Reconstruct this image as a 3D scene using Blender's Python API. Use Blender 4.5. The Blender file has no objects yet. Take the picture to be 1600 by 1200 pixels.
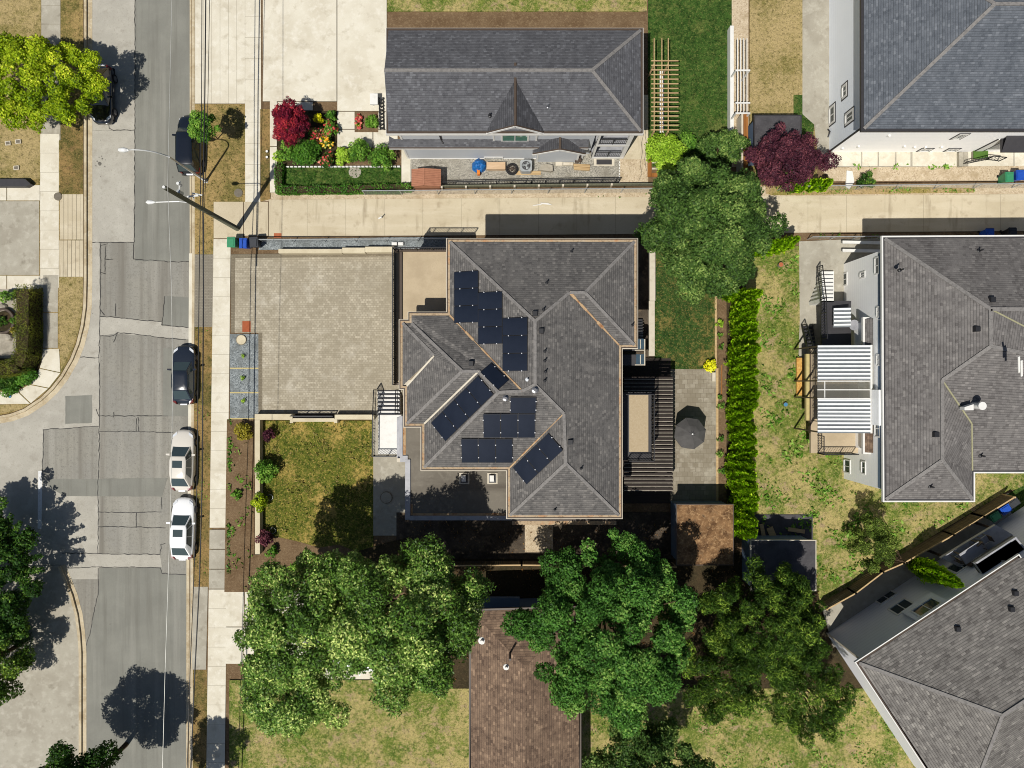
import bpy, math, random
import numpy as np
from mathutils import Vector, Matrix
R = math.radians
random.seed(11)
rng = np.random.default_rng(11)
S = 0.05          # metres per photo pixel on the ground
H = 53.0          # flying height of the camera
C = bpy.context.scene.collection


def G(px, py, h=0.0):
    """plan position of a point seen at photo pixel (px,py) that stands h metres above the ground"""
    k = S * (H - h) / H
    return ((px - 800) * k, (600 - py) * k)


def P(px, py, h=0.0):
    x, y = G(px, py, h)
    return (x, y, h)


def hit(px, py, p0, n):
    """where the sight line of a photo pixel meets the plane (p0,n)"""
    o = Vector((0, 0, H))
    g = Vector(((px - 800) * S, (600 - py) * S, 0))
    d = g - o
    n = Vector(n)
    t = (Vector(p0) - o).dot(n) / d.dot(n)
    return o + d * t


def rect(x0, y0, x1, y1, h=0.0):
    return [G(x0, y1, h), G(x1, y1, h), G(x1, y0, h), G(x0, y0, h)]


def poly(pts, h=0.0):
    return [G(a, b, h) for a, b in pts]


def area(p):
    return sum(p[i][0] * p[(i + 1) % len(p)][1] - p[(i + 1) % len(p)][0] * p[i][1] for i in range(len(p))) / 2


def offset(p, d):
    """offset polygon outward by d (negative = inward)"""
    if area(p) < 0:
        p = p[::-1]
    n = len(p)
    out = []
    for i in range(n):
        a, b, c = Vector(p[i - 1]), Vector(p[i]), Vector(p[(i + 1) % n])
        e1 = (b - a).normalized()
        e2 = (c - b).normalized()
        n1 = Vector((e1.y, -e1.x))
        n2 = Vector((e2.y, -e2.x))
        den = 1 + n1.dot(n2)
        if den < 0.2:
            q = b + n1 * d
        else:
            q = b + (n1 + n2) * (d / den)
        out.append((q.x, q.y))
    return out


# ------------------------------------------------------------------ mesh builder
class MB:
    def __init__(s):
        s.v, s.f, s.m, s.uv, s.k = [], [], [], [], 0

    def face(s, pts, m=None, uv=None):
        i = len(s.v)
        s.v += [tuple(p) for p in pts]
        s.f.append(tuple(range(i, i + len(pts))))
        s.m.append(s.k if m is None else m)
        s.uv.append(uv)

    def hexa(s, a, b):
        """a: 4 bottom pts, b: 4 top pts"""
        s.face(a[::-1]); s.face(b)
        for i in range(4):
            j = (i + 1) % 4
            s.face([a[i], a[j], b[j], b[i]])

    def box(s, x0, x1, y0, y1, z0, z1):
        if x0 > x1: x0, x1 = x1, x0
        if y0 > y1: y0, y1 = y1, y0
        a = [(x0, y0, z0), (x1, y0, z0), (x1, y1, z0), (x0, y1, z0)]
        s.hexa(a, [(x, y, z1) for x, y, z in a])

    def obox(s, c, sx, sy, z0, z1, rz):
        co, si = math.cos(rz), math.sin(rz)
        a = []
        for u, w in ((-1, -1), (1, -1), (1, 1), (-1, 1)):
            x, y = u * sx / 2, w * sy / 2
            a.append((c[0] + x * co - y * si, c[1] + x * si + y * co, z0))
        s.hexa(a, [(x, y, z1) for x, y, z in a])

    def prism(s, p, z0, z1, bottom=False):
        if area(p) < 0: p = p[::-1]
        s.face([(x, y, z1) for x, y in p])
        if bottom: s.face([(x, y, z0) for x, y in p[::-1]])
        n = len(p)
        for i in range(n):
            a, b = p[i], p[(i + 1) % n]
            s.face([(a[0], a[1], z0), (b[0], b[1], z0), (b[0], b[1], z1), (a[0], a[1], z1)])

    def ring(s, po, pi, z0, z1):
        n = len(po)
        for i in range(n):
            j = (i + 1) % n
            A, B, a, b = po[i], po[j], pi[i], pi[j]
            s.face([(A[0], A[1], z1), (B[0], B[1], z1), (b[0], b[1], z1), (a[0], a[1], z1)])
            s.face([(A[0], A[1], z0), (B[0], B[1], z0), (B[0], B[1], z1), (A[0], A[1], z1)])
            s.face([(b[0], b[1], z0), (a[0], a[1], z0), (a[0], a[1], z1), (b[0], b[1], z1)])
            s.face([(B[0], B[1], z0), (A[0], A[1], z0), (a[0], a[1], z0), (b[0], b[1], z0)])

    def beam(s, a, b, w, t=None, up=(0, 0, 1)):
        t = w if t is None else t
        a, b = Vector(a), Vector(b)
        d = (b - a).normalized()
        u = Vector(up)
        if abs(d.dot(u)) > .95: u = Vector((1, 0, 0))
        x = d.cross(u).normalized() * (w / 2)
        z = x.cross(d).normalized() * (t / 2)
        s.hexa([a - x - z, a + x - z, a + x + z, a - x + z], [b - x - z, b + x - z, b + x + z, b - x + z])

    def tube(s, pts, r, n=8, cap=True):
        pts = [Vector(p) for p in pts]
        if not hasattr(r, '__len__'): r = [r] * len(pts)
        rings = []
        base = len(s.v)
        for i, p in enumerate(pts):
            d = (pts[min(i + 1, len(pts) - 1)] - pts[max(i - 1, 0)]).normalized()
            u = Vector((0, 0, 1)) if abs(d.z) < .9 else Vector((1, 0, 0))
            x = d.cross(u).normalized(); y = d.cross(x).normalized()
            for k in range(n):
                a = 2 * math.pi * k / n
                s.v.append(tuple(p + (x * math.cos(a) + y * math.sin(a)) * r[i]))
        for i in range(len(pts) - 1):
            for k in range(n):
                k2 = (k + 1) % n
                s.f.append((base + i * n + k, base + i * n + k2, base + (i + 1) * n + k2, base + (i + 1) * n + k))
                s.m.append(s.k); s.uv.append(None)
        if cap:
            s.f.append(tuple(base + k for k in range(n))); s.m.append(s.k); s.uv.append(None)
            s.f.append(tuple(base + (len(pts) - 1) * n + k for k in range(n))[::-1]); s.m.append(s.k); s.uv.append(None)

    def cyl(s, c, r, z0, z1, n=20, r1=None):
        s.tube([(c[0], c[1], z0), (c[0], c[1], z1)], [r, r if r1 is None else r1], n)

    def lathe(s, c, prof, n=20):
        """prof: list of (r,z)"""
        s.tube([(c[0], c[1], z) for r, z in prof], [max(r, .001) for r, z in prof], n)

    def build(s, name, mats, parent=None, local=False, smooth=False, at=None):
        me = bpy.data.meshes.new(name)
        v = s.v
        if parent is not None and not local:
            M = world(parent).inverted()
            v = [tuple(M @ Vector(p)) for p in v]
        if at is not None:
            v = [(p[0] - at[0], p[1] - at[1], p[2] - at[2]) for p in v]
        me.from_pydata(v, [], s.f)
        if not isinstance(mats, (list, tuple)): mats = [mats]
        for m in mats: me.materials.append(m)
        me.polygons.foreach_set('material_index', s.m)
        if any(u is not None for u in s.uv):
            lay = me.uv_layers.new(name='UVMap')
            dat = []
            for f, u in zip(s.f, s.uv):
                for q in range(len(f)):
                    dat += list(u[q]) if u is not None else [0, 0]
            lay.data.foreach_set('uv', dat)
        if smooth: me.polygons.foreach_set('use_smooth', [True] * len(s.f))
        me.update()
        o = bpy.data.objects.new(name, me)
        C.objects.link(o)
        if parent is not None: o.parent = parent
        if at is not None: o.location = at
        return o


def world(o):
    M = o.matrix_basis.copy()
    while o.parent is not None:
        o = o.parent
        M = o.matrix_basis @ M
    return M


def tag(o, label=None, cat=None, group=None, kind=None):
    if label: o['label'] = label
    if cat: o['category'] = cat
    if group: o['group'] = group
    if kind: o['kind'] = kind
    return o


def thing(name, label, cat, loc=(0, 0, 0), rz=0.0, group=None):
    o = bpy.data.objects.new(name, None)
    C.objects.link(o)
    o.empty_display_size = .2
    o.location = loc if len(loc) == 3 else (loc[0], loc[1], 0)
    o.rotation_euler = (0, 0, rz)
    return tag(o, label, cat, group)


def solo(mb, name, mats, label, cat, at, group=None, smooth=False):
    at = tuple(at) if len(at) == 3 else (at[0], at[1], 0)
    return tag(mb.build(name, mats, at=at, smooth=smooth), label, cat, group)


def struct(mb, name, mats, parent=None, smooth=False):
    o = mb.build(name, mats, parent, smooth=smooth)
    if parent is None: o['kind'] = 'structure'
    return o


def dup(root, loc, rz=0.0, scale=None, label=None, group=None):
    r = root.copy(); C.objects.link(r)
    r.location = loc; r.rotation_euler = (0, 0, rz)
    if scale: r.scale = scale
    if label: r['label'] = label
    if group: r['group'] = group
    for ch in list(root.children):
        c = ch.copy(); C.objects.link(c); c.parent = r
        for g in ch.children:
            d = g.copy(); C.objects.link(d); d.parent = c
    return r


# ------------------------------------------------------------------ materials
def lin(c):
    return tuple(((x / 255) / 12.92 if x / 255 <= .04045 else ((x / 255 + .055) / 1.055) ** 2.4) for x in c)


KL = 1.32


def A(r, g, b, k=1.0):
    """albedo of a surface that looks (r,g,b) when it lies flat in the sun"""
    return tuple(min(.9, x / KL * k) for x in lin((r, g, b))) + (1,)


class N:
    def __init__(s, name):
        s.m = bpy.data.materials.new(name); s.m.use_nodes = True
        s.t = s.m.node_tree; s.t.nodes.clear()
        s.out = s.t.nodes.new('ShaderNodeOutputMaterial')
        s.b = s.t.nodes.new('ShaderNodeBsdfPrincipled')
        s.t.links.new(s.b.outputs[0], s.out.inputs[0])
        s.tc = s.t.nodes.new('ShaderNodeTexCoord')

    def new(s, ty, **kw):
        n = s.t.nodes.new(ty)
        for k, v in kw.items(): setattr(n, k, v)
        return n

    def link(s, a, b): s.t.links.new(a, b)

    def math(s, op, a, b=None, c=None):
        n = s.new('ShaderNodeMath', operation=op)
        for i, x in enumerate((a, b, c)):
            if x is None: continue
            if isinstance(x, (int, float)): n.inputs[i].default_value = x
            else: s.link(x, n.inputs[i])
        return n.outputs[0]

    def mix(s, fac, a, b, mode='MIX'):
        n = s.new('ShaderNodeMix', data_type='RGBA', blend_type=mode)
        for i, x in ((0, fac), (6, a), (7, b)):
            if isinstance(x, (int, float)): n.inputs[i].default_value = x
            elif isinstance(x, tuple): n.inputs[i].default_value = x
            else: s.link(x, n.inputs[i])
        return n.outputs[2]

    def ramp(s, fac, lo, hi, a=0.0, b=1.0):
        n = s.new('ShaderNodeMapRange', clamp=True)
        s.link(fac, n.inputs[0])
        n.inputs[1].default_value = lo; n.inputs[2].default_value = hi
        n.inputs[3].default_value = a; n.inputs[4].default_value = b
        return n.outputs[0]

    def noise(s, scale, detail=5, rough=.6, vec=None, stretch=None):
        n = s.new('ShaderNodeTexNoise')
        n.inputs['Scale'].default_value = scale; n.inputs['Detail'].default_value = detail
        n.inputs['Roughness'].default_value = rough
        v = vec if vec is not None else s.tc.outputs['Object']
        if stretch:
            mp = s.new('ShaderNodeMapping'); mp.inputs['Scale'].default_value = stretch
            s.link(v, mp.inputs[0]); v = mp.outputs[0]
        s.link(v, n.inputs['Vector'])
        return n.outputs['Fac']

    def vor(s, scale, vec=None, feature='F1'):
        n = s.new('ShaderNodeTexVoronoi', feature=feature)
        n.inputs['Scale'].default_value = scale
        s.link(vec if vec is not None else s.tc.outputs['Object'], n.inputs['Vector'])
        return n

    def bump(s, h, strength, dist=.05):
        n = s.new('ShaderNodeBump')
        n.inputs['Strength'].default_value = strength; n.inputs['Distance'].default_value = dist
        s.link(h, n.inputs['Height']); s.link(n.outputs[0], s.b.inputs['Normal'])

    def col(s, c):
        if isinstance(c, tuple): s.b.inputs['Base Color'].default_value = c
        else: s.link(c, s.b.inputs['Base Color'])

    def fin(s, rough=.8, spec=.3, metal=0.0):
        s.b.inputs['Roughness'].default_value = rough
        s.b.inputs['Specular IOR Level'].default_value = spec
        s.b.inputs['Metallic'].default_value = metal
        return s.m


def mat(name, base, layers=(), rough=.85, spec=.25, metal=0.0, bump=None):
    """layers: (kind, scale, colour, lo, hi[, stretch])  kind n = noise, v = voronoi cells"""
    n = N(name)
    c = base
    for L in layers:
        kind, sc, colr, lo, hi = L[:5]
        if kind == 'n': f = n.noise(sc, stretch=L[5] if len(L) > 5 else None)
        else:
            vn = n.vor(sc)
            sx = n.new('ShaderNodeSeparateColor'); n.link(vn.outputs['Color'], sx.inputs[0]); f = sx.outputs[0]
        c = n.mix(n.ramp(f, lo, hi), c, colr)
    n.col(c)
    if bump: n.bump(n.noise(bump[0], 6), bump[1], bump[2] if len(bump) > 2 else .05)
    return n.fin(rough, spec, metal)


def shingle(name, base, dark, light, row=.15, tab=.26, stain=None, edge=.45):
    n = N(name)
    sp = n.new('ShaderNodeSeparateXYZ'); n.link(n.tc.outputs['UV'], sp.inputs[0])
    r = n.math('DIVIDE', sp.outputs[1], row)
    ri = n.math('FLOOR', r); rf = n.math('FRACT', r)
    w1 = n.new('ShaderNodeTexWhiteNoise', noise_dimensions='1D'); n.link(ri, w1.inputs['W'])
    u = n.math('ADD', n.math('DIVIDE', sp.outputs[0], tab), n.math('MULTIPLY', w1.outputs[0], 7.3))
    ui = n.math('FLOOR', u)
    cv = n.new('ShaderNodeCombineXYZ'); n.link(ui, cv.inputs[0]); n.link(ri, cv.inputs[1])
    w2 = n.new('ShaderNodeTexWhiteNoise', noise_dimensions='2D'); n.link(cv.outputs[0], w2.inputs['Vector'])
    v = w2.outputs[0]
    c = n.mix(n.ramp(v, 0, .35, .25, 1), dark, base)
    c = n.mix(n.ramp(v, .8, 1.0, 0, .75), c, light)
    c = n.mix(n.ramp(n.noise(1, 4, .6, vec=n.tc.outputs['UV'], stretch=(2.2, .16, 1)), .48, .7, 0, .3), c, dark)
    c = n.mix(n.ramp(n.noise(1, 4, .6, vec=n.tc.outputs['UV'], stretch=(1.3, .1, 1)), .54, .72, 0, .22), c, light)
    c = n.mix(n.ramp(n.noise(1.1, 3), .35, .75, 0, .35), c, dark)
    c = n.mix(n.ramp(n.noise(14, 4, .8), .5, .68, 0, .55), c, dark)
    c = n.mix(n.ramp(n.noise(19, 4, .8), .52, .7, 0, .5), c, light)
    c = n.mix(n.ramp(n.noise(.9, 4, .6, stretch=(1, 1, 1)), .5, .72, 0, .28), c, light)
    if stain: c = n.mix(n.ramp(n.noise(.35, 4), .5, .75, 0, .6), c, stain)
    sh = n.math('LESS_THAN', rf, .2)
    c = n.mix(n.math('MULTIPLY', sh, edge), c, (.012, .012, .012, 1))  # shadow line of each shingle course painted into the colour
    n.col(c)
    hgt = n.math('ADD', n.math('SUBTRACT', 1.0, rf), n.math('MULTIPLY', v, .6))
    n.bump(hgt, .5, .015)
    return n.fin(.9, .2)


def pavers(name, c1, c2, mortar, w, h, stain, rz=0.0, off=.5, light=None):
    n = N(name)
    mp = n.new('ShaderNodeMapping'); mp.inputs['Rotation'].default_value = (0, 0, rz)
    n.link(n.tc.outputs['Object'], mp.inputs[0])
    b = n.new('ShaderNodeTexBrick', offset=off, offset_frequency=2)
    n.link(mp.outputs[0], b.inputs['Vector'])
    b.inputs['Color1'].default_value = c1; b.inputs['Color2'].default_value = c2; b.inputs['Mortar'].default_value = mortar
    b.inputs['Scale'].default_value = 1; b.inputs['Brick Width'].default_value = w; b.inputs['Row Height'].default_value = h
    b.inputs['Mortar Size'].default_value = .012; b.inputs['Bias'].default_value = 0
    vn = n.vor(3.2)
    sx = n.new('ShaderNodeSeparateColor'); n.link(vn.outputs['Color'], sx.inputs[0])
    c = n.mix(n.ramp(sx.outputs[0], .55, 1, 0, .55), b.outputs['Color'], c2)
    c = n.mix(n.ramp(sx.outputs[1], .7, 1, 0, .5), c, stain)
    c = n.mix(n.ramp(n.noise(.5, 5), .4, .7, 0, .6), c, stain)
    if light: c = n.mix(n.ramp(n.noise(.55, 8, .75), .52, .7, 0, .42), c, light)
    c = n.mix(n.ramp(n.noise(.22, 4, .6), .54, .68, 0, .5), c, stain)
    c = n.mix(n.ramp(n.noise(22, 3), .3, .8, 0, .3), c, stain)
    n.col(c)
    n.bump(b.outputs['Fac'], -.3, .01)
    return n.fin(.9, .2)


def siding(name, c, board=.2, axis=2, dark=.35, rough=.6):
    n = N(name)
    sp = n.new('ShaderNodeSeparateXYZ'); n.link(n.tc.outputs['Object'], sp.inputs[0])
    f = n.math('FRACT', n.math('DIVIDE', sp.outputs[axis], board))
    k = n.math('MULTIPLY', n.math('LESS_THAN', f, .13), dark)
    col = n.mix(n.ramp(n.noise(.8, 4), .3, .8, 0, .2), c, tuple(x * .8 for x in c[:3]) + (1,))
    col = n.mix(k, col, tuple(x * .35 for x in c[:3]) + (1,))
    n.col(col); n.bump(f, .4, .02)
    return n.fin(rough, .3)


def leafmat(name, dark, mid, light, gloss=.35, trans=.25, rough=.5):
    n = N(name)
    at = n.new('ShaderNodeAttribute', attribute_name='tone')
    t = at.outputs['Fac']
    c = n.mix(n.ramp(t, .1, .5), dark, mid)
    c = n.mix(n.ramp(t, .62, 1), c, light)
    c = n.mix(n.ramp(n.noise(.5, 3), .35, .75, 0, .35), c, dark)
    n.col(c)
    n.fin(rough, gloss)
    tr = n.new('ShaderNodeBsdfTranslucent'); n.link(n.mix(.5, c, light), tr.inputs[0])
    mx = n.new('ShaderNodeMixShader'); mx.inputs[0].default_value = trans
    n.link(n.b.outputs[0], mx.inputs[1]); n.link(tr.outputs[0], mx.inputs[2]); n.link(mx.outputs[0], n.out.inputs[0])
    return n.m


def plain(name, c, rough=.5, spec=.4, metal=0.0, var=.12):
    return mat(name, c, [('n', 4, tuple(x * (1 - var * 2) for x in c[:3]) + (1,), .4, .8)], rough, spec, metal)


def grass(name, g1, g2, dry, dlo, dhi, soil=None, slo=.6, shi=.7, sc=.35, con=.75):
    n = N(name)
    c = n.mix(n.ramp(n.noise(2.2, 5, .7), .40, .60), g1, g2)
    dn = n.math('ADD', n.math('MULTIPLY', n.noise(sc, 3), .55), n.math('MULTIPLY', n.noise(3.4, 6, .75), .45))
    c = n.mix(n.ramp(dn, dlo, dhi), c, dry)
    if soil: c = n.mix(n.ramp(n.noise(1.1, 6, .75), slo, shi), c, soil)
    c = n.mix(n.ramp(n.noise(4.5, 5, .8), .50, .64, 0, con), c, tuple(x * .34 for x in g1[:3]) + (1,))
    c = n.mix(n.ramp(n.noise(7.5, 4, .8), .52, .66, 0, con * .8), c, tuple(min(1, x * 1.35) for x in dry[:3]) + (1,))
    c = n.mix(n.ramp(n.noise(6.1, 4, .8), .54, .66, 0, con * .7), c, tuple(min(1, x * 1.3) for x in g2[:3]) + (1,))
    n.col(c)
    n.bump(n.noise(9, 6, .8), 1.0, .12)
    return n.fin(.95, .1)


M = {}
M['ground'] = grass('bare_ground', A(88, 96, 52), A(110, 112, 62), A(150, 128, 84), .46, .6, A(120, 100, 74), .55, .65)
M['asphalt'] = mat('asphalt', A(152, 149, 140), [('n', .25, A(158, 154, 142), .4, .65), ('n', 3, A(132, 129, 119), .5, .8),
                   ('n', 1.0, A(130, 125, 115), .47, .66, (1.2, .025, 1)), ('n', .7, A(172, 168, 157), .55, .72, (.9, .05, 1)), ('n', 8, A(122, 119, 110), .56, .7), ('n', 40, A(110, 108, 100), .5, .85), ('n', 60, A(185, 182, 170), .6, .85)], .92, .2, bump=(50, .25, .02))
M['asphalt_old'] = mat('old_asphalt', A(186, 181, 168), [('n', .3, A(175, 170, 158), .4, .65), ('n', 1, A(198, 193, 180), .5, .75),
                   ('n', 4, A(165, 160, 148), .55, .8), ('n', 1.3, A(166, 160, 147), .55, .72), ('n', 9, A(162, 157, 146), .57, .7), ('n', 50, A(140, 136, 126), .5, .9), ('n', 70, A(215, 212, 200), .6, .85)], .92, .2, bump=(50, .25, .02))
M['asphalt_dark'] = mat('smooth_asphalt', A(133, 132, 123), [('n', .4, A(144, 143, 133), .4, .65), ('n', 2, A(122, 120, 111), .5, .75, (1, .05, 1)), ('n', .9, A(154, 152, 142), .53, .7, (1.1, .04, 1)),
                   ('n', 50, A(105, 104, 97), .5, .9)], .9, .2, bump=(50, .2, .02))
M['seal'] = plain('crack_seal', A(62, 60, 56), .6, .3)
M['oil'] = plain('oil_stain', A(112, 108, 99), .7, .3)
M['concrete'] = mat('concrete', A(230, 223, 204), [('n', .35, A(214, 205, 184), .4, .65), ('n', 2, A(238, 232, 216), .5, .75), ('n', 1.2, A(196, 186, 164), .56, .74),
                    ('n', 30, A(206, 198, 177), .45, .85)], .9, .2, bump=(30, .15, .01))
M['concrete_warm'] = mat('lane_concrete', A(214, 201, 173), [('n', .3, A(200, 186, 157), .4, .65), ('n', 1, A(224, 212, 186), .5, .75, (.12, 1, 1)), ('n', 1.5, A(180, 165, 138), .57, .75), ('n', .6, A(166, 152, 126), .58, .74, (2, .3, 1)),
                    ('n', 30, A(180, 165, 137), .45, .85)], .9, .2, bump=(30, .15, .01))
M['concrete_grey'] = mat('grey_concrete', A(180, 174, 158), [('n', .4, A(164, 157, 141), .42, .62), ('n', 2, A(194, 188, 172), .5, .72), ('n', 1.3, A(140, 132, 116), .58, .74), ('n', 30, A(158, 151, 135), .45, .85)], .9, .2, bump=(30, .15, .01))
M['joint'] = plain('joint_line', A(138, 128, 108), .9, .1)
M['kerb'] = mat('kerb_concrete', A(205, 190, 160), [('n', .8, A(176, 158, 126), .4, .65), ('n', 5, A(215, 205, 180), .5, .8)], .9, .2)
M['kerb_white'] = mat('pale_kerb', A(228, 222, 204), [('n', .8, A(205, 196, 174), .45, .7)], .9, .2)
M['rust_line'] = plain('gutter_dirt', A(92, 74, 52), .9, .1)
M['drygrass'] = grass('dry_grass', A(112, 108, 58), A(138, 126, 72), A(186, 158, 104), .44, .56, A(150, 124, 86), .60, .70)
M['verge'] = grass('brown_verge', A(98, 96, 52), A(124, 112, 64), A(170, 140, 90), .44, .56, A(134, 106, 74), .57, .68)
M['straw'] = grass('straw_grass', A(128, 122, 66), A(160, 144, 90), A(194, 172, 122), .42, .55)
M['yardgrass'] = grass('patchy_yard', A(92, 116, 44), A(134, 146, 64), A(196, 178, 118), .46, .56, A(184, 160, 124), .54, .63)
M['frontlawn'] = grass('front_lawn', A(78, 94, 32), A(116, 120, 46), A(192, 164, 92), .51, .60, con=.9)
M['backlawn'] = grass('back_lawn', A(48, 76, 34), A(72, 98, 46), A(160, 138, 80), .51, .62)
M['greenlawn'] = grass('green_lawn', A(46, 74, 28), A(74, 106, 44), A(132, 138, 74), .52, .68)
M['weeds_strip'] = grass('weedy_strip', A(150, 140, 70), A(176, 158, 96), A(200, 172, 124), .46, .56, A(196, 170, 130), .5, .6)
M['soil'] = mat('soil', A(128, 106, 80), [('n', .8, A(110, 88, 64), .4, .65), ('n', 6, A(150, 128, 98), .5, .75), ('n', 25, A(92, 72, 52), .5, .8)], .95, .1, bump=(12, .8, .08))
M['shadepaving'] = mat('shade_dark_paving', A(92, 82, 70), [('n', .7, A(66, 58, 50), .42, .62), ('n', 3, A(120, 104, 84), .53, .7), ('n', 12, A(58, 52, 44), .52, .7)], .95, .1, bump=(12, .5, .04))  # shade of trees and roof put into the paving colour
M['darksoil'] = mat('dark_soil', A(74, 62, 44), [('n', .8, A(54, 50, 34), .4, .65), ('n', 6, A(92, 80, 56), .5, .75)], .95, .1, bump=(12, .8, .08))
M['gravel'] = mat('grey_gravel', A(158, 153, 140), [('v', 20, A(196, 190, 176), .4, .9), ('v', 17, A(116, 112, 104), .6, 1.0), ('n', 1, A(136, 130, 116), .5, .7)], .9, .2, bump=(25, .8, .04))
M['gravel_blue'] = mat('blue_gravel', A(136, 142, 142), [('v', 17, A(172, 178, 178), .45, .95), ('v', 14, A(96, 102, 104), .6, 1.0), ('n', 1.2, A(112, 116, 114), .45, .7)], .9, .2, bump=(25, .8, .04))
M['gravel_tan'] = mat('tan_gravel', A(204, 185, 155), [('v', 16, A(220, 203, 175), .5, .95), ('v', 13, A(172, 152, 124), .7, 1.0), ('n', 1.2, A(180, 160, 128), .5, .7)], .9, .2, bump=(25, .7, .04))
M['paver'] = pavers('driveway_pavers', A(202, 192, 170), A(166, 156, 136), A(140, 131, 112), .24, .17, A(154, 144, 123), light=A(232, 225, 208))
M['paver_border'] = pavers('border_pavers', A(150, 139, 118), A(130, 120, 101), A(104, 96, 80), .24, .12, A(120, 110, 92))
M['paver_apron'] = pavers('apron_pavers', A(158, 150, 134), A(142, 134, 119), A(110, 104, 92), .24, .12, A(130, 123, 108))
M['patio'] = pavers('patio_pavers', A(172, 163, 146), A(142, 132, 114), A(110, 102, 86), .42, .36, A(134, 124, 106), light=A(214, 208, 190))
M['brickred'] = plain('red_brick', A(172, 96, 64), .9, .1)
M['cream_wall'] = mat('cream_stucco', A(222, 210, 180), [('n', .7, A(205, 192, 162), .4, .65), ('n', 14, A(196, 182, 152), .5, .8)], .9, .2)
M['valleymetal'] = plain('lichen_valley_metal', A(168, 164, 130), .8, .2)
M['stairglass'] = plain('dark_blue_glazing', (.045, .075, .1, 1), .2, .5)
M['yellow_edge'] = plain('pale_timber_edging', A(206, 188, 130), .8, .2)
M['iron'] = plain('iron_cover', A(120, 112, 98), .7, .3)
M['roofmain'] = shingle('charcoal_shingle', A(109, 106, 103), A(80, 78, 77), A(148, 143, 137), row=.15, tab=.19)
M['ridgecap'] = mat('ridge_cap', A(138, 134, 130), [('n', 6, A(112, 109, 106), .45, .7)], .9, .2)
M['roofright'] = shingle('brown_grey_shingle', A(122, 118, 115), A(88, 84, 82), A(152, 147, 142), row=.17, tab=.22)
M['rooftop'] = shingle('blue_grey_shingle', A(98, 98, 101), A(75, 75, 79), A(130, 131, 135), row=.15, tab=.2)
M['roofslate'] = shingle('slate_blue_shingle', A(101, 106, 113), A(77, 82, 89), A(134, 138, 144), row=.15, tab=.22)
M['roofgable'] = shingle('dark_gable_shingle', A(82, 82, 85), A(58, 58, 62), A(108, 108, 112), row=.16, tab=.26)
M['roofbr'] = shingle('mixed_grey_shingle', A(126, 122, 117), A(78, 74, 71), A(164, 159, 151), row=.17, tab=.32, edge=.55)
M['roofbrown'] = shingle('weathered_brown_shingle', A(128, 106, 88), A(78, 62, 52), A(178, 150, 124), row=.17, tab=.22)
M['debris'] = mat('gutter_debris', A(186, 164, 134), [('n', 2, A(188, 146, 108), .5, .65), ('n', 6, A(120, 98, 74), .5, .75), ('n', 1, A(196, 186, 166), .55, .75)], .9, .1, bump=(20, .5, .03))
M['rustdebris'] = mat('leaf_debris', A(196, 166, 128), [('n', 3, A(160, 112, 76), .45, .7), ('n', 9, A(226, 200, 160), .6, .8)], .9, .1, bump=(20, .7, .04))
M['gutterdark'] = plain('brown_gutter', A(84, 70, 58), .5, .4)
M['gutterblack'] = plain('dark_gutter', A(62, 60, 62), .5, .4)
M['white'] = mat('white_paint', A(236, 234, 228), [('n', 2, A(220, 217, 208), .5, .8)], .6, .3)
M['offwhite'] = mat('pale_trim', A(214, 204, 184), [('n', 2, A(190, 178, 156), .5, .8)], .7, .3)
M['greymetal'] = mat('grey_metal_cap', A(168, 168, 172), [('n', 2, A(146, 146, 150), .45, .7)], .45, .5)
M['membrane'] = mat('roof_membrane', A(122, 115, 103), [('n', .5, A(106, 99, 88), .4, .65), ('n', 3, A(134, 127, 114), .5, .8), ('n', .9, A(96, 88, 78), .55, .75, (.15, 1, 1))], .8, .3)
M['decktan'] = mat('tan_deck_vinyl', A(198, 180, 150), [('n', 1, A(184, 166, 137), .4, .65), ('n', 25, A(176, 158, 130), .5, .8)], .85, .2)
M['decksand'] = mat('sand_deck_coating', A(184, 165, 134), [('n', 18, A(200, 184, 155), .45, .75), ('n', 9, A(168, 148, 116), .5, .8)], .9, .2)
M['stucco'] = mat('tan_stucco', A(170, 156, 132), [('n', 3, A(154, 140, 118), .4, .7)], .9, .2)
M['greywall'] = siding('grey_siding', (.52, .54, .56, 1), .18)
M['whitewall'] = siding('pale_siding', (.93, .92, .90, 1), .3, dark=.12)
M['bluewall'] = siding('blue_white_siding', (.86, .90, .95, 1), .3, dark=.14)
M['tealwall'] = siding('grey_stucco', (.70, .70, .73, 1), .32, dark=.2)
M['bluegrey'] = siding('blue_grey_siding', A(112, 132, 156), .18)
M['glass'] = plain('window_glass', (.03, .045, .05, 1), .06, .6, 0, .05)
M['glassgreen'] = plain('green_window_glass', (.05, .16, .11, 1), .08, .6, 0, .05)
M['carglass'] = plain('car_glass', (.04, .058, .06, 1), .06, .7, 0, .05)
M['black'] = plain('black_metal', (.016, .016, .018, 1), .5, .4)
M['panelcell'] = mat('solar_cells', (.007, .010, .018, 1), [('n', .5, (.012, .016, .027, 1), .4, .7)], .22, .5)
M['panelblack'] = plain('panel_frame', (.008, .008, .010, 1), .4, .5)
M['clamp'] = plain('aluminium_clamp', (.62, .62, .62, 1), .3, .5, .3, .02)
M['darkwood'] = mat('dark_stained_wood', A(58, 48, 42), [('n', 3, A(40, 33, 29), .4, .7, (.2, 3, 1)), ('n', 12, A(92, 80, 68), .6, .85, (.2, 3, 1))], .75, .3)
M['wood'] = mat('bare_wood', A(204, 176, 132), [('n', 2, A(176, 146, 104), .4, .7, (.2, 4, 1)), ('n', 9, A(214, 182, 134), .55, .8, (.2, 4, 1))], .8, .2)
M['woodred'] = mat('cedar_board', A(168, 112, 58), [('n', 2, A(136, 86, 40), .4, .7, (4, .2, 1))], .8, .2)
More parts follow.
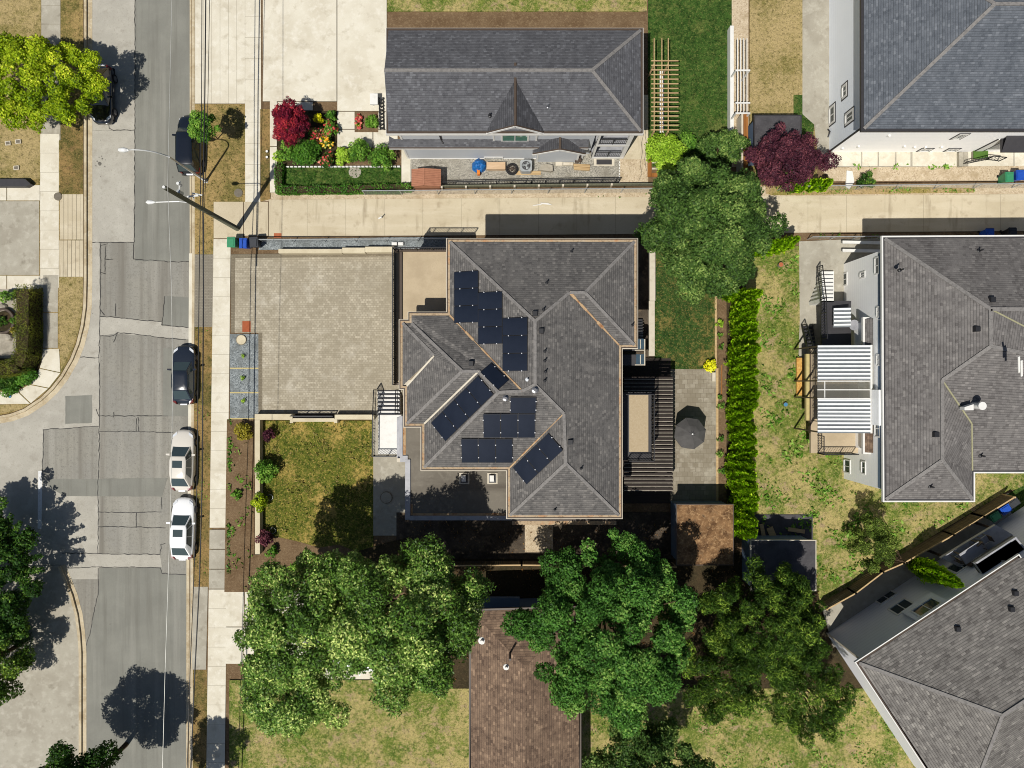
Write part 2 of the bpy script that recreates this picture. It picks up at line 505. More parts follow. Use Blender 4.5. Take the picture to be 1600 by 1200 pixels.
M['fencewood'] = mat('fence_board', A(112, 98, 78), [('n', 3, A(86, 75, 58), .4, .7, (4, 4, .3)), ('n', 8, A(150, 124, 84), .55, .8)], .85, .15)
M['polewood'] = mat('pole_timber', A(118, 118, 98), [('n', 2, A(92, 92, 78), .4, .7, (6, 6, .3)), ('n', 9, A(96, 98, 84), .55, .8, (6, 6, .3))], .85, .2)
M['trunk'] = mat('bark', A(92, 76, 58), [('n', 4, A(60, 48, 36), .4, .7, (3, 3, .6))], .95, .1, bump=(14, .8, .05))
M['galv'] = plain('galvanised_steel', A(196, 200, 200), .4, .5, .4)
M['lampwhite'] = plain('lamp_white', A(236, 236, 232), .35, .5)
M['wire'] = plain('wire_black', (.02, .02, .021, 1), .6, .3)
M['wirepale'] = plain('wire_aluminium', A(214, 212, 204), .45, .4, .2)
M['rubber'] = plain('rubber', (.018, .018, .019, 1), .8, .2)
M['rim'] = plain('wheel_rim', A(150, 150, 152), .3, .5, .7)
M['red'] = plain('tail_light_red', (.12, .012, .01, 1), .2, .5)
M['lamp'] = plain('headlight_clear', (.6, .62, .64, 1), .1, .6)
M['plate'] = plain('number_plate', (.8, .8, .82, 1), .4, .4)
M['umbrella'] = mat('grey_umbrella_cloth', A(92, 90, 88), [('n', 2, A(80, 78, 76), .4, .7)], .85, .2)
M['tarpblue'] = mat('blue_tarp', A(24, 112, 186), [('n', 6, A(14, 84, 150), .4, .7)], .45, .4, bump=(5, .8, .1))
M['orange'] = plain('orange_plastic', A(232, 130, 40), .5, .4)
M['shedbrown'] = mat('brown_plastic_roof', A(178, 122, 94), [('n', 3, A(162, 108, 82), .4, .7)], .6, .3)
M['pinkplank'] = mat('pale_plank', A(214, 184, 150), [('n', 3, A(196, 164, 128), .4, .7, (.3, 5, 1))], .8, .2)
M['mossroof'] = mat('debris_roof', A(146, 112, 78), [('n', 1.2, A(96, 70, 48), .4, .62), ('n', 6, A(190, 154, 112), .5, .7), ('n', 3, A(66, 54, 46), .56, .75), ('n', 20, A(212, 184, 142), .6, .8)], .95, .1, bump=(14, .8, .05))
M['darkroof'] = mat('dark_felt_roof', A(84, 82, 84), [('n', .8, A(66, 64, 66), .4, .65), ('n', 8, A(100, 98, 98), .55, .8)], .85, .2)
M['corrug'] = mat('white_corrugated_sheet', A(240, 242, 240), [('n', 1.5, A(222, 226, 224), .5, .8)], .45, .4)
M['corrug_groove'] = plain('sheet_groove', A(126, 132, 136), .6, .3)  # shade in the grooves put into a darker sheet colour
M['plywood'] = mat('plywood', A(216, 170, 92), [('v', 9, A(196, 142, 70), .5, .9), ('n', 4, A(230, 190, 118), .55, .75)], .8, .2)
M['greenmat'] = plain('green_mat', A(88, 122, 54), .9, .1)
M['stone'] = mat('stone', A(176, 168, 152), [('n', 3, A(150, 142, 126), .4, .7)], .9, .2)
M['marking'] = mat('white_road_marking', A(232, 232, 230), [('n', 6, A(190, 188, 182), .5, .75)], .8, .2)
M['bluepaint'] = plain('blue_paint', A(80, 140, 176), .8, .2)
M['bingreen'] = plain('bin_green', A(62, 148, 104), .4, .4)
M['binblue'] = plain('bin_blue', A(34, 84, 186), .4, .4)
M['binblack'] = plain('bin_grey', A(66, 68, 72), .4, .4)
M['bindark'] = plain('bin_dark', (.012, .013, .015, 1), .45, .4)
M['terracotta'] = plain('terracotta', A(186, 110, 76), .9, .1)


def carpaint(name, c, rough=.25):
    n = N(name); n.col(c)
    n.b.inputs['Coat Weight'].default_value = 1.0
    n.b.inputs['Coat Roughness'].default_value = .04
    return n.fin(rough, .5)


M['paint_white'] = carpaint('white_car_paint', (.80, .80, .79, 1))
M['paint_pearl'] = carpaint('pearl_car_paint', (.60, .56, .49, 1))
M['paint_navy'] = carpaint('navy_car_paint', (.012, .016, .024, 1))
M['paint_black'] = carpaint('black_car_paint', (.006, .008, .013, 1))

L = {}


def B(r, g, b):
    return A(r, g, b, 2.1)


L['maple'] = leafmat('maple_leaf', B(30, 48, 20), B(64, 90, 38), B(120, 138, 72), .12)
L['maple2'] = leafmat('bright_maple_leaf', B(30, 56, 20), B(66, 106, 40), B(122, 150, 72), .12)
L['chestnut'] = leafmat('pale_glossy_leaf', B(26, 48, 14), B(80, 112, 40), B(184, 194, 112), .2, .2, .45)
L['lime'] = leafmat('yellow_green_leaf', B(62, 86, 10), B(128, 148, 22), B(192, 196, 58), .12)
L['bush'] = leafmat('bush_leaf', B(44, 76, 24), B(86, 124, 40), B(138, 164, 72), .12)
L['limebush'] = leafmat('lime_bush_leaf', B(84, 112, 26), B(130, 160, 44), B(180, 198, 90), .12)
L['dark'] = leafmat('dark_leaf', B(18, 38, 12), B(44, 74, 24), B(100, 128, 48), .12)
L['red'] = leafmat('red_leaf', A(56, 16, 34, 1.7), A(118, 30, 50, 1.7), A(196, 64, 66, 1.7), .12)
L['purple'] = leafmat('purple_leaf', B(40, 20, 30), B(74, 38, 48), B(118, 68, 72), .12)
L['cedar'] = leafmat('cedar_spray', A(50, 82, 6, 2.0), A(112, 154, 14, 2.4), A(166, 198, 46, 2.5), .1)
L['hedge'] = leafmat('clipped_hedge_leaf', B(56, 66, 14), B(86, 92, 24), B(124, 122, 44), .2)
L['hedgegreen'] = leafmat('green_hedge_leaf', B(40, 76, 18), B(66, 106, 30), B(104, 140, 50), .2)
L['pine'] = leafmat('pine_needles', B(18, 30, 9), B(48, 74, 22), B(126, 150, 54), .1)
L['fir'] = leafmat('dark_conifer_needles', B(36, 46, 18), B(76, 96, 36), B(140, 154, 72), .1)
L['yellow'] = leafmat('yellow_leaf', B(150, 144, 10), B(206, 196, 24), B(236, 228, 80), .12)
L['flower'] = leafmat('red_flower', A(140, 40, 44, 1.4), A(190, 66, 66, 1.4), A(226, 150, 130, 1.4), .1)
L['flowery'] = leafmat('orange_flower', B(206, 120, 20), B(236, 170, 40), B(248, 226, 120), .2)
L['olive'] = leafmat('olive_leaf', B(96, 92, 24), B(132, 122, 38), B(170, 156, 64), .2)
L['weed'] = leafmat('weed_leaf', A(60, 96, 26, 1.5), A(104, 146, 50, 1.5), A(150, 182, 84, 1.5), .1)
L['blade'] = leafmat('grass_blade', A(90, 96, 44), A(140, 134, 70), A(196, 174, 112), .1)
L['bladegreen'] = leafmat('green_grass_blade', A(40, 80, 20), A(64, 110, 34), A(110, 140, 60), .1)
L['litter'] = leafmat('dead_leaf', A(96, 62, 32), A(156, 112, 64), A(206, 172, 118), .1)


# ------------------------------------------------------------------ foliage
def leaves_mesh(name, pos, nrm, size, aspect, tone, m):
    n = len(pos)
    nrm = nrm / np.linalg.norm(nrm, axis=1, keepdims=True)
    rv = rng.normal(size=(n, 3))
    t = np.cross(nrm, rv); t /= np.linalg.norm(t, axis=1, keepdims=True) + 1e-9
    b = np.cross(nrm, t)
    sl = (size / 2)[:, None]; sw = (size * aspect / 2)[:, None]
    v = np.empty((n, 4, 3))
    v[:, 0] = pos - t * sl
    v[:, 1] = pos + b * sw + t * sl * .1 - nrm * sl * .18
    v[:, 2] = pos + t * sl
    v[:, 3] = pos - b * sw + t * sl * .1 - nrm * sl * .18
    return quads_mesh(name, v, tone, m)


def quads_mesh(name, v, tone, m):
    n = len(v)
    me = bpy.data.meshes.new(name)
    me.vertices.add(n * 4); me.vertices.foreach_set('co', v.reshape(-1).astype(np.float32))
    me.loops.add(n * 4); me.loops.foreach_set('vertex_index', np.arange(n * 4, dtype=np.int32))
    me.polygons.add(n); me.polygons.foreach_set('loop_start', np.arange(0, n * 4, 4, dtype=np.int32))
    at = me.attributes.new('tone', 'FLOAT', 'FACE'); at.data.foreach_set('value', np.clip(tone, 0, 1).astype(np.float32))
    me.materials.append(m)
    me.update(); me.validate()
    return me


def clump_leaves(clumps, dens, leaf, up=.5, jit=.7, zs=.75, shell=(.62, 1.08), lowcut=-.55):
    """clumps: list of (x,y,z,r); dens leaves per square metre of clump shell"""
    PS, NR, TN = [], [], []
    for (x, y, z, r) in clumps:
        n = max(8, int(dens * 4 * math.pi * r * r))
        d = rng.normal(size=(n, 3)); d /= np.linalg.norm(d, axis=1, keepdims=True)
        d = d[d[:, 2] > lowcut]; n = len(d)
        rad = r * rng.uniform(shell[0], shell[1], n) * (1 + .22 * np.sin(5 * d[:, 0] + 3 * d[:, 1] + x * 3) * np.cos(4 * d[:, 1] + y * 2))
        p = d * rad[:, None] * np.array([1, 1, zs]) + np.array([x, y, z])
        nr = d * .8 + np.array([0, 0, up]) + rng.normal(size=(n, 3)) * jit
        PS.append(p); NR.append(nr)
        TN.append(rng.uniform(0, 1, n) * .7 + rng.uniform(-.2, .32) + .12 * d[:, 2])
    p = np.concatenate(PS); nr = np.concatenate(NR); t = np.concatenate(TN)
    return p, nr, t


def crown_clumps(rx, ry, rz, n, r0, r1, lobes=5, inner=.3, seed=0, amp=.22):
    """clumps on and inside an uneven ellipsoid centred at the origin"""
    q = np.random.default_rng(seed)
    ph = q.uniform(0, 6.28, 4)
    out = []
    ga = math.pi * (3 - 5 ** .5)
    for i in range(n):
        zz = 1 - (i + .5) / n * 1.4
        a = ga * i + q.uniform(-.35, .35)
        rr = math.sqrt(max(0, 1 - zz * zz))
        bough = math.sin(lobes * a + ph[0] + 2.2 * zz) * .6 + math.sin((lobes + 4) * a + ph[1] - 3 * zz) * .4
        k = 1 + amp * bough * rr
        k *= q.uniform(.84, 1.05) if q.uniform() > inner else q.uniform(.45, .78)
        r = q.uniform(r0, r1) * (1 + .15 * bough)
        out.append((math.cos(a) * rr * rx * k, math.sin(a) * rr * ry * k, zz * rz * q.uniform(.72, 1.12) + .25 * rz * amp * bough, r))
    return out


def limbs(mb, base, clumps, zc, r, n=9, seed=1):
    q = random.Random(seed)
    top = (base[0] + q.uniform(-.2, .2), base[1] + q.uniform(-.2, .2), zc)
    mb.tube([base, (base[0] * .6 + top[0] * .4 + .1, base[1] * .6 + top[1] * .4, (base[2] + zc) / 2), top], [r, r * .75, r * .5], 8)
    for c in q.sample(clumps, min(n, len(clumps))):
        s = q.uniform(.35, .9)
        st = tuple(base[i] + (top[i] - base[i]) * s for i in range(3))
        mid = ((st[0] + c[0]) / 2 + q.uniform(-.2, .2), (st[1] + c[1]) / 2 + q.uniform(-.2, .2), (st[2] + c[2]) / 2 + .25)
        mb.tube([st, mid, (c[0], c[1], c[2])], [r * .42, r * .28, r * .1], 6)


def tree(name, label, cat, px, py, hm, rx, ry, rz, n, cr, leaf, m, dens=55, seed=1, trunk=.14, lobes=5, group=None, amp=.22,
         aspect=.6, up=.5, jit=.7, base=None, extra=None, zs=.75, nl=9):
    """crown seen at photo pixel (px,py) with its middle hm metres up"""
    x, y = G(px, py, hm)
    bx, by = (x, y) if base is None else G(*base)
    t = thing(name, label, cat, (bx, by, .1), 0, group)
    cl = [(x - bx + c[0], y - by + c[1], hm - .1 + c[2], c[3]) for c in crown_clumps(rx, ry, rz, n, cr[0], cr[1], lobes, .15, seed, amp)]
    if extra: cl += [(x - bx + c[0], y - by + c[1], hm - .1 + c[2], c[3]) for c in extra]
    leaf *= .78; dens *= 1.55
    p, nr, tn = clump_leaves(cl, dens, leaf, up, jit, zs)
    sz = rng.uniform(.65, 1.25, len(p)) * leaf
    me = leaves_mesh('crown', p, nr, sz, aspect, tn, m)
    o = bpy.data.objects.new('crown', me); C.objects.link(o); o.parent = t
    mb = MB(); limbs(mb, (0, 0, -.12), cl, hm - .1 - rz * .1, trunk, nl, seed)
    mb.build('trunk', M['trunk'], t, local=True, smooth=True)
    return t


def shrub(name, label, px, py, h, r, m, leaf=.14, dens=90, seed=1, n=9, group=None, cat='shrub', cr=None, rx=None, ry=None, aspect=.6, z0=.1, flowers=None, up=.5):
    """low bush: clumps from the ground up, one crown and short stems"""
    x, y = G(px, py, h * .6)
    t = thing(name, label, cat, (x, y, z0), 0, group)
    rx = rx or r; ry = ry or r
    cr = cr or (r * .32, r * .5)
    cl = [(c[0], c[1], h * .52 + c[2], c[3]) for c in crown_clumps(rx * .72, ry * .72, h * .36, n, cr[0], cr[1], 4, .2, seed)]
    p, nr, tn = clump_leaves(cl, dens, leaf, up, .7, .8, lowcut=-.9)
    p[:, 2] = np.maximum(p[:, 2], .01)
    o = bpy.data.objects.new('foliage', leaves_mesh('foliage', p, nr, rng.uniform(.65, 1.25, len(p)) * leaf, aspect, tn, m)); C.objects.link(o); o.parent = t
    mb = MB()
    q = random.Random(seed)
    for c in q.sample(cl, min(4, len(cl))):
        mb.tube([(c[0] * .1, c[1] * .1, -.05), (c[0] * .5, c[1] * .5, c[2] * .6), (c[0], c[1], c[2])], [.03, .022, .01], 5)
    mb.build('stem', M['trunk'], t, local=True)
    if flowers:
        k = rng.integers(0, len(p), flowers[1])
        k = k[p[k, 2] > h * .4]
        o = bpy.data.objects.new('flower', leaves_mesh('flower', p[k] + np.array([0, 0, .06]), nr[k] * .3 + np.array([0, 0, 1.]), rng.uniform(.12, .26, len(k)), .9, rng.uniform(0, 1, len(k)), flowers[0])); C.objects.link(o); o.parent = t; o['kind'] = 'stuff'
    return t


def cone_meshes(h, r, m, nl, leaf, seed, bulge=.35, sprays=1.0):
    """columnar conifer: overlapping upright sprays on a bulging column"""
    q = np.random.default_rng(seed)
    u = q.uniform(0, 1, nl) ** .9
    a = q.uniform(0, 6.283, nl)
    prof = np.minimum(1, (u + .05) / bulge) ** .5 * np.clip((1 - u) / (1 - bulge), 0, 1) ** .62
    lob = 1 + .16 * np.sin(a * 5 + u * 9 + seed) + .1 * np.sin(a * 9 - u * 17)
    rad = r * prof * lob * (dep := q.uniform(.5, 1.06, nl))
    p = np.stack([np.cos(a) * rad, np.sin(a) * rad, u * h], 1)
    out = np.stack([np.cos(a), np.sin(a), np.zeros(nl)], 1)
    updir = out * .35 + np.array([0, 0, 1.]) + q.normal(size=(nl, 3)) * .22
    updir /= np.linalg.norm(updir, axis=1, keepdims=True)
    nr = out + q.normal(size=(nl, 3)) * .45
    side = np.cross(updir, nr); side /= np.linalg.norm(side, axis=1, keepdims=True) + 1e-9
    L_ = (leaf * q.uniform(.7, 1.4, nl))[:, None]; W_ = L_ * .42
    v = np.empty((nl, 4, 3))
    v[:, 0] = p - updir * L_ * .4; v[:, 1] = p + side * W_ * .5; v[:, 2] = p + updir * L_ * .6; v[:, 3] = p - side * W_ * .5
    tone = q.uniform(-.1, .35, nl) + .35 * np.clip(np.sin(a * 5 + u * 9 + seed), -.5, 1) + .75 * (dep - .55)  # deeper sprays darker: crevice shade put into the tone
    return quads_mesh('foliage', v, tone, m)


def columnar(label, x, y, h, r, m, seed, group=None, nl=2600, leaf=.28, name='columnar_cedar', z0=.1):
    t = thing(name, label, 'cedar', (x, y, z0), 0, group)
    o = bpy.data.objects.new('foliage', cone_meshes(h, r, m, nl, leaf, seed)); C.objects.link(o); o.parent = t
    mb = MB(); mb.tube([(0, 0, -.1), (0, 0, h * .5), (0, 0, h * .85)], [.07, .05, .02], 6)
    mb.build('trunk', M['trunk'], t, local=True)
    return t


def box_hedge(name, label, segs, h, w, m, leaf=.11, dens=150, z0=.1, group=None, top=None):
    """clipped hedge along a poly-line, leaves on top and both sides"""
    ps, ns = [], []
    x0, y0 = segs[0]
    for (a, b) in zip(segs[:-1], segs[1:]):
        a = np.array(a); b = np.array(b); Ln = np.linalg.norm(b - a); d = (b - a) / Ln; nn = np.array([-d[1], d[0]])
        k = int(dens * Ln * (w + 2 * h))
        s = rng.uniform(-w * .4, Ln + w * .4, k); c = rng.uniform(-h, w + h, k)
        off = np.where(c < 0, 0, np.where(c > w, w, c)) - w / 2
        z = np.where(c < 0, h + c, np.where(c > w, h - (c - w), h))
        wob = .09 * np.sin(s * 2.7 + off) + .06 * np.sin(s * 6.1) + rng.uniform(-.1, .08, k)
        off = off * (1 + wob); z = np.maximum(.01, z + wob * .8)
        edge = np.clip((np.abs(off) / (w / 2) - .6) / .4, 0, 1)
        z = z - edge ** 2 * .14 * (z > h * .8)
        p = np.stack([a[0] + d[0] * s + nn[0] * off - x0, a[1] + d[1] * s + nn[1] * off - y0, z], 1)
        sd = np.where(c < 0, -1, np.where(c > w, 1, 0))
        nr = np.stack([nn[0] * sd, nn[1] * sd, np.where(sd == 0, 1, .3)], 1) + rng.normal(size=(k, 3)) * .55
        ps.append(p); ns.append(nr)
    p = np.concatenate(ps); nr = np.concatenate(ns)
    t = thing(name, label, 'hedge', (x0, y0, z0), 0, group)
    tn = rng.uniform(0, .7, len(p)) + .25 * np.sin(p[:, 0] * 3.1 + p[:, 1] * 2.3)
    o = bpy.data.objects.new('foliage', leaves_mesh('foliage', p, nr, rng.uniform(.7, 1.3, len(p)) * leaf, .6, tn, m)); C.objects.link(o); o.parent = t
    mb = MB()
    for (a, b) in zip(segs[:-1], segs[1:]):
        mb.beam((a[0], a[1], z0 + h * .45), (b[0], b[1], z0 + h * .45), w * .8, h * .85)
    mb.build('twigs', M['darksoil'], t)
    return t


def inside(x, y, pl):
    r = np.zeros(len(x), bool)
    n = len(pl)
    for i in range(n):
        x1, y1 = pl[i]; x2, y2 = pl[(i + 1) % n]
        c = ((y1 > y) != (y2 > y)) & (x < (x2 - x1) * (y - y1) / (y2 - y1 + 1e-12) + x1)
        r ^= c
    return r


def tufts(name, pl, dens, size, m, z, label, clump=0.0):
    """grass blades over a plan polygon, one uncountable mass"""
    xs = [p[0] for p in pl]; ys = [p[1] for p in pl]
    n = int(dens * (max(xs) - min(xs)) * (max(ys) - min(ys)))
    x = rng.uniform(min(xs), max(xs), n); y = rng.uniform(min(ys), max(ys), n)
    k = inside(x, y, pl)
    if clump:
        f = np.sin(x * 1.7 + 2 * np.sin(y * .9)) + np.sin(y * 2.1 + 1.5 * np.sin(x * 1.3)) + .7 * np.sin(x * 4.3 + y * 3.7)
        k &= (f + rng.normal(size=n) * .5) > clump
    x, y = x[k], y[k]; n = len(x)
    if n == 0: return
    p = np.stack([x - x[0], y - y[0], rng.uniform(.0, size * .35, n)], 1)
    nr = np.array([0, 0, .55]) + rng.normal(size=(n, 3)) * .6
    o = bpy.data.objects.new(name, leaves_mesh(name, p, nr, rng.uniform(.6, 1.5, n) * size, .45, rng.uniform(0, 1, n), m))
    C.objects.link(o); o.location = (x[0], y[0], z)
    o['kind'] = 'stuff'; o['label'] = label; o['category'] = 'grass'


# ------------------------------------------------------------------ the ground and its sheets
LAND = .11
lev = [0]


def sheet(name, pts, m, k=None, z0=0.0, px=True, top=None):
    """one slab of ground cover, each a few millimetres above the one before"""
    if k is None: lev[0] += 1; k = lev[0]
    b = MB(); b.prism(poly(pts) if px else pts, z0, (LAND + .0012 * k) if top is None else top)
    return struct(b, name, M[m])


def R4(x0, y0, x1, y1): return [(x0, y0), (x1, y0), (x1, y1), (x0, y1)]


def slabs(name, m, quads, gap=.009, ztop=None, jm='joint'):
    """a run of cast slabs: one mesh, a narrow joint between neighbours"""
    lev[0] += 2
    z = LAND + .0012 * lev[0] if ztop is None else ztop
    b = MB()
    for q in quads:
        q = poly(q)
        b.k = 1; b.prism(q, 0, z - .003)
        b.k = 0; b.prism(offset(q, -gap), z - .02, z)
    return struct(b, name, [M[m], M[jm]])


b = MB(); b.face([(-260, -260, -.06), (260, -260, -.06), (260, 260, -.06), (-260, 260, -.06)])
struct(b, 'ground', M['ground'])
# --- carriageway
road = MB(); road.prism(poly([(-900, 640), (-900, 900), (60, 900), (100, 870), (133, 1000), (133, 2600), (303, 2600), (303, -2000), (133, -2000), (133, 440), (100, 620), (40, 668)]), -.05, 0)
road_o = struct(road, 'road', M['asphalt'])
side = MB(); side.prism(poly([(-900, 645), (0, 662), (40, 650), (75, 625), (103, 590), (125, 540), (134, 480), (136, 440), (156, 440), (155, 905), (95, 905), (95, 890), (-900, 880)]), -.05, .004)
struct(side, 'junction_apron', M['asphalt_old'], road_o)


def ragged(pts, step=7, j=.45):
    out = []
    for p, q_ in zip(pts, pts[1:] + pts[:1]):
        n = max(1, min(40, int(math.hypot(q_[0] - p[0], q_[1] - p[1]) / step)))
        for i in range(n): out.append((p[0] + (q_[0] - p[0]) * i / n + random.uniform(-j, j), p[1] + (q_[1] - p[1]) * i / n + random.uniform(-j, j)))
    return out


def patch(pts, m, z, name='road_patch'):
    b = MB(); b.prism(poly(ragged(pts)), -.04, z); struct(b, name, M[m], road_o)


patch(R4(211, -600, 297, 408), 'asphalt_dark', .008)
patch(R4(143, 204, 210.5, 378), 'asphalt_old', .008)
patch(R4(143, -400, 210.5, 203.5), 'asphalt_old', .006)
patch(R4(143, 378.5, 156, 560), 'asphalt_old', .009)
patch([(258, 462), (296, 465), (295, 512), (254, 508)], 'asphalt_dark', .0082)
patch([(102, 619), (144, 617), (144, 661), (102, 662)], 'asphalt_dark', .0083)
patch([(68, 671), (154, 666), (154, 748), (66, 750)], 'asphalt', .0085)
patch([(60, 749), (262, 747), (253, 776), (100, 775)], 'asphalt_dark', .0088)
patch([(100, 865), (250, 866), (253, 886), (108, 886)], 'asphalt_old', .0087)
patch([(156, 494), (253, 502), (254, 509), (296, 512), (296, 530), (180, 521), (156, 525)], 'asphalt_old', .0078)
patch([(156, 650), (292, 651), (292, 675), (156, 674)], 'asphalt', .0084)
patch([(156, 888), (250, 887), (253, 897), (296, 897), (292, 1400), (135, 1400), (135, 1010), (154, 930)], 'asphalt_dark', .0079)
patch([(255, 544), (296, 545), (296, 650), (255, 650)], 'asphalt_dark', .0076)
# wheel paths, darker bands along the lanes
sb = MB()
q = random.Random(3)


def seal(pts, w=1.1, j=.7):
    """sealed crack: wandering ribbon of bitumen"""
    out = []
    for (a, b_) in zip(pts[:-1], pts[1:]):
        n = max(2, int(math.hypot(b_[0] - a[0], b_[1] - a[1]) / 5))
        for i in range(n):
            out.append((a[0] + (b_[0] - a[0]) * i / n + q.uniform(-j, j), a[1] + (b_[1] - a[1]) * i / n + q.uniform(-j, j)))
    out.append(pts[-1])
    for a, b_ in zip(out[:-1], out[1:]):
        A_, B_ = Vector(G(*a)), Vector(G(*b_))
        d = (B_ - A_); n_ = Vector((-d.y, d.x)).normalized() * w * S * q.uniform(.35, .65)
        A_ = A_ - d * .1; B_ = B_ + d * .1
        z = .0125 + q.uniform(0, .002)
        sb.face([(A_.x + n_.x, A_.y + n_.y, z), (A_.x - n_.x, A_.y - n_.y, z), (B_.x - n_.x, B_.y - n_.y, z), (B_.x + n_.x, B_.y + n_.y, z)])


for s in ([(211, -200), (211, 150), (210, 378)], [(144, 379), (209, 379), (209, 405), (240, 407), (262, 409), (296, 409)], [(170, 190), (171, 201), (178, 204), (210, 203)],
          [(157, 380), (157, 440), (156, 500), (155, 560), (156, 610), (155, 650), (155, 700), (153, 760), (154, 800), (153, 865)],
          [(156, 494), (185, 496), (220, 500), (253, 502)], [(253, 508), (296, 512)], [(258, 463), (253, 508)], [(156, 525), (177, 525), (184, 520), (220, 523), (255, 528), (290, 531)],
          [(177, 535), (184, 520)], [(156, 483), (163, 492)], [(181, 474), (181, 494)], [(126, 558), (154, 559)], [(155, 650), (200, 650), (262, 650)], [(155, 674), (200, 674), (270, 676)],
          [(213, 655), (213, 674)], [(216, 652), (217, 674)], [(150, 640), (155, 651)], [(178, 644), (177, 652)], [(68, 671), (110, 669), (154, 666)], [(68, 672), (67, 710), (66, 748)],
          [(154, 800), (190, 801), (252, 800)], [(154, 823), (200, 823), (258, 825)], [(213, 801), (213, 824)], [(98, 864), (154, 865), (200, 866), (250, 866), (252, 851), (258, 849)],
          [(108, 887), (154, 886), (200, 886), (250, 887), (253, 896), (290, 898)], [(154, 888), (154, 925), (147, 955), (142, 985), (135, 1008)], [(253, 777), (253, 795)],
          [(165, 385), (164, 425)], [(157, 384), (168, 381)], [(164, 405), (176, 405)], [(157, 426), (165, 428)]):
    seal(s)
struct(sb, 'crack_seal', M['seal'], road_o)
ob = MB()
for (x, y, r) in ((156, 256, 3.2), (152, 252, 1.2), (160, 248, 1.4), (150, 259, 1), (164, 260, 1), (159, 244, .9), (155, 246, .8), (165, 250, .7), (157, 276, .6), (157, 219, .6), (186, 482, .8), (270, 277, 1.2), (172, 975, .9), (145, 490, .7)):
    c = G(x, y); n = 9
    ob.face([(c[0] + math.cos(a) * r * S * q.uniform(.7, 1.2), c[1] + math.sin(a) * r * S * q.uniform(.7, 1.2), .0135) for a in [2 * math.pi * i / n for i in range(n)]])
struct(ob, 'oil_stain', M['oil'], road_o)
b = MB(); b.prism(poly([(60, 736), (66, 736), (65, 826), (59, 826)]), 0, .0125); struct(b, 'stop_line', M['marking'], road_o)
# --- kerbs
b = MB()
b.k = 1; b.prism(poly([(296.5, -2000), (301.5, -2000), (301.5, 396), (296.5, 396)]), -.05, .015)
b.prism(poly([(291.5, 860), (297, 860), (296, 2600), (289, 2600)]), -.05, .015)
b.k = 2; b.prism(poly([(295.5, 396), (301, 396), (299, 870), (293, 870)]), -.05, .016)
b.k = 0; b.prism(poly([(301.5, -2000), (305.5, -2000), (305.5, 396), (303, 870), (300, 2600), (297, 2600), (299, 870), (301.5, 396)]), -.05, .14)
b.k = 3
for s in ([(299, -200), (299, 160), (299, 396)], [(296.5, 870), (294, 1300)]):
    for a, c in zip(s[:-1], s[1:]):
        A_, B_ = G(*a), G(*c); b.face([(A_[0] - .02, A_[1], .0185), (A_[0] + .02, A_[1], .0185), (B_[0] + .02, B_[1], .0185), (B_[0] - .02, B_[1], .0185)])
struct(b, 'kerb', [M['kerb'], M['kerb'], M['kerb_white'], M['rust_line']])
curve = [(136, -2000), (136, 440), (135, 480), (131, 510), (124, 538), (114, 563), (99, 589), (84, 608), (66, 625), (40, 642), (18, 650), (-10, 655), (-900, 665)]


def ribbon(mb, pts, w0, w1, z0, z1):
    P0 = []
    for i, p in enumerate(pts):
        a = Vector(G(*pts[max(0, i - 1)])); c = Vector(G(*pts[min(len(pts) - 1, i + 1)]))
        d = (c - a).normalized(); n = Vector((-d.y, d.x)); p = Vector(G(*p))
        P0.append((p + n * w0, p + n * w1))
    for (a, b_), (c, d) in zip(P0[:-1], P0[1:]):
        f = [(a.x, a.y), (b_.x, b_.y), (d.x, d.y), (c.x, c.y)]
        mb.hexa([(x, y, z0) for x, y in f], [(x, y, z1) for x, y in f])


b = MB()
ribbon(b, curve, -.16, .04, -.05, .15)
b.k = 1; ribbon(b, curve, .045, .42, -.05, .014)
b.k = 2; ribbon(b, curve, -.22, -.165, -.05, .128)
curve2 = [(95, 884), (104, 905), (114, 930), (122, 960), (126, 990), (128, 1020), (128, 2600)]
b.k = 0; ribbon(b, curve2, -.16, .04, -.05, .15)
b.k = 1; ribbon(b, curve2, .045, .36, -.05, .014)
struct(b, 'kerb_curve', [M['kerb'], M['kerb'], M['rust_line']])
# --- land beside the road
b = MB(); b.prism(poly([(305, -2400), (5200, -2400), (5200, 3200), (300, 3200), (303, 870), (305.5, 396)]), -.05, LAND); struct(b, 'soil_base', M['soil'])
b = MB(); b.prism(poly([(132, -2000), (-900, -2000), (-900, 650)] + [(x - 3, y - 2) for x, y in curve[:0:-1][1:]]), -.05, LAND); struct(b, 'corner_base', M['drygrass'])
b = MB(); b.prism(poly([(x - 3, y) for x, y in curve2] + [(-900, 2600), (-900, 884)]), -.05, LAND); struct(b, 'corner_bank', M['concrete_grey'])
# west block
sheet('lawn', R4(-400, -300, 65, 280), 'straw')
sheet('grass_verge', [(96, 200), (134, 200), (134, 303), (95, 303)], 'verge')
sheet('grass_verge', [(93, 433), (132, 433), (131, 480), (125, 515), (114, 545), (97, 578), (95, 545)], 'straw')
sheet('grass_verge', [(-400, 632), (50, 632), (30, 641), (0, 646), (-400, 655)], 'straw')
slabs('pavement', 'concrete_grey', [R4(66, y, 96 - (y > 250) * 1, y + 30) for y in range(-320, 206, 30)])
slabs('pavement', 'concrete', [[(64.5, y), (94, y), (93.5, y + 30), (64, y + 30)] for y in range(210, 430, 30)])
slabs('pavement', 'concrete_grey', [[(69, 430), (93, 430), (92, 488), (69, 488)], [(69, 489), (92, 489), (92, 544), (69, 544)]])
slabs('pavement', 'concrete', [[(69, 545), (94, 545), (96, 582), (64, 575)], [(63.5, 576), (96, 583), (78, 606), (48, 600)], [(47, 601), (77, 607), (50, 630), (30, 611)], [(29, 612), (49, 631), (-20, 632), (-20, 612)]])
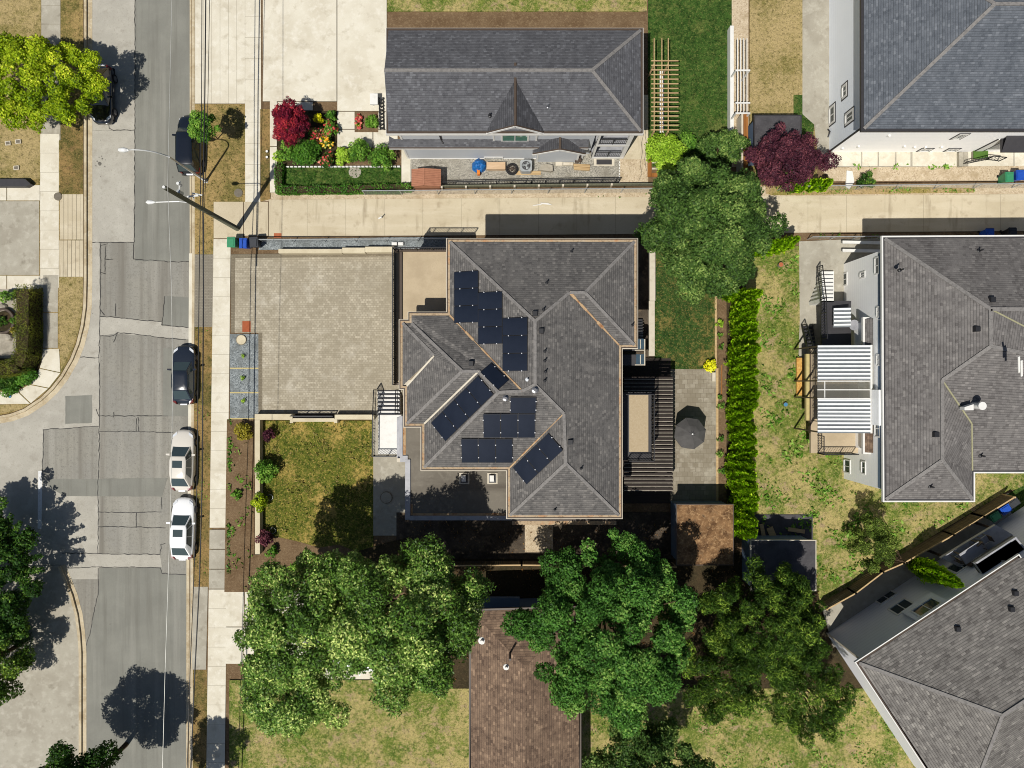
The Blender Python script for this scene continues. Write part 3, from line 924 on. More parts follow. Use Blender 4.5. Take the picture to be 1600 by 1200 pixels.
slabs('driveway_apron', 'concrete_warm', [[(x, 304), (x + 6.3, 304), (x + 6.3, 375), (x, 375)] for x in [95, 101.5, 108, 114.5, 121, 127]] + [[(x, 376), (x + 6.3, 376), (x + 6.3, 433), (x, 433)] for x in [94, 100.5, 107, 113.5, 120, 126.5]], .012)
sheet('driveway', R4(-400, 315, 63, 430), 'concrete_grey')
slabs('driveway_edge', 'concrete', [R4(-60, 290, 12, 314), R4(13, 290, 64, 314), R4(-60, 431, 12, 452), R4(13, 431, 64, 452)])
sheet('gravel_bed', R4(-300, 452, 36, 600), 'stone')
sheet('ground_cover_bed', [(-200, 560), (67, 560), (67, 566), (60, 584), (46, 600), (28, 610), (-200, 611)], 'darksoil')
# east block
sheet('grass_verge', [(305.5, 164), (386, 164), (386, 317), (336, 317), (336, 398), (305.5, 398)], 'drygrass')
sheet('grass_verge', [(305.5, 510), (336, 510), (331, 917), (303, 917)], 'verge')
sheet('grass_verge', [(302, 1046), (325, 1046), (322, 2000), (299, 2000)], 'verge')
sheet('grass_verge', R4(305.5, -600, 386, -17), 'verge')
slabs('driveway_crossing', 'concrete', [R4(x, -18, x + 13, 163) for x in range(306, 382, 13)])
sheet('paver_crossing', [(305.5, 398), (336, 398), (335, 511), (305, 511)], 'paver_apron')
sheet('asphalt_crossing', [(303.5, 916), (326, 916), (323, 1045), (301, 1045)], 'concrete_grey')
slabs('pavement', 'concrete', [[(384, y), (409, y), (409, y + 33), (384, y + 33)] for y in range(-600, 300, 33)])
slabs('lane_apron', 'concrete_warm', [R4(335, 316, 381, 373), R4(382, 316, 420, 369)])
slabs('pavement', 'concrete', [[(334.5 - (y - 400) * .0136, y), (361.5 - (y - 400) * .0112, y), (361.5 - (y - 371) * .0112, y + 30), (334.5 - (y - 371) * .0136, y + 30)] for y in range(374, 812, 30)])
slabs('pavement', 'concrete_grey', [[(334.5 - (y - 400) * .0136, y), (361.5 - (y - 400) * .0112, y), (361.5 - (y - 371) * .0112, y + 30), (334.5 - (y - 371) * .0136, y + 30)] for y in range(827, 910, 31)])
slabs('pavement', 'concrete', [[(334.5 - (y - 400) * .0136, y), (361.5 - (y - 400) * .0112, y), (361.5 - (y - 371) * .0112, y + 30), (334.5 - (y - 371) * .0136, y + 30)] for y in range(920, 1500, 30)])
slabs('driveway', 'concrete', [[(355, 923), (383, 923), (382, 978), (354, 978)], [(384, 923), (412, 923), (412, 978), (383, 978)], [(354, 979), (382, 979), (380, 1036), (353, 1036)], [(383, 979), (412, 979), (412, 1036), (381, 1036)],
                               R4(413, 923, 500, 1060), R4(501, 996, 640, 1060)])
sheet('lane_bank', [(410, 302), (1640, 286), (1640, 312), (410, 315)], 'gravel_tan')
sheet('weedy_strip', [(1195, 291), (1300, 290), (1520, 295), (1520, 302), (1205, 306), (1195, 303)], 'weeds_strip')
slabs('lane', 'concrete_warm', [[(x, 313 - (x - 410) * .0075), (x + 60, 313 - (x - 350) * .0075), (x + 60, 371 - (x - 350) * .008), (x, 371 - (x - 410) * .008)] for x in range(421, 2000, 60)])
sheet('drain_cover', R4(429, 365, 441, 372), 'terracotta')
sheet('gravel_strip', [(411, 375), (640, 371), (700, 371), (700, 389), (405, 391)], 'gravel_blue')
sheet('paver_driveway', [(362, 400), (640, 392), (640, 646), (405, 646), (405, 520), (362, 520)], 'paver')
sheet('paver_edge', [(362, 398), (640, 394), (640, 401), (369, 404), (368, 520), (362, 520)], 'paver_border')
sheet('paver_edge', [(405, 520), (411, 520), (411, 640), (405, 646)], 'paver_border')
sheet('gravel_bed', R4(360.5, 522, 405, 655), 'gravel_blue')
for y in (575.5, 613.5, 654): sheet('bed_edging', R4(360.5, y - .9, 405, y + .9), 'yellow_edge')
sheet('brick_patch', R4(380, 502, 393, 519), 'brickred')
sheet('planting_bed', [(356, 655), (399, 655), (399, 924), (352, 924)], 'soil')
sheet('front_lawn', R4(407, 657, 584, 860), 'frontlawn')
sheet('bare_bed', [(407, 835), (425, 836), (470, 846), (500, 855), (530, 850), (560, 862), (560, 922), (398, 922), (398, 866), (407, 866)], 'soil')
sheet('entry_path', R4(584, 640, 640, 836), 'concrete_grey')
sheet('side_yard', R4(620, 800, 1056, 872), 'shadepaving')
sheet('side_yard_sunpatch', R4(820, 800, 864, 862), 'gravel_tan')  # tan patch paints a sunlit spot amid the tree shade
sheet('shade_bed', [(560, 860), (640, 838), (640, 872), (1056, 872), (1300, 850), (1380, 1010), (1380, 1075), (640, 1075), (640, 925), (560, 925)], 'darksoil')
sheet('side_path', R4(940, 372, 1022, 590), 'shadepaving')
sheet('back_lawn', R4(1022, 380, 1119, 580), 'backlawn')
sheet('back_patio', R4(960, 577, 1119, 785), 'patio')
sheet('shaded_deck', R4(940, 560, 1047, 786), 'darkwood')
sheet('flower_bed', R4(1121, 440, 1134, 785), 'soil')
sheet('cedar_bed', R4(1134, 400, 1164, 830), 'darksoil')
sheet('yard', [(1164, 385), (1330, 385), (1700, 385), (1700, 745), (1572, 766), (1300, 930), (1282, 945), (1250, 840), (1164, 830)], 'yardgrass')
sheet('yard_path', [(1247, 378), (1385, 372), (1385, 620), (1262, 620), (1246, 560), (1248, 500)], 'concrete_grey')
sheet('narrow_yard', [(1282, 948), (1572, 770), (1640, 776), (1640, 1000), (1400, 1000), (1300, 1010)], 'concrete_grey')
sheet('grass_patch', [(1566, 775), (1700, 700), (1700, 790), (1598, 800), (1580, 806)], 'greenlawn')
# north gardens
sheet('grass_strip', [(408, 172), (424, 172), (424, 312), (408, 316)], 'verge')
slabs('garden_path', 'concrete', [R4(423, -40, 434, 230), R4(423, 231, 434, 302)])
slabs('garden_paving', 'concrete', [R4(412, -60, 527, 160), R4(528, -60, 605, 175), R4(528, 176, 555, 203), R4(435, 161, 490, 174), R4(528, 204, 583, 232), R4(584, 204, 622, 232), R4(592, 176, 622, 203)])
sheet('garden_bed', R4(435, 175, 528, 262), 'darksoil')
sheet('garden_bed', R4(555, 176, 592, 208), 'soil')
sheet('garden_bed', R4(528, 233, 628, 263), 'soil')
sheet('garden_lawn', R4(435, 261, 627, 305), 'greenlawn')
b = MB(); c = G(555.5, 270); b.cyl(c, .48, 0, LAND + .13, 24); struct(b, 'round_paving', M['concrete_grey'])
sheet('white_path', R4(628, 232, 642, 290), 'kerb_white')
sheet('gravel_yard', R4(642, 240, 968, 292), 'gravel')
sheet('side_concrete', [(968, 150), (1016, 150), (1013, 250), (968, 250)], 'concrete_warm')
sheet('side_gravel', R4(968, 250, 1012, 288), 'gravel_tan')
sheet('garden_lawn', R4(1012, -100, 1142, 262), 'greenlawn')
sheet('garden_bed', R4(1012, 262, 1170, 292), 'soil')
sheet('garden_bed', R4(1142, -100, 1168, 262), 'gravel_tan')
sheet('side_lawn', R4(1170, -100, 1275, 292), 'straw')
sheet('north_lawn', R4(606, -420, 1010, 20), 'yardgrass')
sheet('north_yard', R4(1012, -700, 1900, -101), 'yardgrass')
sheet('south_lawn', [(360, 1061), (640, 1061), (640, 1074), (2200, 1074), (2200, 2400), (360, 2400)], 'yardgrass')
sheet('side_lawn_edge', [(1238, 150), (1252, 150), (1252, 180), (1270, 196), (1268, 225), (1254, 240), (1254, 290), (1180, 290), (1180, 250), (1238, 250)], 'greenlawn')
sheet('yard_concrete', [(1252, -100), (1310, -100), (1310, 238), (1600, 236), (1700, 236), (1700, 262), (1278, 262), (1270, 196), (1252, 180)], 'concrete_grey')
slabs('yard_slabs', 'concrete', [R4(1294, 238, 1343, 261), R4(1345, 238, 1369, 261), R4(1371, 238, 1396, 261), R4(1398, 238, 1420, 261), R4(1423, 238, 1492, 261), R4(1500, 238, 1580, 261), R4(1582, 236, 1700, 261)])
sheet('lane_verge', [(1278, 263), (1700, 260), (1700, 283), (1300, 284)], 'gravel_tan')
# grass masses
tufts('grass', poly(R4(407, 657, 583, 836)), 26, .2, L['blade'], .2, 'short yellow and green grass blades of the front lawn', .5)
tufts('grass', poly([(1186, 400), (1245, 400), (1250, 640), (1310, 690), (1315, 760), (1385, 785), (1520, 785), (1300, 925), (1250, 840), (1186, 830)]), 34, .3, L['weed'], .22, 'green weed tufts scattered over the dry sandy yard', .85)
tufts('grass', poly(R4(436, 262, 626, 290)), 50, .14, L['bladegreen'], .23, 'green grass blades of the narrow lawn beside the lane hedge')
tufts('grass', poly(R4(1014, 150, 1140, 260)), 30, .15, L['bladegreen'], .2, 'green grass blades of the lawn behind the timber arbour', .2)
tufts('grass', poly(R4(1024, 456, 1117, 576)), 22, .13, L['bladegreen'], .22, 'dark green grass blades of the back lawn', .3)
tufts('grass', poly([(308, 166), (381, 166), (381, 313), (308, 313)]), 16, .16, L['blade'], .14, 'dry grass blades of the verge by the street lamp', .6)
tufts('grass', poly([(307, 512), (331, 512), (327, 912), (304, 912)]), 16, .15, L['weed'], .14, 'dry weeds along the narrow kerbside verge', 1.1)
tufts('grass', poly([(1200, 292), (1520, 296), (1520, 301), (1205, 305)]), 60, .2, L['weed'], .15, 'low weeds along the north edge of the lane', .3)
tufts('grass', poly([(358, 656), (364, 656), (361, 900), (356, 900)]), 90, .22, L['hedgegreen'], .22, 'green weeds creeping along the pavement edge', .2)
tufts('grass', poly([(360, 656), (397, 656), (397, 920), (358, 920)]), 22, .24, L['weed'], .22, 'sparse weeds in the soil bed below the cream wall', 1.1)
tufts('grass', poly(R4(830, 1076, 1400, 1240)), 26, .22, L['weed'], .22, 'green weed tufts in the rough grass south of the big maple', .6)
tufts('leaf_litter', poly(R4(640, 812, 1050, 872)), 14, .13, L['litter'], .24, 'fallen brown leaves lying on the shaded side yard', .4)
tufts('leaf_litter', poly(R4(700, 888, 1290, 1070)), 14, .16, L['litter'], .24, 'fallen brown leaves under the big trees', .3)
tufts('leaf_litter', poly(R4(400, 862, 560, 920)), 8, .12, L['litter'], .22, 'scattered leaves on the bare bed by the pale tree', .6)


# ------------------------------------------------------------------ building helpers
def roofuv(pts):
    a = Vector(pts[0]); nrm = Vector((0, 0, 0))
    for i in range(1, len(pts) - 1):
        nrm += (Vector(pts[i]) - a).cross(Vector(pts[i + 1]) - a)
    nrm.normalize()
    if nrm.z < 0: nrm = -nrm
    up = Vector((nrm.x * -nrm.z, nrm.y * -nrm.z, nrm.x ** 2 + nrm.y ** 2))
    if up.length < 1e-6: up = Vector((0, 1, 0))
    up.normalize(); u = up.cross(nrm).normalized()
    return [(Vector(p).dot(u), Vector(p).dot(up)) for p in pts], nrm


class Roof:
    def __init__(s, hE, pitch):
        s.hE, s.p, s.v = hE, pitch, {}

    def eave(s, **kw):
        for k, (x, y) in kw.items(): s.v[k] = Vector(P(x, y, s.hE))

    def top(s, k, px, py, axis, ref):
        """roof point seen at a pixel, on the slope that rises from the eave line axis = ref"""
        if axis == 'x': c, c0 = (px - 800) * S, (ref - 800) * S * (H - s.hE) / H
        else: c, c0 = (600 - py) * S, (600 - ref) * S * (H - s.hE) / H
        sg = 1 if c * (H - s.hE) / H > c0 else -1
        h = (s.hE + s.p * sg * (c - c0)) / (1 + s.p * sg * c / H)
        s.v[k] = Vector(P(px, py, h))

    def faces(s, mb, lst):
        for f in lst:
            pts = [s.v[k] for k in f.split()]
            uv, n = roofuv(pts)
            if (pts[1] - pts[0]).cross(pts[2] - pts[0]).z < 0 and len(pts) == 3: pts = pts[::-1]; uv = uv[::-1]
            mb.face(pts, uv=uv)

    def plane(s, a, b, c):
        n = (s.v[b] - s.v[a]).cross(s.v[c] - s.v[a]).normalized()
        return s.v[a], (n if n.z > 0 else -n)

    def caps(s, mb, lst, w=.2, lift=.025):
        for e in lst:
            a, b = [s.v[k] for k in e.split()]
            mb.beam(a + Vector((0, 0, lift)), b + Vector((0, 0, lift)), w, .05)


def eaves(parent, ev, hE, top='debris', lip='gutterdark', wtop=.15, wlip=.06, trim=None, depth=.16):
    po = offset(ev, wtop)
    b = MB(); b.ring(po, ev, hE - depth, hE - .02)
    b.k = 1; b.ring(offset(ev, wtop + wlip), po, hE - depth, hE + .015)
    ms = [M[top], M[lip]]
    if trim:
        b.k = 2; b.ring(offset(ev, wtop + wlip + .05), offset(ev, wtop + wlip), hE - depth - .16, hE - .05); ms.append(M[trim])
    b.build('gutter', ms, parent)
    b = MB(); b.face([(x, y, hE - depth - .01) for x, y in offset(ev, wtop)]); b.build('soffit', M['offwhite'], parent)


def window(parent, p0, n, a, c, frame='white', glass='glass', fw=.09, bars=1, proud=.05, name='window', horiz=0, casing=None):
    """window whose two opposite corners are seen at photo pixels a and c on the wall plane (p0,n)"""
    n = Vector(n).normalized()
    A_, C_ = hit(*a, p0, n), hit(*c, p0, n)
    d = Vector((-n.y, n.x, 0)).normalized()
    if (C_ - A_).dot(d) < 0: A_, C_ = Vector((C_.x, C_.y, A_.z)), Vector((A_.x, A_.y, C_.z))
    z0, z1 = sorted((A_.z, C_.z))
    w = (C_ - A_).dot(d)
    return window3(parent, Vector((A_.x, A_.y, 0)), d, n, w, z0, z1, frame, glass, fw, bars, proud, name, horiz, casing)


def window3(parent, o, d, n, w, z0, z1, frame='white', glass='glass', fw=.09, bars=1, proud=.05, name='window', horiz=0, casing=None):
    b = MB()

    def bar(u0, u1, za, zb, pr=proud):
        q = [o + d * u0 - n * .05, o + d * u1 - n * .05, o + d * u1 + n * pr, o + d * u0 + n * pr]
        b.hexa([(p.x, p.y, za) for p in q], [(p.x, p.y, zb) for p in q])
    bar(0, fw, z0, z1); bar(w - fw, w, z0, z1); bar(fw, w - fw, z0, z0 + fw, proud + .03); bar(fw, w - fw, z1 - fw, z1)
    for i in range(bars):
        u = w * (i + 1) / (bars + 1); bar(u - .03, u + .03, z0 + fw, z1 - fw, proud - .01)
    for i in range(horiz):
        z = z0 + (z1 - z0) * (i + 1) / (horiz + 1); bar(fw, w - fw, z - .03, z + .03, proud - .012)
    f = b.build(name, M[frame], parent)
    if casing:
        b = MB(); g_ = .1
        bar(-g_, 0, z0 - g_, z1 + g_, proud - .02); bar(w, w + g_, z0 - g_, z1 + g_, proud - .02); bar(0, w, z0 - g_, z0, proud - .02); bar(0, w, z1, z1 + g_, proud - .02)
        b.build('casing', M[casing], f)
    b = MB()
    q = [o + d * fw + n * .012, o + d * (w - fw) + n * .012]
    b.face([(q[0].x, q[0].y, z0 + fw), (q[1].x, q[1].y, z0 + fw), (q[1].x, q[1].y, z1 - fw), (q[0].x, q[0].y, z1 - fw)])
    b.build('pane', M[glass], f)
    return f


def railing(parent, pts, z, h=1.0, m='black', step=.16, name='railing', bw=.045):
    """posts, two rails and pickets along a plan poly-line; pts may carry their own z"""
    b = MB()
    pts = [Vector((p[0], p[1], p[2] if len(p) > 2 else z)) for p in pts]
    for a, c in zip(pts[:-1], pts[1:]):
        Ln = (c - a).length
        b.beam(a + Vector((0, 0, h)), c + Vector((0, 0, h)), .06, .05)
        b.beam(a + Vector((0, 0, .1)), c + Vector((0, 0, .1)), .04, .04)
        n = max(1, int(Ln / step))
        for i in range(n + 1):
            p = a + (c - a) * (i / n)
            w = .06 if i in (0, n) or i % 9 == 0 else bw * .5
            b.box(p.x - w / 2, p.x + w / 2, p.y - w / 2, p.y + w / 2, p.z, p.z + h)
    return b.build(name, M[m], parent)


def vent_box(parent, plane, px, py, s=.32, m='black', h=.2, name='roof_vent'):
    p = hit(px, py, plane[0] + Vector((0, 0, h * .5)), plane[1])
    b = MB(); b.hexa([(p.x + x * s / 2, p.y + y * s / 2, p.z - h) for x, y in ((-1, -1), (1, -1), (1, 1), (-1, 1))], [(p.x + x * s * .42, p.y + y * s * .42, p.z + h * .5) for x, y in ((-1, -1), (1, -1), (1, 1), (-1, 1))])
    return b.build(name, M[m], parent)


def pipe(parent, plane, px, py, r=.05, h=.35, m='black', name='vent_pipe'):
    p = hit(px, py, plane[0], plane[1])
    b = MB(); b.lathe((p.x, p.y), [(r * 2.4, p.z - .1), (r * 2.2, p.z + .05), (r, p.z + .08), (r, p.z + h)], 10)
    return b.build(name, M[m], parent)


# ------------------------------------------------------------------ the house in the middle
HE = 8.2
r = Roof(HE, .39)
r.eave(A=(703, 378), B=(991, 378), C=(991, 539), D=(967, 539), E=(967, 805), F=(797, 805), G=(797, 730), H=(663, 730), I=(663, 662), J=(636, 662), K=(636, 603), L=(629, 603), M=(629, 505), N=(643, 505), O=(643, 493), P=(703, 493))
r.top('r1', 836, 502, 'x', 703); r.top('r2', 914, 457, 'y', 378); r.top('r3', 890, 457, 'y', 378); r.top('r4', 836, 601, 'x', 703)
r.top('r5', 881, 646, 'x', 967); r.top('r6', 884, 724, 'x', 967); r.top('r7', 816, 611, 'y', 493); r.top('r8', 779, 613, 'y', 493)
r.top('r9', 748, 580, 'y', 493); r.top('r10', 722, 580, 'y', 493); r.top('r11', 678, 556, 'x', 629)
hx, hy = G(800, 600, 0)
house = thing('house', 'large charcoal shingled house with solar panels, in the middle beside the paver driveway', 'house', (0, 0, 0))
b = MB()
r.faces(b, ['A B r2 r3 r1', 'B C r2', 'r2 C D r3', 'r3 D E r6 r5 r4 r1', 'E F r6', 'F G r5 r6', 'G H r8 r7 r4 r5', 'A r1 r4 r7 P',
            'P r7 r8 r9 r10 N O', 'I r9 r8 H', 'J I r9 r10', 'K J r10 r11', 'L r11 M', 'M r11 r10 N'])
roof = b.build('roof', M['roofmain'], house)
b = MB()
r.caps(b, ['A r1', 'B r2', 'C r2', 'r2 r3', 'r3 r1', 'r1 r4', 'r4 r5', 'r5 r6', 'r6 E', 'r6 F', 'r4 r7', 'r7 r8', 'r8 H', 'r9 r10', 'r9 r8', 'r10 J', 'M r11', 'r10 N'])
b.build('ridge_cap', M['ridgecap'], roof)
for e, w in (('P r7', .1), ('r3 D', .14), ('G r5', .12)):
    a, c = [r.v[k] for k in e.split()]; b = MB()
    k = 9
    for i in range(k):
        p, q_ = a + (c - a) * (i / k), a + (c - a) * ((i + 1) / k)
        ww = w * (.3 + 1.0 * random.random()) * (1.15 if e != 'G r5' else .8)
        b.beam(p + Vector((0, 0, .03)), q_ + Vector((0, 0, .03)), ww, .05)
    b.build('valley_debris', M['rustdebris'], roof)
b = MB()
for e in ('K r11', 'I r9'):
    a, c = [r.v[k] for k in e.split()]
    b.beam(a + Vector((0, 0, .035)), c + Vector((0, 0, .035)), .11, .05)
b.build('valley_flashing', M['offwhite'], roof)
ev = [tuple(r.v[k].xy) for k in 'A B C D E F G H I J K L M N O P'.split()][::-1]
eaves(house, ev, HE, trim='offwhite')
b = MB(); b.prism(offset(ev, -.38), 0, HE - .12); b.build('wall', M['stucco'], house)
PW = r.plane('A', 'r1', 'P'); PS_ = r.plane('G', 'H', 'r8'); PWW = r.plane('I', 'r9', 'H'); PWS = r.plane('F', 'G', 'r5')
PE = r.plane('D', 'E', 'r6'); PN = r.plane('A', 'B', 'r1'); PWN = r.plane('P', 'r7', 'O'); PSO = r.plane('E', 'F', 'r6')
for pl, x, y in ((PN, 836, 490), (PE, 845.5, 517), (PE, 891, 691), (PWN, 736, 568), (PN, 926, 453), (PE, 910, 590)):
    if (x, y) != (910, 590) and (x, y) != (926, 453): vent_box(roof, pl, x, y, .34)
for pl, x, y, rr, mm in ((PW, 824, 593, .06, 'lamp'), (PW, 836, 609, .1, 'rim'), (PS_, 790, 622, .09, 'rim')): pipe(roof, pl, x, y, rr, .3, mm)
for x, y, pl in ((851, 549, PE), (851, 564, PE), (852, 581, PE), (851, 595, PE), (854, 442, PN), (849, 484, PN), (988, 508, r.plane('B', 'C', 'r2')), (908, 732, PE), (867, 796, PSO), (893, 393, PN)): pipe(roof, pl, x, y, .045, .4)
# flat lower roof at the south-west
b = MB()
HF = 5.2
fl = poly([(629, 652), (700, 652), (700, 700), (810, 700), (810, 812), (633, 812), (633, 722), (629, 722)], HF)
b.prism(fl, HF - .35, HF)
flat = b.build('flat_roof', M['membrane'], house)
b = MB(); b.prism(offset(fl, -.25), 0, HF - .3); b.build('wall', M['stucco'], house)
b = MB()
for (x0, y0, x1, y1) in ((633, 718, 641, 812), (625, 712, 637, 722), (624, 650, 629, 714), (640, 806, 800, 813)):
    p = rect(x0, y0, x1, y1, HF + .12); b.prism(p, HF - .4, HF + .12 + (x0 % 5) * .002)
b.build('parapet_cap', M['greymetal'], house)
for (x0, y0, x1, y1) in ((641.5, 787, 645, 805), (645.5, 802, 790, 805.5), (630, 651, 634, 712), (791, 740, 795, 805)):
    b = MB(); b.prism(rect(x0, y0, x1, y1, HF), HF - .05, HF + .03); b.build('edge_debris', M['rustdebris'], flat)
for x in (725.5, 769.5):
    c = G(x, 747.5, HF); k = b = MB()
    b.prism(rect(x - 8, 739, x + 8, 756, HF), HF - .1, HF + .06)
    s_ = b.build('skylight', M['offwhite'], flat)
    b = MB(); b.prism(rect(x - 5.5, 741, x + 5.5, 754, HF), HF, HF + .12); b.build('curb', M['gutterblack'], s_)
    b = MB(); b.prism(rect(x - 4.4, 743, x + 2.2, 752.5, HF + .3), HF, HF + .3); b.build('pane', M['white'], s_)
b = MB(); b.prism(rect(800, 806, 962, 817.5, 4.9), 4.6, 4.9); b.k = 1; b.prism(rect(800, 814, 963, 820, 4.9), 4.7, 4.915); b.build('lower_gutter', [M['gutterdark'], M['debris']], house)
# balcony over the garage door
HD = 5.3
b = MB(); b.prism(poly([(616, 391), (704, 391), (704, 495), (646, 495), (646, 602), (616, 602)], HD), HD - .4, HD); b.build('balcony_floor', M['decktan'], house)
b = MB(); b.prism(offset(poly([(616, 391), (704, 391), (704, 495), (646, 495), (646, 602), (616, 602)], HD), -.2), 0, HD - .38); b.build('wall', M['stucco'], house)
b = MB()
for (a, c) in (((617, 391.5), (617, 602)), ((617, 391.5), (702, 391.5)), ((626.5, 394), (626.5, 500)), ((620, 600), (626, 600))):
    b.beam(P(*a, HD + .08), P(*c, HD + .08), .16, .16)
b.build('deck_curb', M['gutterdark'], house)
railing(house, [P(701, 391.5, HD), P(617.5, 391.5, HD), P(617.5, 601, HD)], HD, 1.05, step=.12)
b = MB()
A_, B_ = Vector(P(618.5, 396, HD + .12)), Vector(P(618.5, 600, HD + .12)); b.face([A_, B_, B_ + Vector((0, 0, .85)), A_ + Vector((0, 0, .85))]); b.build('railing_panel', M['glass'], house)
# entry steps and landing
HL = 1.5
b = MB()
b.prism(rect(591, 648, 627, 710, HL), 0, HL)
for i in range(6):
    z = HL - (i + 1) * HL / 7.2
    y0, y1 = 648 - (i + 1) * 6.2, 648 - i * 6.2
    b.prism(rect(590, y0, 625, y1, z), 0, z)
st = b.build('entry_steps', M['white'], house)
b = MB()
for i in range(7):
    y1 = 648 - i * 6.2; z = HL - i * HL / 7.2 + .01
    b.prism(rect(589, y1 - .7, 626, y1 + .6, z), z - .12, z + .015)
b.build('step_nosing', M['gutterblack'], st)
railing(house, [P(588, 609, .3), P(586.5, 648, HL), P(586, 711, HL), P(621, 711, HL)], HL, 1.05, step=.11)
railing(house, [P(622, 609, .3), P(621, 646, HL)], HL, 1.05, step=.3, name='handrail')
b = MB(); b.prism(rect(620, 652, 628, 722, 4.7), 0, 4.7); b.build('entry_wall', M['greymetal'], house)
b = MB(); b.prism(rect(620, 716, 633, 722, 5.0), 4.6, 5.0); b.build('canopy', M['offwhite'], house)
# rear: balcony with sand floor above, slatted pergola below
HB = 5.4
b = MB(); b.prism(rect(960, 613, 1018, 719, HB), HB - .3, HB - .02); bf = b.build('rear_balcony', M['gutterblack'], house)
b = MB(); b.prism(rect(983, 617, 1013, 706, HB), HB - .1, HB + .004); b.build('balcony_coating', M['decksand'], bf)
railing(house, [P(968, 616, HB), P(1017.5, 616, HB), P(1017.5, 718, HB), P(980, 718, HB)], HB, 1.0, step=.1, name='balcony_railing')
# rear outside stair
b = MB()
for i in range(7):
    z = .5 + i * .32
    b.prism(rect(974, 499 + i * 4.4, 1004, 503 + i * 4.4, z), 0, z)
b.prism(rect(960, 530, 1004, 548, 2.9), 2.5, 2.9); b.prism(rect(960, 554, 1004, 571, 3.2), 2.8, 3.2)
es = b.build('outside_stair', M['gutterblack'], house)
b = MB()
for i in range(7):
    z = .51 + i * .32; b.prism(rect(974, 502.2 + i * 4.4, 1005, 503.3 + i * 4.4, z), z - .06, z + .012)
for y in (546.5, 569.5): b.prism(rect(992, y, 1008, y + 1.3, 3.22), 3.1, 3.23)
b.prism(rect(1006.5, 530, 1008, 571, 3.2), 3.1, 3.24)
b.build('stair_edging', M['offwhite'], es)
for y in (529.5, 553.5):
    b = MB(); b.prism(rect(994, y, 1006, y + 16, 3.2), 2.9, 3.21)
    pn = b.build('glass_panel', M['stairglass'], es)
    b = MB(); b.prism(rect(1000, y + 1, 1001.2, y + 15, 3.23), 3.1, 3.235); b.build('glazing_bar', M['offwhite'], pn)
# ------------------------------------------------------------------ solar panels, each one lying on its slope
PANEL_LABELS = iter([])


def solar(corners, plane, rows, across, label, group='solar panels on the charcoal roof'):
    """corners: a->b runs along the row of panels, a->d across it (photo pixels)"""
    p0, n = plane
    off = p0 + n * .12
    a, b_, d = [hit(*c, off, n) for c in corners]
    ab = b_ - a; L_ = ab.length; u = ab.normalized()
    w = n.cross(u); w = w if w.dot(d - a) > 0 else -w
    Wd = abs((d - a).dot(w))
    for i in range(rows):
        s0, s1 = L_ * i / rows + .012, L_ * (i + 1) / rows - .012
        o = a + u * s0; ln = s1 - s0
        t = thing('solar_panel', label(i), 'solar panel', tuple(o - n * .12), 0, group)
        q_ = [o, o + u * ln, o + u * ln + w * Wd, o + w * Wd]
        b = MB(); b.hexa([tuple(p - n * .04) for p in q_], [tuple(p) for p in q_])
        b.build('panel_frame', M['panelblack'], t)
        c_ = [o + u * .02 + w * .02, o + u * (ln - .02) + w * .02, o + u * (ln - .02) + w * (Wd - .02), o + u * .02 + w * (Wd - .02)]
        b = MB(); b.face([tuple(p + n * .004) for p in c_]); b.build('cell_surface', M['panelcell'], t)
        ends = [0.0] if i else [0.0]
        if i == rows - 1: ends.append(1.0)
        for e in ends:
            for f in (.25, .78):
                p = o + u * (ln * e) + w * (Wd * f)
                b = MB(); b.hexa([tuple(p + (u * x + w * y) * .032 - n * .12) for x, y in ((-1, -1), (1, -1), (1, 1), (-1, 1))], [tuple(p + (u * x + w * y) * .032 + n * .03) for x, y in ((-1, -1), (1, -1), (1, 1), (-1, 1))])
                b.build('clamp', M['clamp'], t)
        b = MB()
        for f in (.25, .78):
            p = o + w * (Wd * f); b.beam(tuple(p - n * .08), tuple(p + u * ln - n * .08), .05, .06)
        b.build('mounting_rail', M['galv'], t)


pos = ['topmost', 'middle', 'lowest']
solar([(709.5, 425), (709.5, 505), (747, 425)], PW, 3, 0, lambda i: 'black solar panel, %s of three in the column nearest the tan balcony' % pos[i])
solar([(747, 457), (747, 538), (784.5, 457)], PW, 3, 0, lambda i: 'black solar panel, %s of three in the middle of the stepped columns' % pos[i])
solar([(785, 497), (785, 580), (824, 497)], PW, 3, 0, lambda i: 'black solar panel, %s of three in the column nearest the long roof ridge' % pos[i])
solar([(778, 609), (795, 594), (750, 582)], PWN, 1, 0, lambda i: 'darkest solar panel, alone and askew on the shaded slope below the roof valley')
solar([(747, 587), (673, 661), (772, 615)], PWW, 4, 0, lambda i: 'blue-black solar panel in the long slanted row of four, %s' % ['uppermost by the dark lone panel', 'second from its upper end', 'second from its lower end', 'lowest by the flat roof'][i])
solar([(797, 621), (838, 621), (797, 646)], PS_, 1, 0, lambda i: 'small wide solar panel alone above the row of three in the south array')
solar([(754.5, 647), (836.5, 647), (754.5, 684)], PS_, 3, 0, lambda i: 'solar panel in the upper row of three above the flat roof, %s one' % ['left', 'middle', 'right'][i])
solar([(720, 686), (801, 686), (720, 723)], PS_, 3, 0, lambda i: 'solar panel in the lower row of three beside the flat roof gutter, %s one' % ['left', 'middle', 'right'][i])
solar([(857, 677), (801, 731), (880, 703)], PWS, 3, 0, lambda i: 'solar panel in the slanted row of three nearest the patio, %s' % ['uppermost', 'middle one', 'lowest by the skylights'][i])
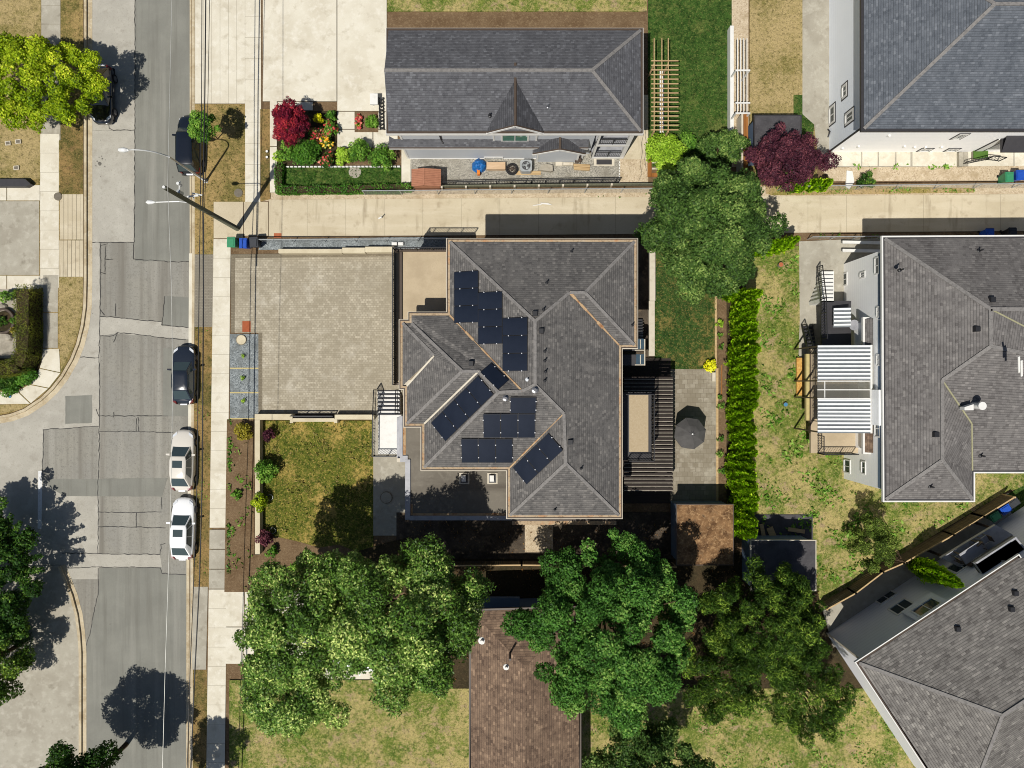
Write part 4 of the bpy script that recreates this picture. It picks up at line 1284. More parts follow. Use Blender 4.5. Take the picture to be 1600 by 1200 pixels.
# ------------------------------------------------------------------ pergola and garden umbrella
pg = thing('pergola', 'dark slatted timber pergola around the sand coloured balcony behind the house', 'pergola', P(1030, 680, 0))
HP = 3.0
for (x, y) in ((1048, 594), (1048, 680), (1048, 762), (985, 594), (985, 762)):
    c = G(x, y, HP); b = MB(); b.box(c[0] - .08, c[0] + .08, c[1] - .08, c[1] + .08, .1, HP - .25); b.build('post', M['darkwood'], pg)
b = MB()
for x in (988, 1024, 1049): b.beam(P(x, 588, HP - .13), P(x, 768, HP - .13), .1, .22)
b.build('beam', M['darkwood'], pg)
n = 30
for i in range(n):
    y = 591 + i * (765 - 591) / (n - 1)
    b = MB(); b.beam(P(975, y, HP), P(1051.5, y, HP), .215, .1); b.k = 1; b.beam(P(975, y + 1.6, HP + .055), P(1051.5, y + 1.6, HP + .055), .045, .01)  # pale strip paints the sunlit edge of each slat
    b.build('slat', [M['darkwood'], M['stone']], pg)
um = thing('garden_umbrella', 'open dark grey octagonal parasol on the paved back patio', 'umbrella', P(1081, 678, 2.6)[:2] + (.15,))
c = G(1081, 678, 2.6)
b = MB(); rr = 1.22; ring = []; ph = .25
for i in range(8):
    a = 2 * math.pi * i / 8 + ph; a2 = 2 * math.pi * (i + .5) / 8 + ph; a1 = 2 * math.pi * (i + 1) / 8 + ph
    p = [(c[0] + rr * math.cos(a), c[1] + rr * math.sin(a), 2.12), (c[0] + rr * .93 * math.cos(a2), c[1] + rr * .93 * math.sin(a2), 2.1), (c[0] + rr * math.cos(a1), c[1] + rr * math.sin(a1), 2.12), (c[0], c[1], 2.75)]
    m1 = tuple((p[0][k] + p[3][k]) / 2 + (0, 0, .06)[k] for k in range(3)); m2 = tuple((p[2][k] + p[3][k]) / 2 + (0, 0, .06)[k] for k in range(3))
    b.face([p[0], p[1], p[2], m2, m1]); b.face([m1, m2, p[3]])
    b.face([p[0], p[1], (p[1][0], p[1][1], 1.95), (p[0][0], p[0][1], 1.97)]); b.face([p[1], p[2], (p[2][0], p[2][1], 1.97), (p[1][0], p[1][1], 1.95)])
b.build('canopy', M['umbrella'], um)
b = MB(); b.cyl(c, .025, .12, 2.8, 8); b.k = 1; b.cyl(c, .06, 2.74, 2.82, 10); b.build('pole', [M['gutterblack'], M['lampwhite']], um)
b = MB(); b.cyl(c, .3, .14, .22, 20); b.build('base', M['gutterblack'], um)
b = MB()
for i in range(8):
    a = 2 * math.pi * i / 8 + ph; b.beam((c[0] + rr * math.cos(a), c[1] + rr * math.sin(a), 2.13), (c[0], c[1], 2.77), .022, .022)
b.build('rib', M['gutterblack'], um)

# ------------------------------------------------------------------ house at the top edge
TH = 5.6
th = thing('house', 'grey house with white trim and dark blue-grey roof across the lane, gravel yard in front', 'house', P(800, 150, 0))
Y2 = -(358) * -S  # upper wall plane, metres north
r2 = Roof(TH, .42)
r2.eave(A=(607, 205), B=(764, 207), Bx=(845, 207), C=(1001, 205), D=(1000, 20), E=(604, 20))
r2.top('p', 660, 105, 'y', 205); r2.top('q', 930, 105, 'y', 205)
b = MB(); 
r2.v['q'] = Vector(P(925, 110, r2.v['p'].z)); r2.v['p'] = Vector(P(607, 110, r2.v['q'].z))
r2.v['E'] = Vector((r2.v['A'].x, 2 * r2.v['p'].y - r2.v['A'].y, TH)); r2.v['D'] = Vector((r2.v['C'].x, r2.v['E'].y, TH))
r2.v['p'].x = r2.v['A'].x
r2.faces(b, ['A C q p', 'C D q', 'D E p q'])
troof = b.build('roof', M['rooftop'], th)
b = MB(); r2.caps(b, ['p q', 'C q', 'D q'], .22); b.build('ridge_cap', M['ridgecap'], troof)
ev2 = [tuple(r2.v[k].xy) for k in ('A', 'C', 'D', 'E')]
eaves(th, ev2, TH, top='gutterdark', lip='gutterdark', trim='white', wtop=.1, wlip=.05, depth=.14)
wx0, wx1 = r2.v['A'].x + .5, r2.v['C'].x - .35
yl, yu = 351 * S, 358 * S
xs_balc = G(930, 200, 4)[0]
b = MB(); b.box(wx0, xs_balc, yu, r2.v['E'].y - .4, 0, TH - .1); b.box(xs_balc, wx1, yu + 1.5, r2.v['E'].y - .4, 0, TH - .1)
b.face([(wx0, yu + .01, TH - .1), (wx0, r2.v['E'].y - .4, TH - .1), (wx0, (yu + r2.v['E'].y) / 2, r2.v['p'].z - .2)])
b.build('wall', M['greywall'], th)
b = MB(); x1_ = G(914, 240, 2)[0]; b.box(wx0, x1_, yl, yu - .002, 0, 3.0); b.build('lower_wall', M['greywall'], th)
b = MB()
for x in (wx0, x1_ - .12): b.box(x, x + .14, yl - .03, yl, 0, 2.9)
b.box(wx0 + .14, x1_ - .12, yl - .025, yl, .0, .22)
b.box(wx0, wx0 + .14, yu - .03, yu, 3.4, TH - .16); b.build('corner_trim', M['white'], th)
# pent roof between the storeys
r3 = Roof(2.9, .42); r3.eave(a=(608, 231), b=(936, 231)); 
b = MB(); xa, xb = r3.v['a'].x, x1_ + .15; ya = r3.v['a'].y
pts = [(xa, ya, 2.92), (xb, ya, 2.92), (xb, yu + .001, 3.42), (xa + .5, yu + .001, 3.42)]
b.face(pts, uv=roofuv(pts)[0]); pts = [(xa, ya, 2.92), (xa + .5, yu, 3.42), (xa, yu + .4, 2.92)]; b.face(pts, uv=roofuv(pts)[0])
pr = b.build('pent_roof', M['rooftop'], th)
b = MB(); b.box(xa, xb, ya - .07, ya, 2.72, 2.9); b.k = 1; b.box(xa, xb, ya - .06, ya + .02, 2.9, 2.95); b.build('fascia', [M['white'], M['gutterdark']], pr)
b = MB(); c = G(687, 213, 4.5); b.tube([(c[0] - .05, yu - .12, TH - .15), (c[0], yu - .06, 3.4), (c[0] + .1, yu - .3, 3.3)], .05, 6); b.build('downpipe', M['gutterblack'], th)


def gable(parent, x0, x1, yf, zE, zR, back, wallm, z0, nm='gable', over=.3, win=None, wallx=None):
    """small front gable facing south: two slopes, white barge boards and its wall"""
    xm = (x0 + x1) / 2
    b = MB()
    for (xa_, s_) in ((x0, 1), (x1, -1)):
        pts = [(xa_, yf, zE), (xm, yf, zR), (xm, back, zR), (xa_, back, zE)]
        b.face(pts, uv=roofuv(pts)[0])
    g = b.build(nm + '_roof', M['roofgable'], parent)
    b = MB()
    for xa_ in (x0, x1): b.beam((xa_, yf - .03, zE - .06), (xm, yf - .03, zR - .06), .06, .2)
    b.build('barge_board', M['white'], g)
    b = MB()
    for xa_ in (x0, x1): b.beam((xa_, yf + .02, zE + .03), (xm, yf + .02, zR + .03), .1, .05)
    b.beam((xm, yf, zR + .03), (xm, back, zR + .03), .16, .05)
    b.build('edge_cap', M['gutterdark'], g)
    wa, wb = (x0 + .35, x1 - .35) if wallx is None else wallx
    yw = yf + over
    b = MB()
    k = (zR - zE) / (xm - x0)
    za = zE + (wa - x0) * k - .05
    f = [(wa, yw, z0), (wb, yw, z0), (wb, yw, za), (xm, yw, zR - .08), (wa, yw, za)]
    b.face(f); b.face([(wa, yw, z0), (wa, yw, za), (wa, back, za), (wa, back, z0)]); b.face([(wb, yw, z0), (wb, back, z0), (wb, back, za), (wb, yw, za)])
    w = b.build(nm + '_wall', M[wallm], parent)
    b = MB()
    for x in (wa, wb - .13): b.box(x, x + .13, yw - .025, yw, z0, za)
    b.box(wa + .13, wb - .13, yw - .024, yw, z0, z0 + .1)
    b.build('trim', M['white'], w)
    return yw


gz = 5.64
gl, gr = G(761, 216, gz)[0], G(849, 216, gz)[0]
yw = gable(th, gl, gr, G(805, 213, 5.0)[1], gz, gz + 1.3, yu + 3.9, 'greywall', 2.9)
window(th, (0, yw, 0), (0, -1, 0), (783, 221), (827, 207), glass='glassgreen', fw=.12, bars=1)
gl, gr = G(832, 237, 2.4)[0], G(914, 239, 2.4)[0]
gable(th, gl, gr, G(873, 236, 2.7)[1] - .25, 2.7, 3.75, yu, 'greywall', .05, over=.25)
# basement window, meter, balcony at the corner
window(th, (0, yl, 0), (0, -1, 0), (757, 252), (786, 245), fw=.08)
bx0, bx1 = xs_balc + .15, wx1
yb = 351 * S
for z, nm in ((3.2, 'upper_deck'), (.5, 'lower_deck')):
    b = MB(); b.box(bx0, bx1, yb, yu + 1.5, z - .25, z); b.k = 1; b.box(bx0, bx1, yb - .03, yb, z - .28, z + .02)
    b.build('deck_floor', [M['greymetal'], M['white']], th)
    railing(th, [(bx0, yb + .05, z), (bx1 - .2, yb + .05, z)], z, 1.0, step=.13)
b = MB()
for x in (bx1 - .3, bx0): b.box(x, x + .3 if x > bx0 else x + .15, yb - .02, yb + .25, 0, TH - .2)
b.build('column', M['white'], th)
b = MB(); b.box(bx0, bx1, yu + 1.42, yu + 1.5, 0.5, 5); b.build('glazing', M['glass'], th)
b = MB(); b.prism(rect(928, 248, 960, 259, .25), 0, .25); ww = b.build('window_well', M['offwhite'], th)
b = MB(); b.prism(rect(932, 249, 956, 257, .26), 0, .262); b.build('grate', M['gutterblack'], ww)
pipe(troof, r2.plane('A', 'C', 'q'), 765.5, 181, .06, .4); pipe(troof, r2.plane('A', 'C', 'q'), 856, 167, .05, .3, 'rim')
b = MB()
for i in range(3):
    p = P(722 - i * 12, 250, .6)
b.box(G(692, 207, 5)[0], G(706, 207, 5)[0], yu - .05, yu, 4.6, 5.1); b.build('wall_vent', M['white'], th)
# east lean: small dark side yard stair gate handled with the yard things

# ------------------------------------------------------------------ house at the top right
trh = thing('house', 'tall pale blue-white house with slate roof beside the concrete strip, cut by the right edge', 'house', P(1450, 200, 0))
XW, YS = 494 * S, 361 * S
ZE = 6.2
b = MB(); b.box(XW, XW + 19, YS, YS + 13, 0, ZE); b.build('wall', M['whitewall'], trh)
b = MB(); b.box(XW - .025, XW, YS + .1, YS + 13, 0, ZE - .02); b.build('west_cladding', M['bluewall'], trh)
b = MB(); b.box(XW - .04, XW + .02, YS - .03, YS + .1, 0, ZE - .02); b.build('corner_trim', M['gutterblack'], trh)
r4 = Roof(ZE, .42)
o = .45
q4 = [(XW - o, YS - o), (XW + 19 + o, YS - o), (XW + 19 + o, YS + 13 + o), (XW - o, YS + 13 + o)]
for k, p in zip('ABCD', q4): r4.v[k] = Vector((p[0], p[1], ZE + .05))
hh = (13 + 2 * o) / 2
r4.v['p'] = Vector((XW - o + hh, YS - o + hh, ZE + .05 + hh * .42)); r4.v['q'] = Vector((XW + 19 + o - hh, YS - o + hh, ZE + .05 + hh * .42))
b = MB(); r4.faces(b, ['A B q p', 'B C q', 'C D p q', 'D A p']); rf = b.build('roof', M['roofslate'], trh)
b = MB(); r4.caps(b, ['A p', 'p q', 'D p', 'B q', 'C q'], .22); b.build('ridge_cap', M['ridgecap'], rf)
eaves(trh, q4, ZE + .05, top='gutterblack', lip='gutterblack', wtop=.14, wlip=.05, depth=.2)
nW = (-1, 0, 0)
for a, c in (((1296, 197), (1305, 161)), ((1321, 197), (1334, 168)), ((1349, 174), (1356, 140)), ((1316, 156), (1324, 128))):
    window(trh, (XW - .025, 0, 0), nW, a, c, fw=.16, horiz=0, casing='gutterblack')
nS = (0, -1, 0)
window(trh, (0, YS, 0), nS, (1486, 217), (1514, 209), fw=.1, bars=2, casing='gutterblack')
window(trh, (0, YS, 0), nS, (1434, 236), (1458, 232), fw=.1, casing='gutterblack'); window(trh, (0, YS, 0), nS, (1476, 236), (1500, 232), fw=.1, casing='gutterblack')
b = MB()
A_ = hit(1533, 231, (0, YS, 0), nS); B_ = hit(1576, 215, (0, YS, 0), nS)
b.box(A_.x, B_.x, YS - .05, YS, .1, 3.0); dr = b.build('door', M['white'], trh)
b = MB()
for x in (A_.x - .1, B_.x): b.box(x, x + .1, YS - .06, YS, .1, 3.05)
b.build('door_frame', M['gutterblack'], dr)
b = MB()
p = hit(1590, 208, (0, YS, 0), nS); b.box(p.x - .4, p.x + 3, YS - 1.0, YS, 3.0, 3.15); pts = [(p.x - .4, YS - 1.0, 3.16), (p.x + 3, YS - 1.0, 3.16), (p.x + 3, YS, 3.7), (p.x - .4, YS, 3.7)]; b.face(pts); b.build('door_canopy', M['gutterblack'], trh)
for (x, y) in ((1389, 211), (1316, 231), (1341, 228), (1413, 228), (1429, 229), (1446, 229), (1471, 229)):
    p = hit(x, y, (0, YS, 0), nS); b = MB(); b.cyl((p.x, YS - .06), .09, p.z - .08, p.z + .08, 10); b.build('wall_fitting', M['white'], trh)
b = MB(); p = hit(1296, 208, (XW, 0, 0), nW); b.tube([(XW - .12, p.y + .3, p.z), (XW - .1, p.y, p.z + .3), (XW - .12, p.y - .3, p.z), (XW - .1, p.y, p.z - .3), (XW - .12, p.y + .3, p.z)], .06, 6); b.build('hose_reel', M['gutterblack'], trh)
b = MB()
for i in range(3): b.prism(rect(1500 + i * 7, 237, 1507 + i * 7, 259, .6 - .18 * i), 0, .5 - .16 * i)
b.prism(rect(1521, 233, 1543, 248, .5), 0, .5); b.build('door_step', M['concrete_grey'], trh)
sr = thing('handrail', 'black metal hand rail by the door steps of the pale blue-white house', 'railing', P(1530, 255, .1))
railing(sr, [P(1501, 258, .15), P(1540, 250, .5), P(1560, 252, .5)], .15, .9, step=.2)
b = MB(); b.prism(rect(1521, 233.5, 1544, 248, .52), .5, .53); solo(b, 'door_mat', M['greenmat'], 'green door mat at the side door of the pale blue-white house', 'mat', P(1532, 240, .5))

# ------------------------------------------------------------------ house on the right
RE = 6.0
r5 = Roof(RE, .46)
r5.eave(A=(1382, 373), B=(1384, 780), C=(1519, 780), D=(1519, 735), E=(1690, 735), F=(1690, 371))
r5.top('p', 1547, 483, 'x', 1382); r5.top('q', 1548, 541, 'x', 1382); r5.top('s', 1472, 594, 'x', 1382); r5.top('t', 1472, 719, 'x', 1384); r5.top('u', 1572, 480, 'x', 1382)
rh = thing('house', 'brown-grey shingled house with white gutters and corrugated canopies on its near wall', 'house', P(1500, 580, 0))
zt = max(r5.v['p'].z, r5.v['q'].z)
r5.v['p'].z = r5.v['q'].z = zt; r5.v['u'] = Vector((r5.v['p'].x + 1.0, r5.v['p'].y, zt))
r5.v['w'] = Vector((r5.v['E'].x - 4, r5.v['q'].y, zt)); 
d_ = (r5.v['D'].y - 0)
# east wing: ridge further south-east
vy = (r5.v['D'].y + r5.v['q'].y) / 2
r5.v['v'] = Vector(P(1518, 662, RE + 1.35))
r5.v['x'] = Vector((r5.v['E'].x, r5.v['q'].y - 1.6, zt - .3)); r5.v['y'] = Vector((r5.v['F'].x, r5.v['p'].y, zt - .3))
b = MB(); r5.faces(b, ['A p q s t B', 'A F y u p', 'B t C', 'C t s v D', 'q x E D v s', 'p u y x q'])
rroof = b.build('roof', M['roofright'], rh)
b = MB(); r5.caps(b, ['A p', 'p q', 'q s', 's t', 't B', 't C', 'p u', 'q x', 'u y'], .24); b.build('ridge_cap', M['ridgecap'], rroof)
b = MB()
for e in ('s v', 'v D', 'p x'):
    a, c = [r5.v[k] for k in e.split()]; b.beam(a + Vector((0, 0, .03)), c + Vector((0, 0, .03)), .09, .04)
b.build('valley_flashing', M['valleymetal'], rroof)
ev5 = [tuple(r5.v[k].xy) for k in 'ABCDEF']
eaves(rh, ev5, RE, top='gutterblack', lip='white', wtop=.1, wlip=.1, depth=.18)
wl = offset(ev5, -.45)
XWR = 516.5 * S
b = MB(); b.prism([(XWR, G(0, 392, 5.4)[1]), (XWR, G(0, 764, 5.4)[1])] + [(ev5[2][0] - .4, ev5[2][1] + .6), (ev5[3][0] - .4, ev5[3][1] + .6), (ev5[4][0], ev5[4][1] + .6), (ev5[5][0], ev5[5][1] - .6)], 0, RE - .1); b.build('wall', M['whitewall'], rh)
b = MB()
for y0, y1 in ((395, 500), (500, 640), (640, 765)): b.box(XWR - .02, XWR, G(0, y1 - 2, 5.5)[1], G(0, y0, 5.5)[1], 5.15, RE - .13)
b.build('upper_band', M['bluegrey'], rh)
nWr = (-1, 0, 0); pw = (XWR, 0, 0)
for a, c in (((1316, 448), (1324, 425)), ((1344, 436), (1352, 423)), ((1367, 430), (1374, 400)), ((1370, 497), (1375, 478)), ((1370, 572), (1375, 553)), ((1319, 738), (1329, 719)), ((1346, 740), (1353, 721)), ((1367, 683), (1376, 656))):
    window(rh, pw, nWr, a, c, fw=.1)
b = MB(); b.box(XWR - .25, XWR, G(0, 664, 5)[1], G(0, 609, 5)[1], 4.75, 5.7); b.build('bay', M['whitewall'], rh)
for (y0, y1) in ((498, 557), (653, 707)):
    b = MB(); x0_, x1_2 = G(1352, 0, 4.2)[0], G(1365, 0, 4.3)[0]; ya_, yb_ = G(0, y1, 4.2)[1], G(0, y0, 4.2)[1]
    pts = [(x0_, ya_, 4.1), (x0_, yb_, 4.1), (XWR, yb_, 4.5), (XWR, ya_, 4.5)]; b.face(pts, uv=roofuv(pts)[0])
    pb = b.build('bay_roof', M['roofbrown'] if y0 > 600 else M['roofright'], rh)
    b = MB(); b.ring([(x0_ - .12, ya_ - .12), (XWR + .12, ya_ - .12), (XWR + .12, yb_ + .12), (x0_ - .12, yb_ + .12)], [(x0_, ya_), (XWR, ya_), (XWR, yb_), (x0_, yb_)], 3.9, 4.14); b.build('bay_gutter', M['white'], pb)
    b = MB(); b.box(x0_ + .2, XWR, ya_ + .2, yb_ - .2, 2.2, 4.0); b.build('bay_wall', M['whitewall'], rh)


def corrugated(parent, x0, y0, x1, y1, z0, z1, nm='canopy', pitch=.262):
    """ribbed sheet; ribs run along x; x0 = low outer edge"""
    a, c = G(x0, y0, z0), G(x1, y1, z1)
    n = max(2, int(abs(a[1] - c[1]) / pitch)); dy = (c[1] - a[1]) / n
    b = MB()
    for i in range(n):
        y = a[1] + dy * i
        f = [(0, 0), (.14, .07), (.62, .07), (.76, 0), (1, -.005)]
        for (u0, h0), (u1, h1), k in zip(f[:-1], f[1:], (1, 0, 1, 1)):
            b.k = k
            b.face([(a[0], y + dy * u0, z0 + h0), (c[0], y + dy * u0, z1 + h0), (c[0], y + dy * u1, z1 + h1), (a[0], y + dy * u1, z0 + h1)])
    return b.build(nm, [M['corrug'], M['corrug_groove']], parent)


ZC = 4.4
cp = corrugated(rh, 1277, 539, 1360, 594, ZC, ZC + .25); corrugated(rh, 1277, 623, 1360, 677, ZC, ZC + .25)
b = MB(); a, c = G(1277, 596, ZC), G(1360, 622, ZC + .2)
gm = N('tinted_glazing'); gm.col((.25, .24, .2, 1)); gm.fin(.1, .5); gm.b.inputs['Transmission Weight'].default_value = .55; gm.b.inputs['Alpha'].default_value = .75
b.face([(a[0], a[1], ZC), (c[0], a[1], ZC + .2), (c[0], c[1], ZC + .2), (a[0], c[1], ZC)]); b.build('glazed_canopy', gm.m, rh)
b = MB()
for y in (595.5, 609, 622.5): b.beam(P(1277, y, ZC + .03), P(1360, y, ZC + .23), .07, .06)
b.beam(P(1288.5, 596, ZC), P(1288.5, 622, ZC), .06, .06); b.beam(P(1361, 539, ZC + .25), P(1361, 677, ZC + .25), .14, .12)
b.build('canopy_bar', M['white'], rh)
corrugated(rh, 1302, 481, 1329, 511, 2.9, 3.2, 'awning')
for (x, y) in ((1278, 541), (1278, 595), (1278, 622), (1278, 675)):
    p = G(x, y, ZC); b = MB(); b.box(p[0], p[0] + .1, p[1] - .05, p[1] + .05, 0, ZC); b.build('canopy_post', M['gutterdark'], rh)
# raised deck under the canopies
ZD = 2.4
b = MB(); a, c = G(1267, 677, ZD), G(1340, 545, ZD); b.box(a[0], XWR - .01, G(0, 708, ZD)[1], c[1], ZD - .25, ZD); b.build('deck', M['decktan'], rh)
b = MB(); b.box(a[0] - .06, a[0], a[1], c[1], ZD - .3, ZD + .02); b.build('deck_fascia', M['gutterdark'], rh)
b = MB(); x_ = a[0] - .35; b.prism(rect(1260, 553, 1266.5, 657, 2.3), 2.0, 2.3); b.build('planter_ledge', M['yellow_edge'], rh)
railing(rh, [(a[0] + .05, G(0, 657, ZD)[1], ZD), (a[0] + .05, G(0, 553, ZD)[1], ZD)], ZD, 1.05, step=.9, name='deck_railing')
railing(rh, [(a[0] + .5, G(0, 680, ZD)[1], ZD), (a[0] + .5, G(0, 708, ZD)[1], ZD), (XWR - .5, G(0, 708, ZD)[1], ZD)], ZD, 1.05, step=.17, name='deck_railing')
# stair towers at the north end
b = MB()
for i in range(8):
    z = 2.4 - i * .27; b.prism(rect(1284, 466 - i * 6.0, 1303, 472 - i * 6.0, z), 0, z)
wst = b.build('stair', M['white'], rh)
railing(rh, [P(1283, 530, 2.4), P(1281.5, 468, 2.4), P(1276, 418, .3)], 2.4, 1.0, step=.2, name='stair_railing')
b = MB(); b.prism(rect(1284, 470, 1330, 540, 2.4), 2.2, 2.4); b.build('landing', M['gutterblack'], rh)
b = MB()
for i in range(7):
    z = .35 + i * .3; b.beam(P(1254 + i * 1.6, 512 + i * 5.6, z), P(1272 + i * .4, 512 + i * 5.6, z), .2, .04)
for (u, w) in ((1253, 1264), (1270, 1276)): b.beam(P(u, 508, .3), P(w, 552, 2.3), .06, .18)
b.build('open_stair', M['gutterblack'], rh)
railing(rh, [P(1252, 508, .3), P(1265, 552, 2.3)], 0, 1.0, step=.4, name='stair_railing')
b = MB()
for y in (378.5, 391.5): b.beam(P(1316, y, .6), P(1378, y + 1, .6), .22, .18)
b.build('step_edge', M['white'], rh)
b = MB(); p = hit(1345, 508, pw, nWr); b.lathe((p.x - .5, p.y), [(.05, p.z - .2), (.35, p.z), (.4, p.z + .05)], 14); b.build('satellite_dish', M['greymetal'], rh)
c = hit(1530, 634, r5.v['D'] + Vector((0, 0, .3)), (r5.v['D'] - r5.v['E']).cross(r5.v['v'] - r5.v['D']))
b = MB(); b.cyl((c.x, c.y), .2, c.z - .7, c.z + .25, 14); b.cyl((c.x, c.y), .27, c.z + .25, c.z + .33, 14); b.prism([(c.x - .9, c.y - .3), (c.x - .3, c.y - .3), (c.x - .3, c.y + .1), (c.x - .9, c.y - .1)], c.z - .6, c.z - .1); b.build('chimney_pipe', M['white'], rroof)
pA = r5.plane('A', 'p', 'q'); pS5 = r5.plane('D', 'E', 'v'); pN5 = r5.plane('A', 'F', 'u'); pE5 = r5.plane('s', 'v', 'D')
for pl, x, y in ((pN5, 1551, 468), (pA, 1527, 514), (pA, 1463, 679)): vent_box(rroof, pl, x, y, .38)
for pl, x, y in ((pN5, 1529, 392), (pN5, 1406, 422), (pE5, 1486, 716), (r5.plane('B', 't', 'C'), 1453, 760), (pS5, 1532, 712)): pipe(rroof, pl, x, y, .055, .45)
b = MB()
for x, y0, y1 in ((1491, 627, 661), (1491.5, 677, 702), (1591, 557, 582), (1595, 563, 588)):
    A_, B_ = hit(x, y0, *pE5), hit(x + .5, y1, *pE5)
    b.beam(A_ + Vector((0, 0, .05)), B_ + Vector((0, 0, .05)), .12, .05)
b.build('roof_batten', M['white'], rroof)
b = MB(); b.prism(rect(1245, 559, 1259, 618, .5), .35, .5); solo(b, 'plywood_sheet', M['plywood'], 'long orange plywood sheet lying beside the corrugated canopy deck', 'plywood', P(1252, 588, .35))

# ------------------------------------------------------------------ house at the bottom right, turned
E0, E1 = Vector(P(1342, 1036, 6.0)), Vector(P(1591, 872, 6.0))
du = (E1 - E0).normalized(); dn = Vector((du.y, -du.x, 0))   # dn points away from the camera, into the house
bh = thing('house', 'grey house set at an angle with mixed grey shingles in the bottom right corner', 'house', tuple(Vector((E0.x, E0.y, 0))))
ang = math.atan2(du.y, du.x)


def L2(u, w, z=0): return E0 + du * u + dn * w + Vector((0, 0, z - E0.z))


Lr = (E1 - E0).length; Wr = 13.0
B0 = hit(1288, 985, (0, 0, 0), (0, 0, 1))
wof = 0.35
b = MB()
f = [L2(.35, wof), L2(Lr - .35, wof), L2(Lr - .35, Wr - wof), L2(.35, Wr - wof)]
b.prism([(p.x, p.y) for p in f], 0, 5.9); b.build('wall', M['tealwall'], bh)
rr5 = {k: v for k, v in zip('ABCD', (L2(0, 0, 6), L2(Lr, 0, 6), L2(Lr, Wr, 6), L2(0, Wr, 6)))}
rr5['p'] = L2(Wr * .42, Wr / 2, 6 + Wr * .19); rr5['q'] = L2(Lr + 3, Wr / 2, 6 + Wr * .19); rr5['B'] = L2(Lr, 0, 6); rr5['B2'] = L2(Lr + 3, Wr * .12, 6.3)
r6 = Roof(6, .38); r6.v = rr5; r6.v['C'] = L2(Lr + 3, Wr, 6)
b = MB(); r6.faces(b, ['A B B2 q p', 'A p D', 'D p q C']); brf = b.build('roof', M['roofbr'], bh)
b = MB(); r6.caps(b, ['A p', 'p q', 'D p'], .24); b.build('ridge_cap', M['ridgecap'], brf)
ev6 = [tuple(p.xy) for p in (L2(0, 0), L2(Lr, 0), L2(Lr, Wr), L2(0, Wr))]
eaves(bh, ev6, 6.0, top='gutterdark', lip='white', wtop=.14, wlip=.07)
b = MB(); f = [L2(Lr * .985, .5), L2(Lr + 8, .5), L2(Lr + 8, Wr - .5), L2(Lr * .985, Wr - .5)]; b.prism([(p.x, p.y) for p in f], 0, 5.4); b.build('rear_wall', M['tealwall'], bh)
nb = -dn; p6 = L2(.35, wof, 0)
for a, c, g_ in (((1365, 939), (1393, 930), 'glass'), ((1390, 955), (1423, 945), 'glass'), ((1440, 954), (1474, 941), 'glass'), ((1482, 892), (1502, 886), 'glass')):
    A_, C_ = hit(*a, p6, nb), hit(*c, p6, nb)
    zc = (A_.z + C_.z) / 2
    o_ = Vector((A_.x, A_.y, 0)); d6 = du
    w6 = max(1.6, (C_ - A_).dot(du))
    window3(bh, o_ + Vector(nb) * .01, d6, Vector(nb), w6, zc - .7, zc + .7, 'white', 'glass', .13, 1)
b = MB()
for u in (.36, Lr - .5):
    p, q_ = L2(u, wof - .03, 0), L2(u + .14, wof - .03, 0)
    b.beam((p.x, p.y, .1), (p.x, p.y, 5.8), .14, .05)
b.build('corner_trim', M['offwhite'], bh)
for (x, y) in ((1587, 927), (1581, 952), (1497, 983)): vent_box(brf, r6.plane('A', 'B', 'p'), x, y, .36)
# raised terrace with a covered balcony above it
ZT = 2.6
f = [P(*k_, ZT) for k_ in ((1470, 872), (1556, 820), (1625, 860), (1540, 905))]
b = MB(); b.prism([p[:2] for p in f], ZT - .25, ZT, True); b.build('terrace', M['greymetal'], bh)
q7 = [P(1521, 879, 4.6), P(1585, 838, 4.6), P(1640, 905, 4.6), P(1560, 935, 4.6)]
b = MB(); b.prism([p[:2] for p in q7], 4.3, 4.5, True); an = b.build('balcony_slab', M['darkroof'], bh)
b = MB(); pp = [p[:2] for p in q7]; b.ring(pp, offset(pp, -.14), 4.3, 4.75); b.build('parapet', M['greymetal'], an)
b = MB(); b.prism([P(*k_, 4.52)[:2] for k_ in ((1540, 887), (1551, 876), (1569, 880), (1552, 896))], 4.4, 4.515); b.build('lit_floor', M['membrane'], an)
for k_ in ((1480, 872), (1554, 826)):
    p = P(*k_, ZT); b = MB(); b.box(p[0] - .08, p[0] + .08, p[1] - .08, p[1] + .08, 0, ZT - .25); b.build('terrace_post', M['gutterdark'], bh)
b = MB(); A_ = hit(1430, 965, p6, nb); bc = L2((A_ - L2(0, 0)).dot(du) + 1.0, 0, 0); bc = L2((A_ - L2(0, 0)).dot(du) + 1.0, .36, 0); b.obox((bc.x, bc.y), 2.6, .6, 3.6, 5.8, ang); b.build('bay', M['tealwall'], bh)
window3(bh, L2((A_ - L2(0, 0)).dot(du) + .05, .06, 0), du, Vector(nb), 1.9, 4.2, 5.5, 'white', 'glass', .13, 1)


# ------------------------------------------------------------------ walls, fences, edgings
def wall(name, label, rects, h, m, cat='wall', at=None, px=True):
    b = MB()
    for i, r_ in enumerate(rects):
        p = rect(*r_, h) if len(r_) == 4 else poly(r_, h)
        b.prism(p, 0, h + i * .003)
    a = at or (rects[0][0], rects[0][1])
    return solo(b, name, M[m], label, cat, P(a[0], a[1], .1) if not isinstance(a[0], tuple) else P(*a[0], .1))


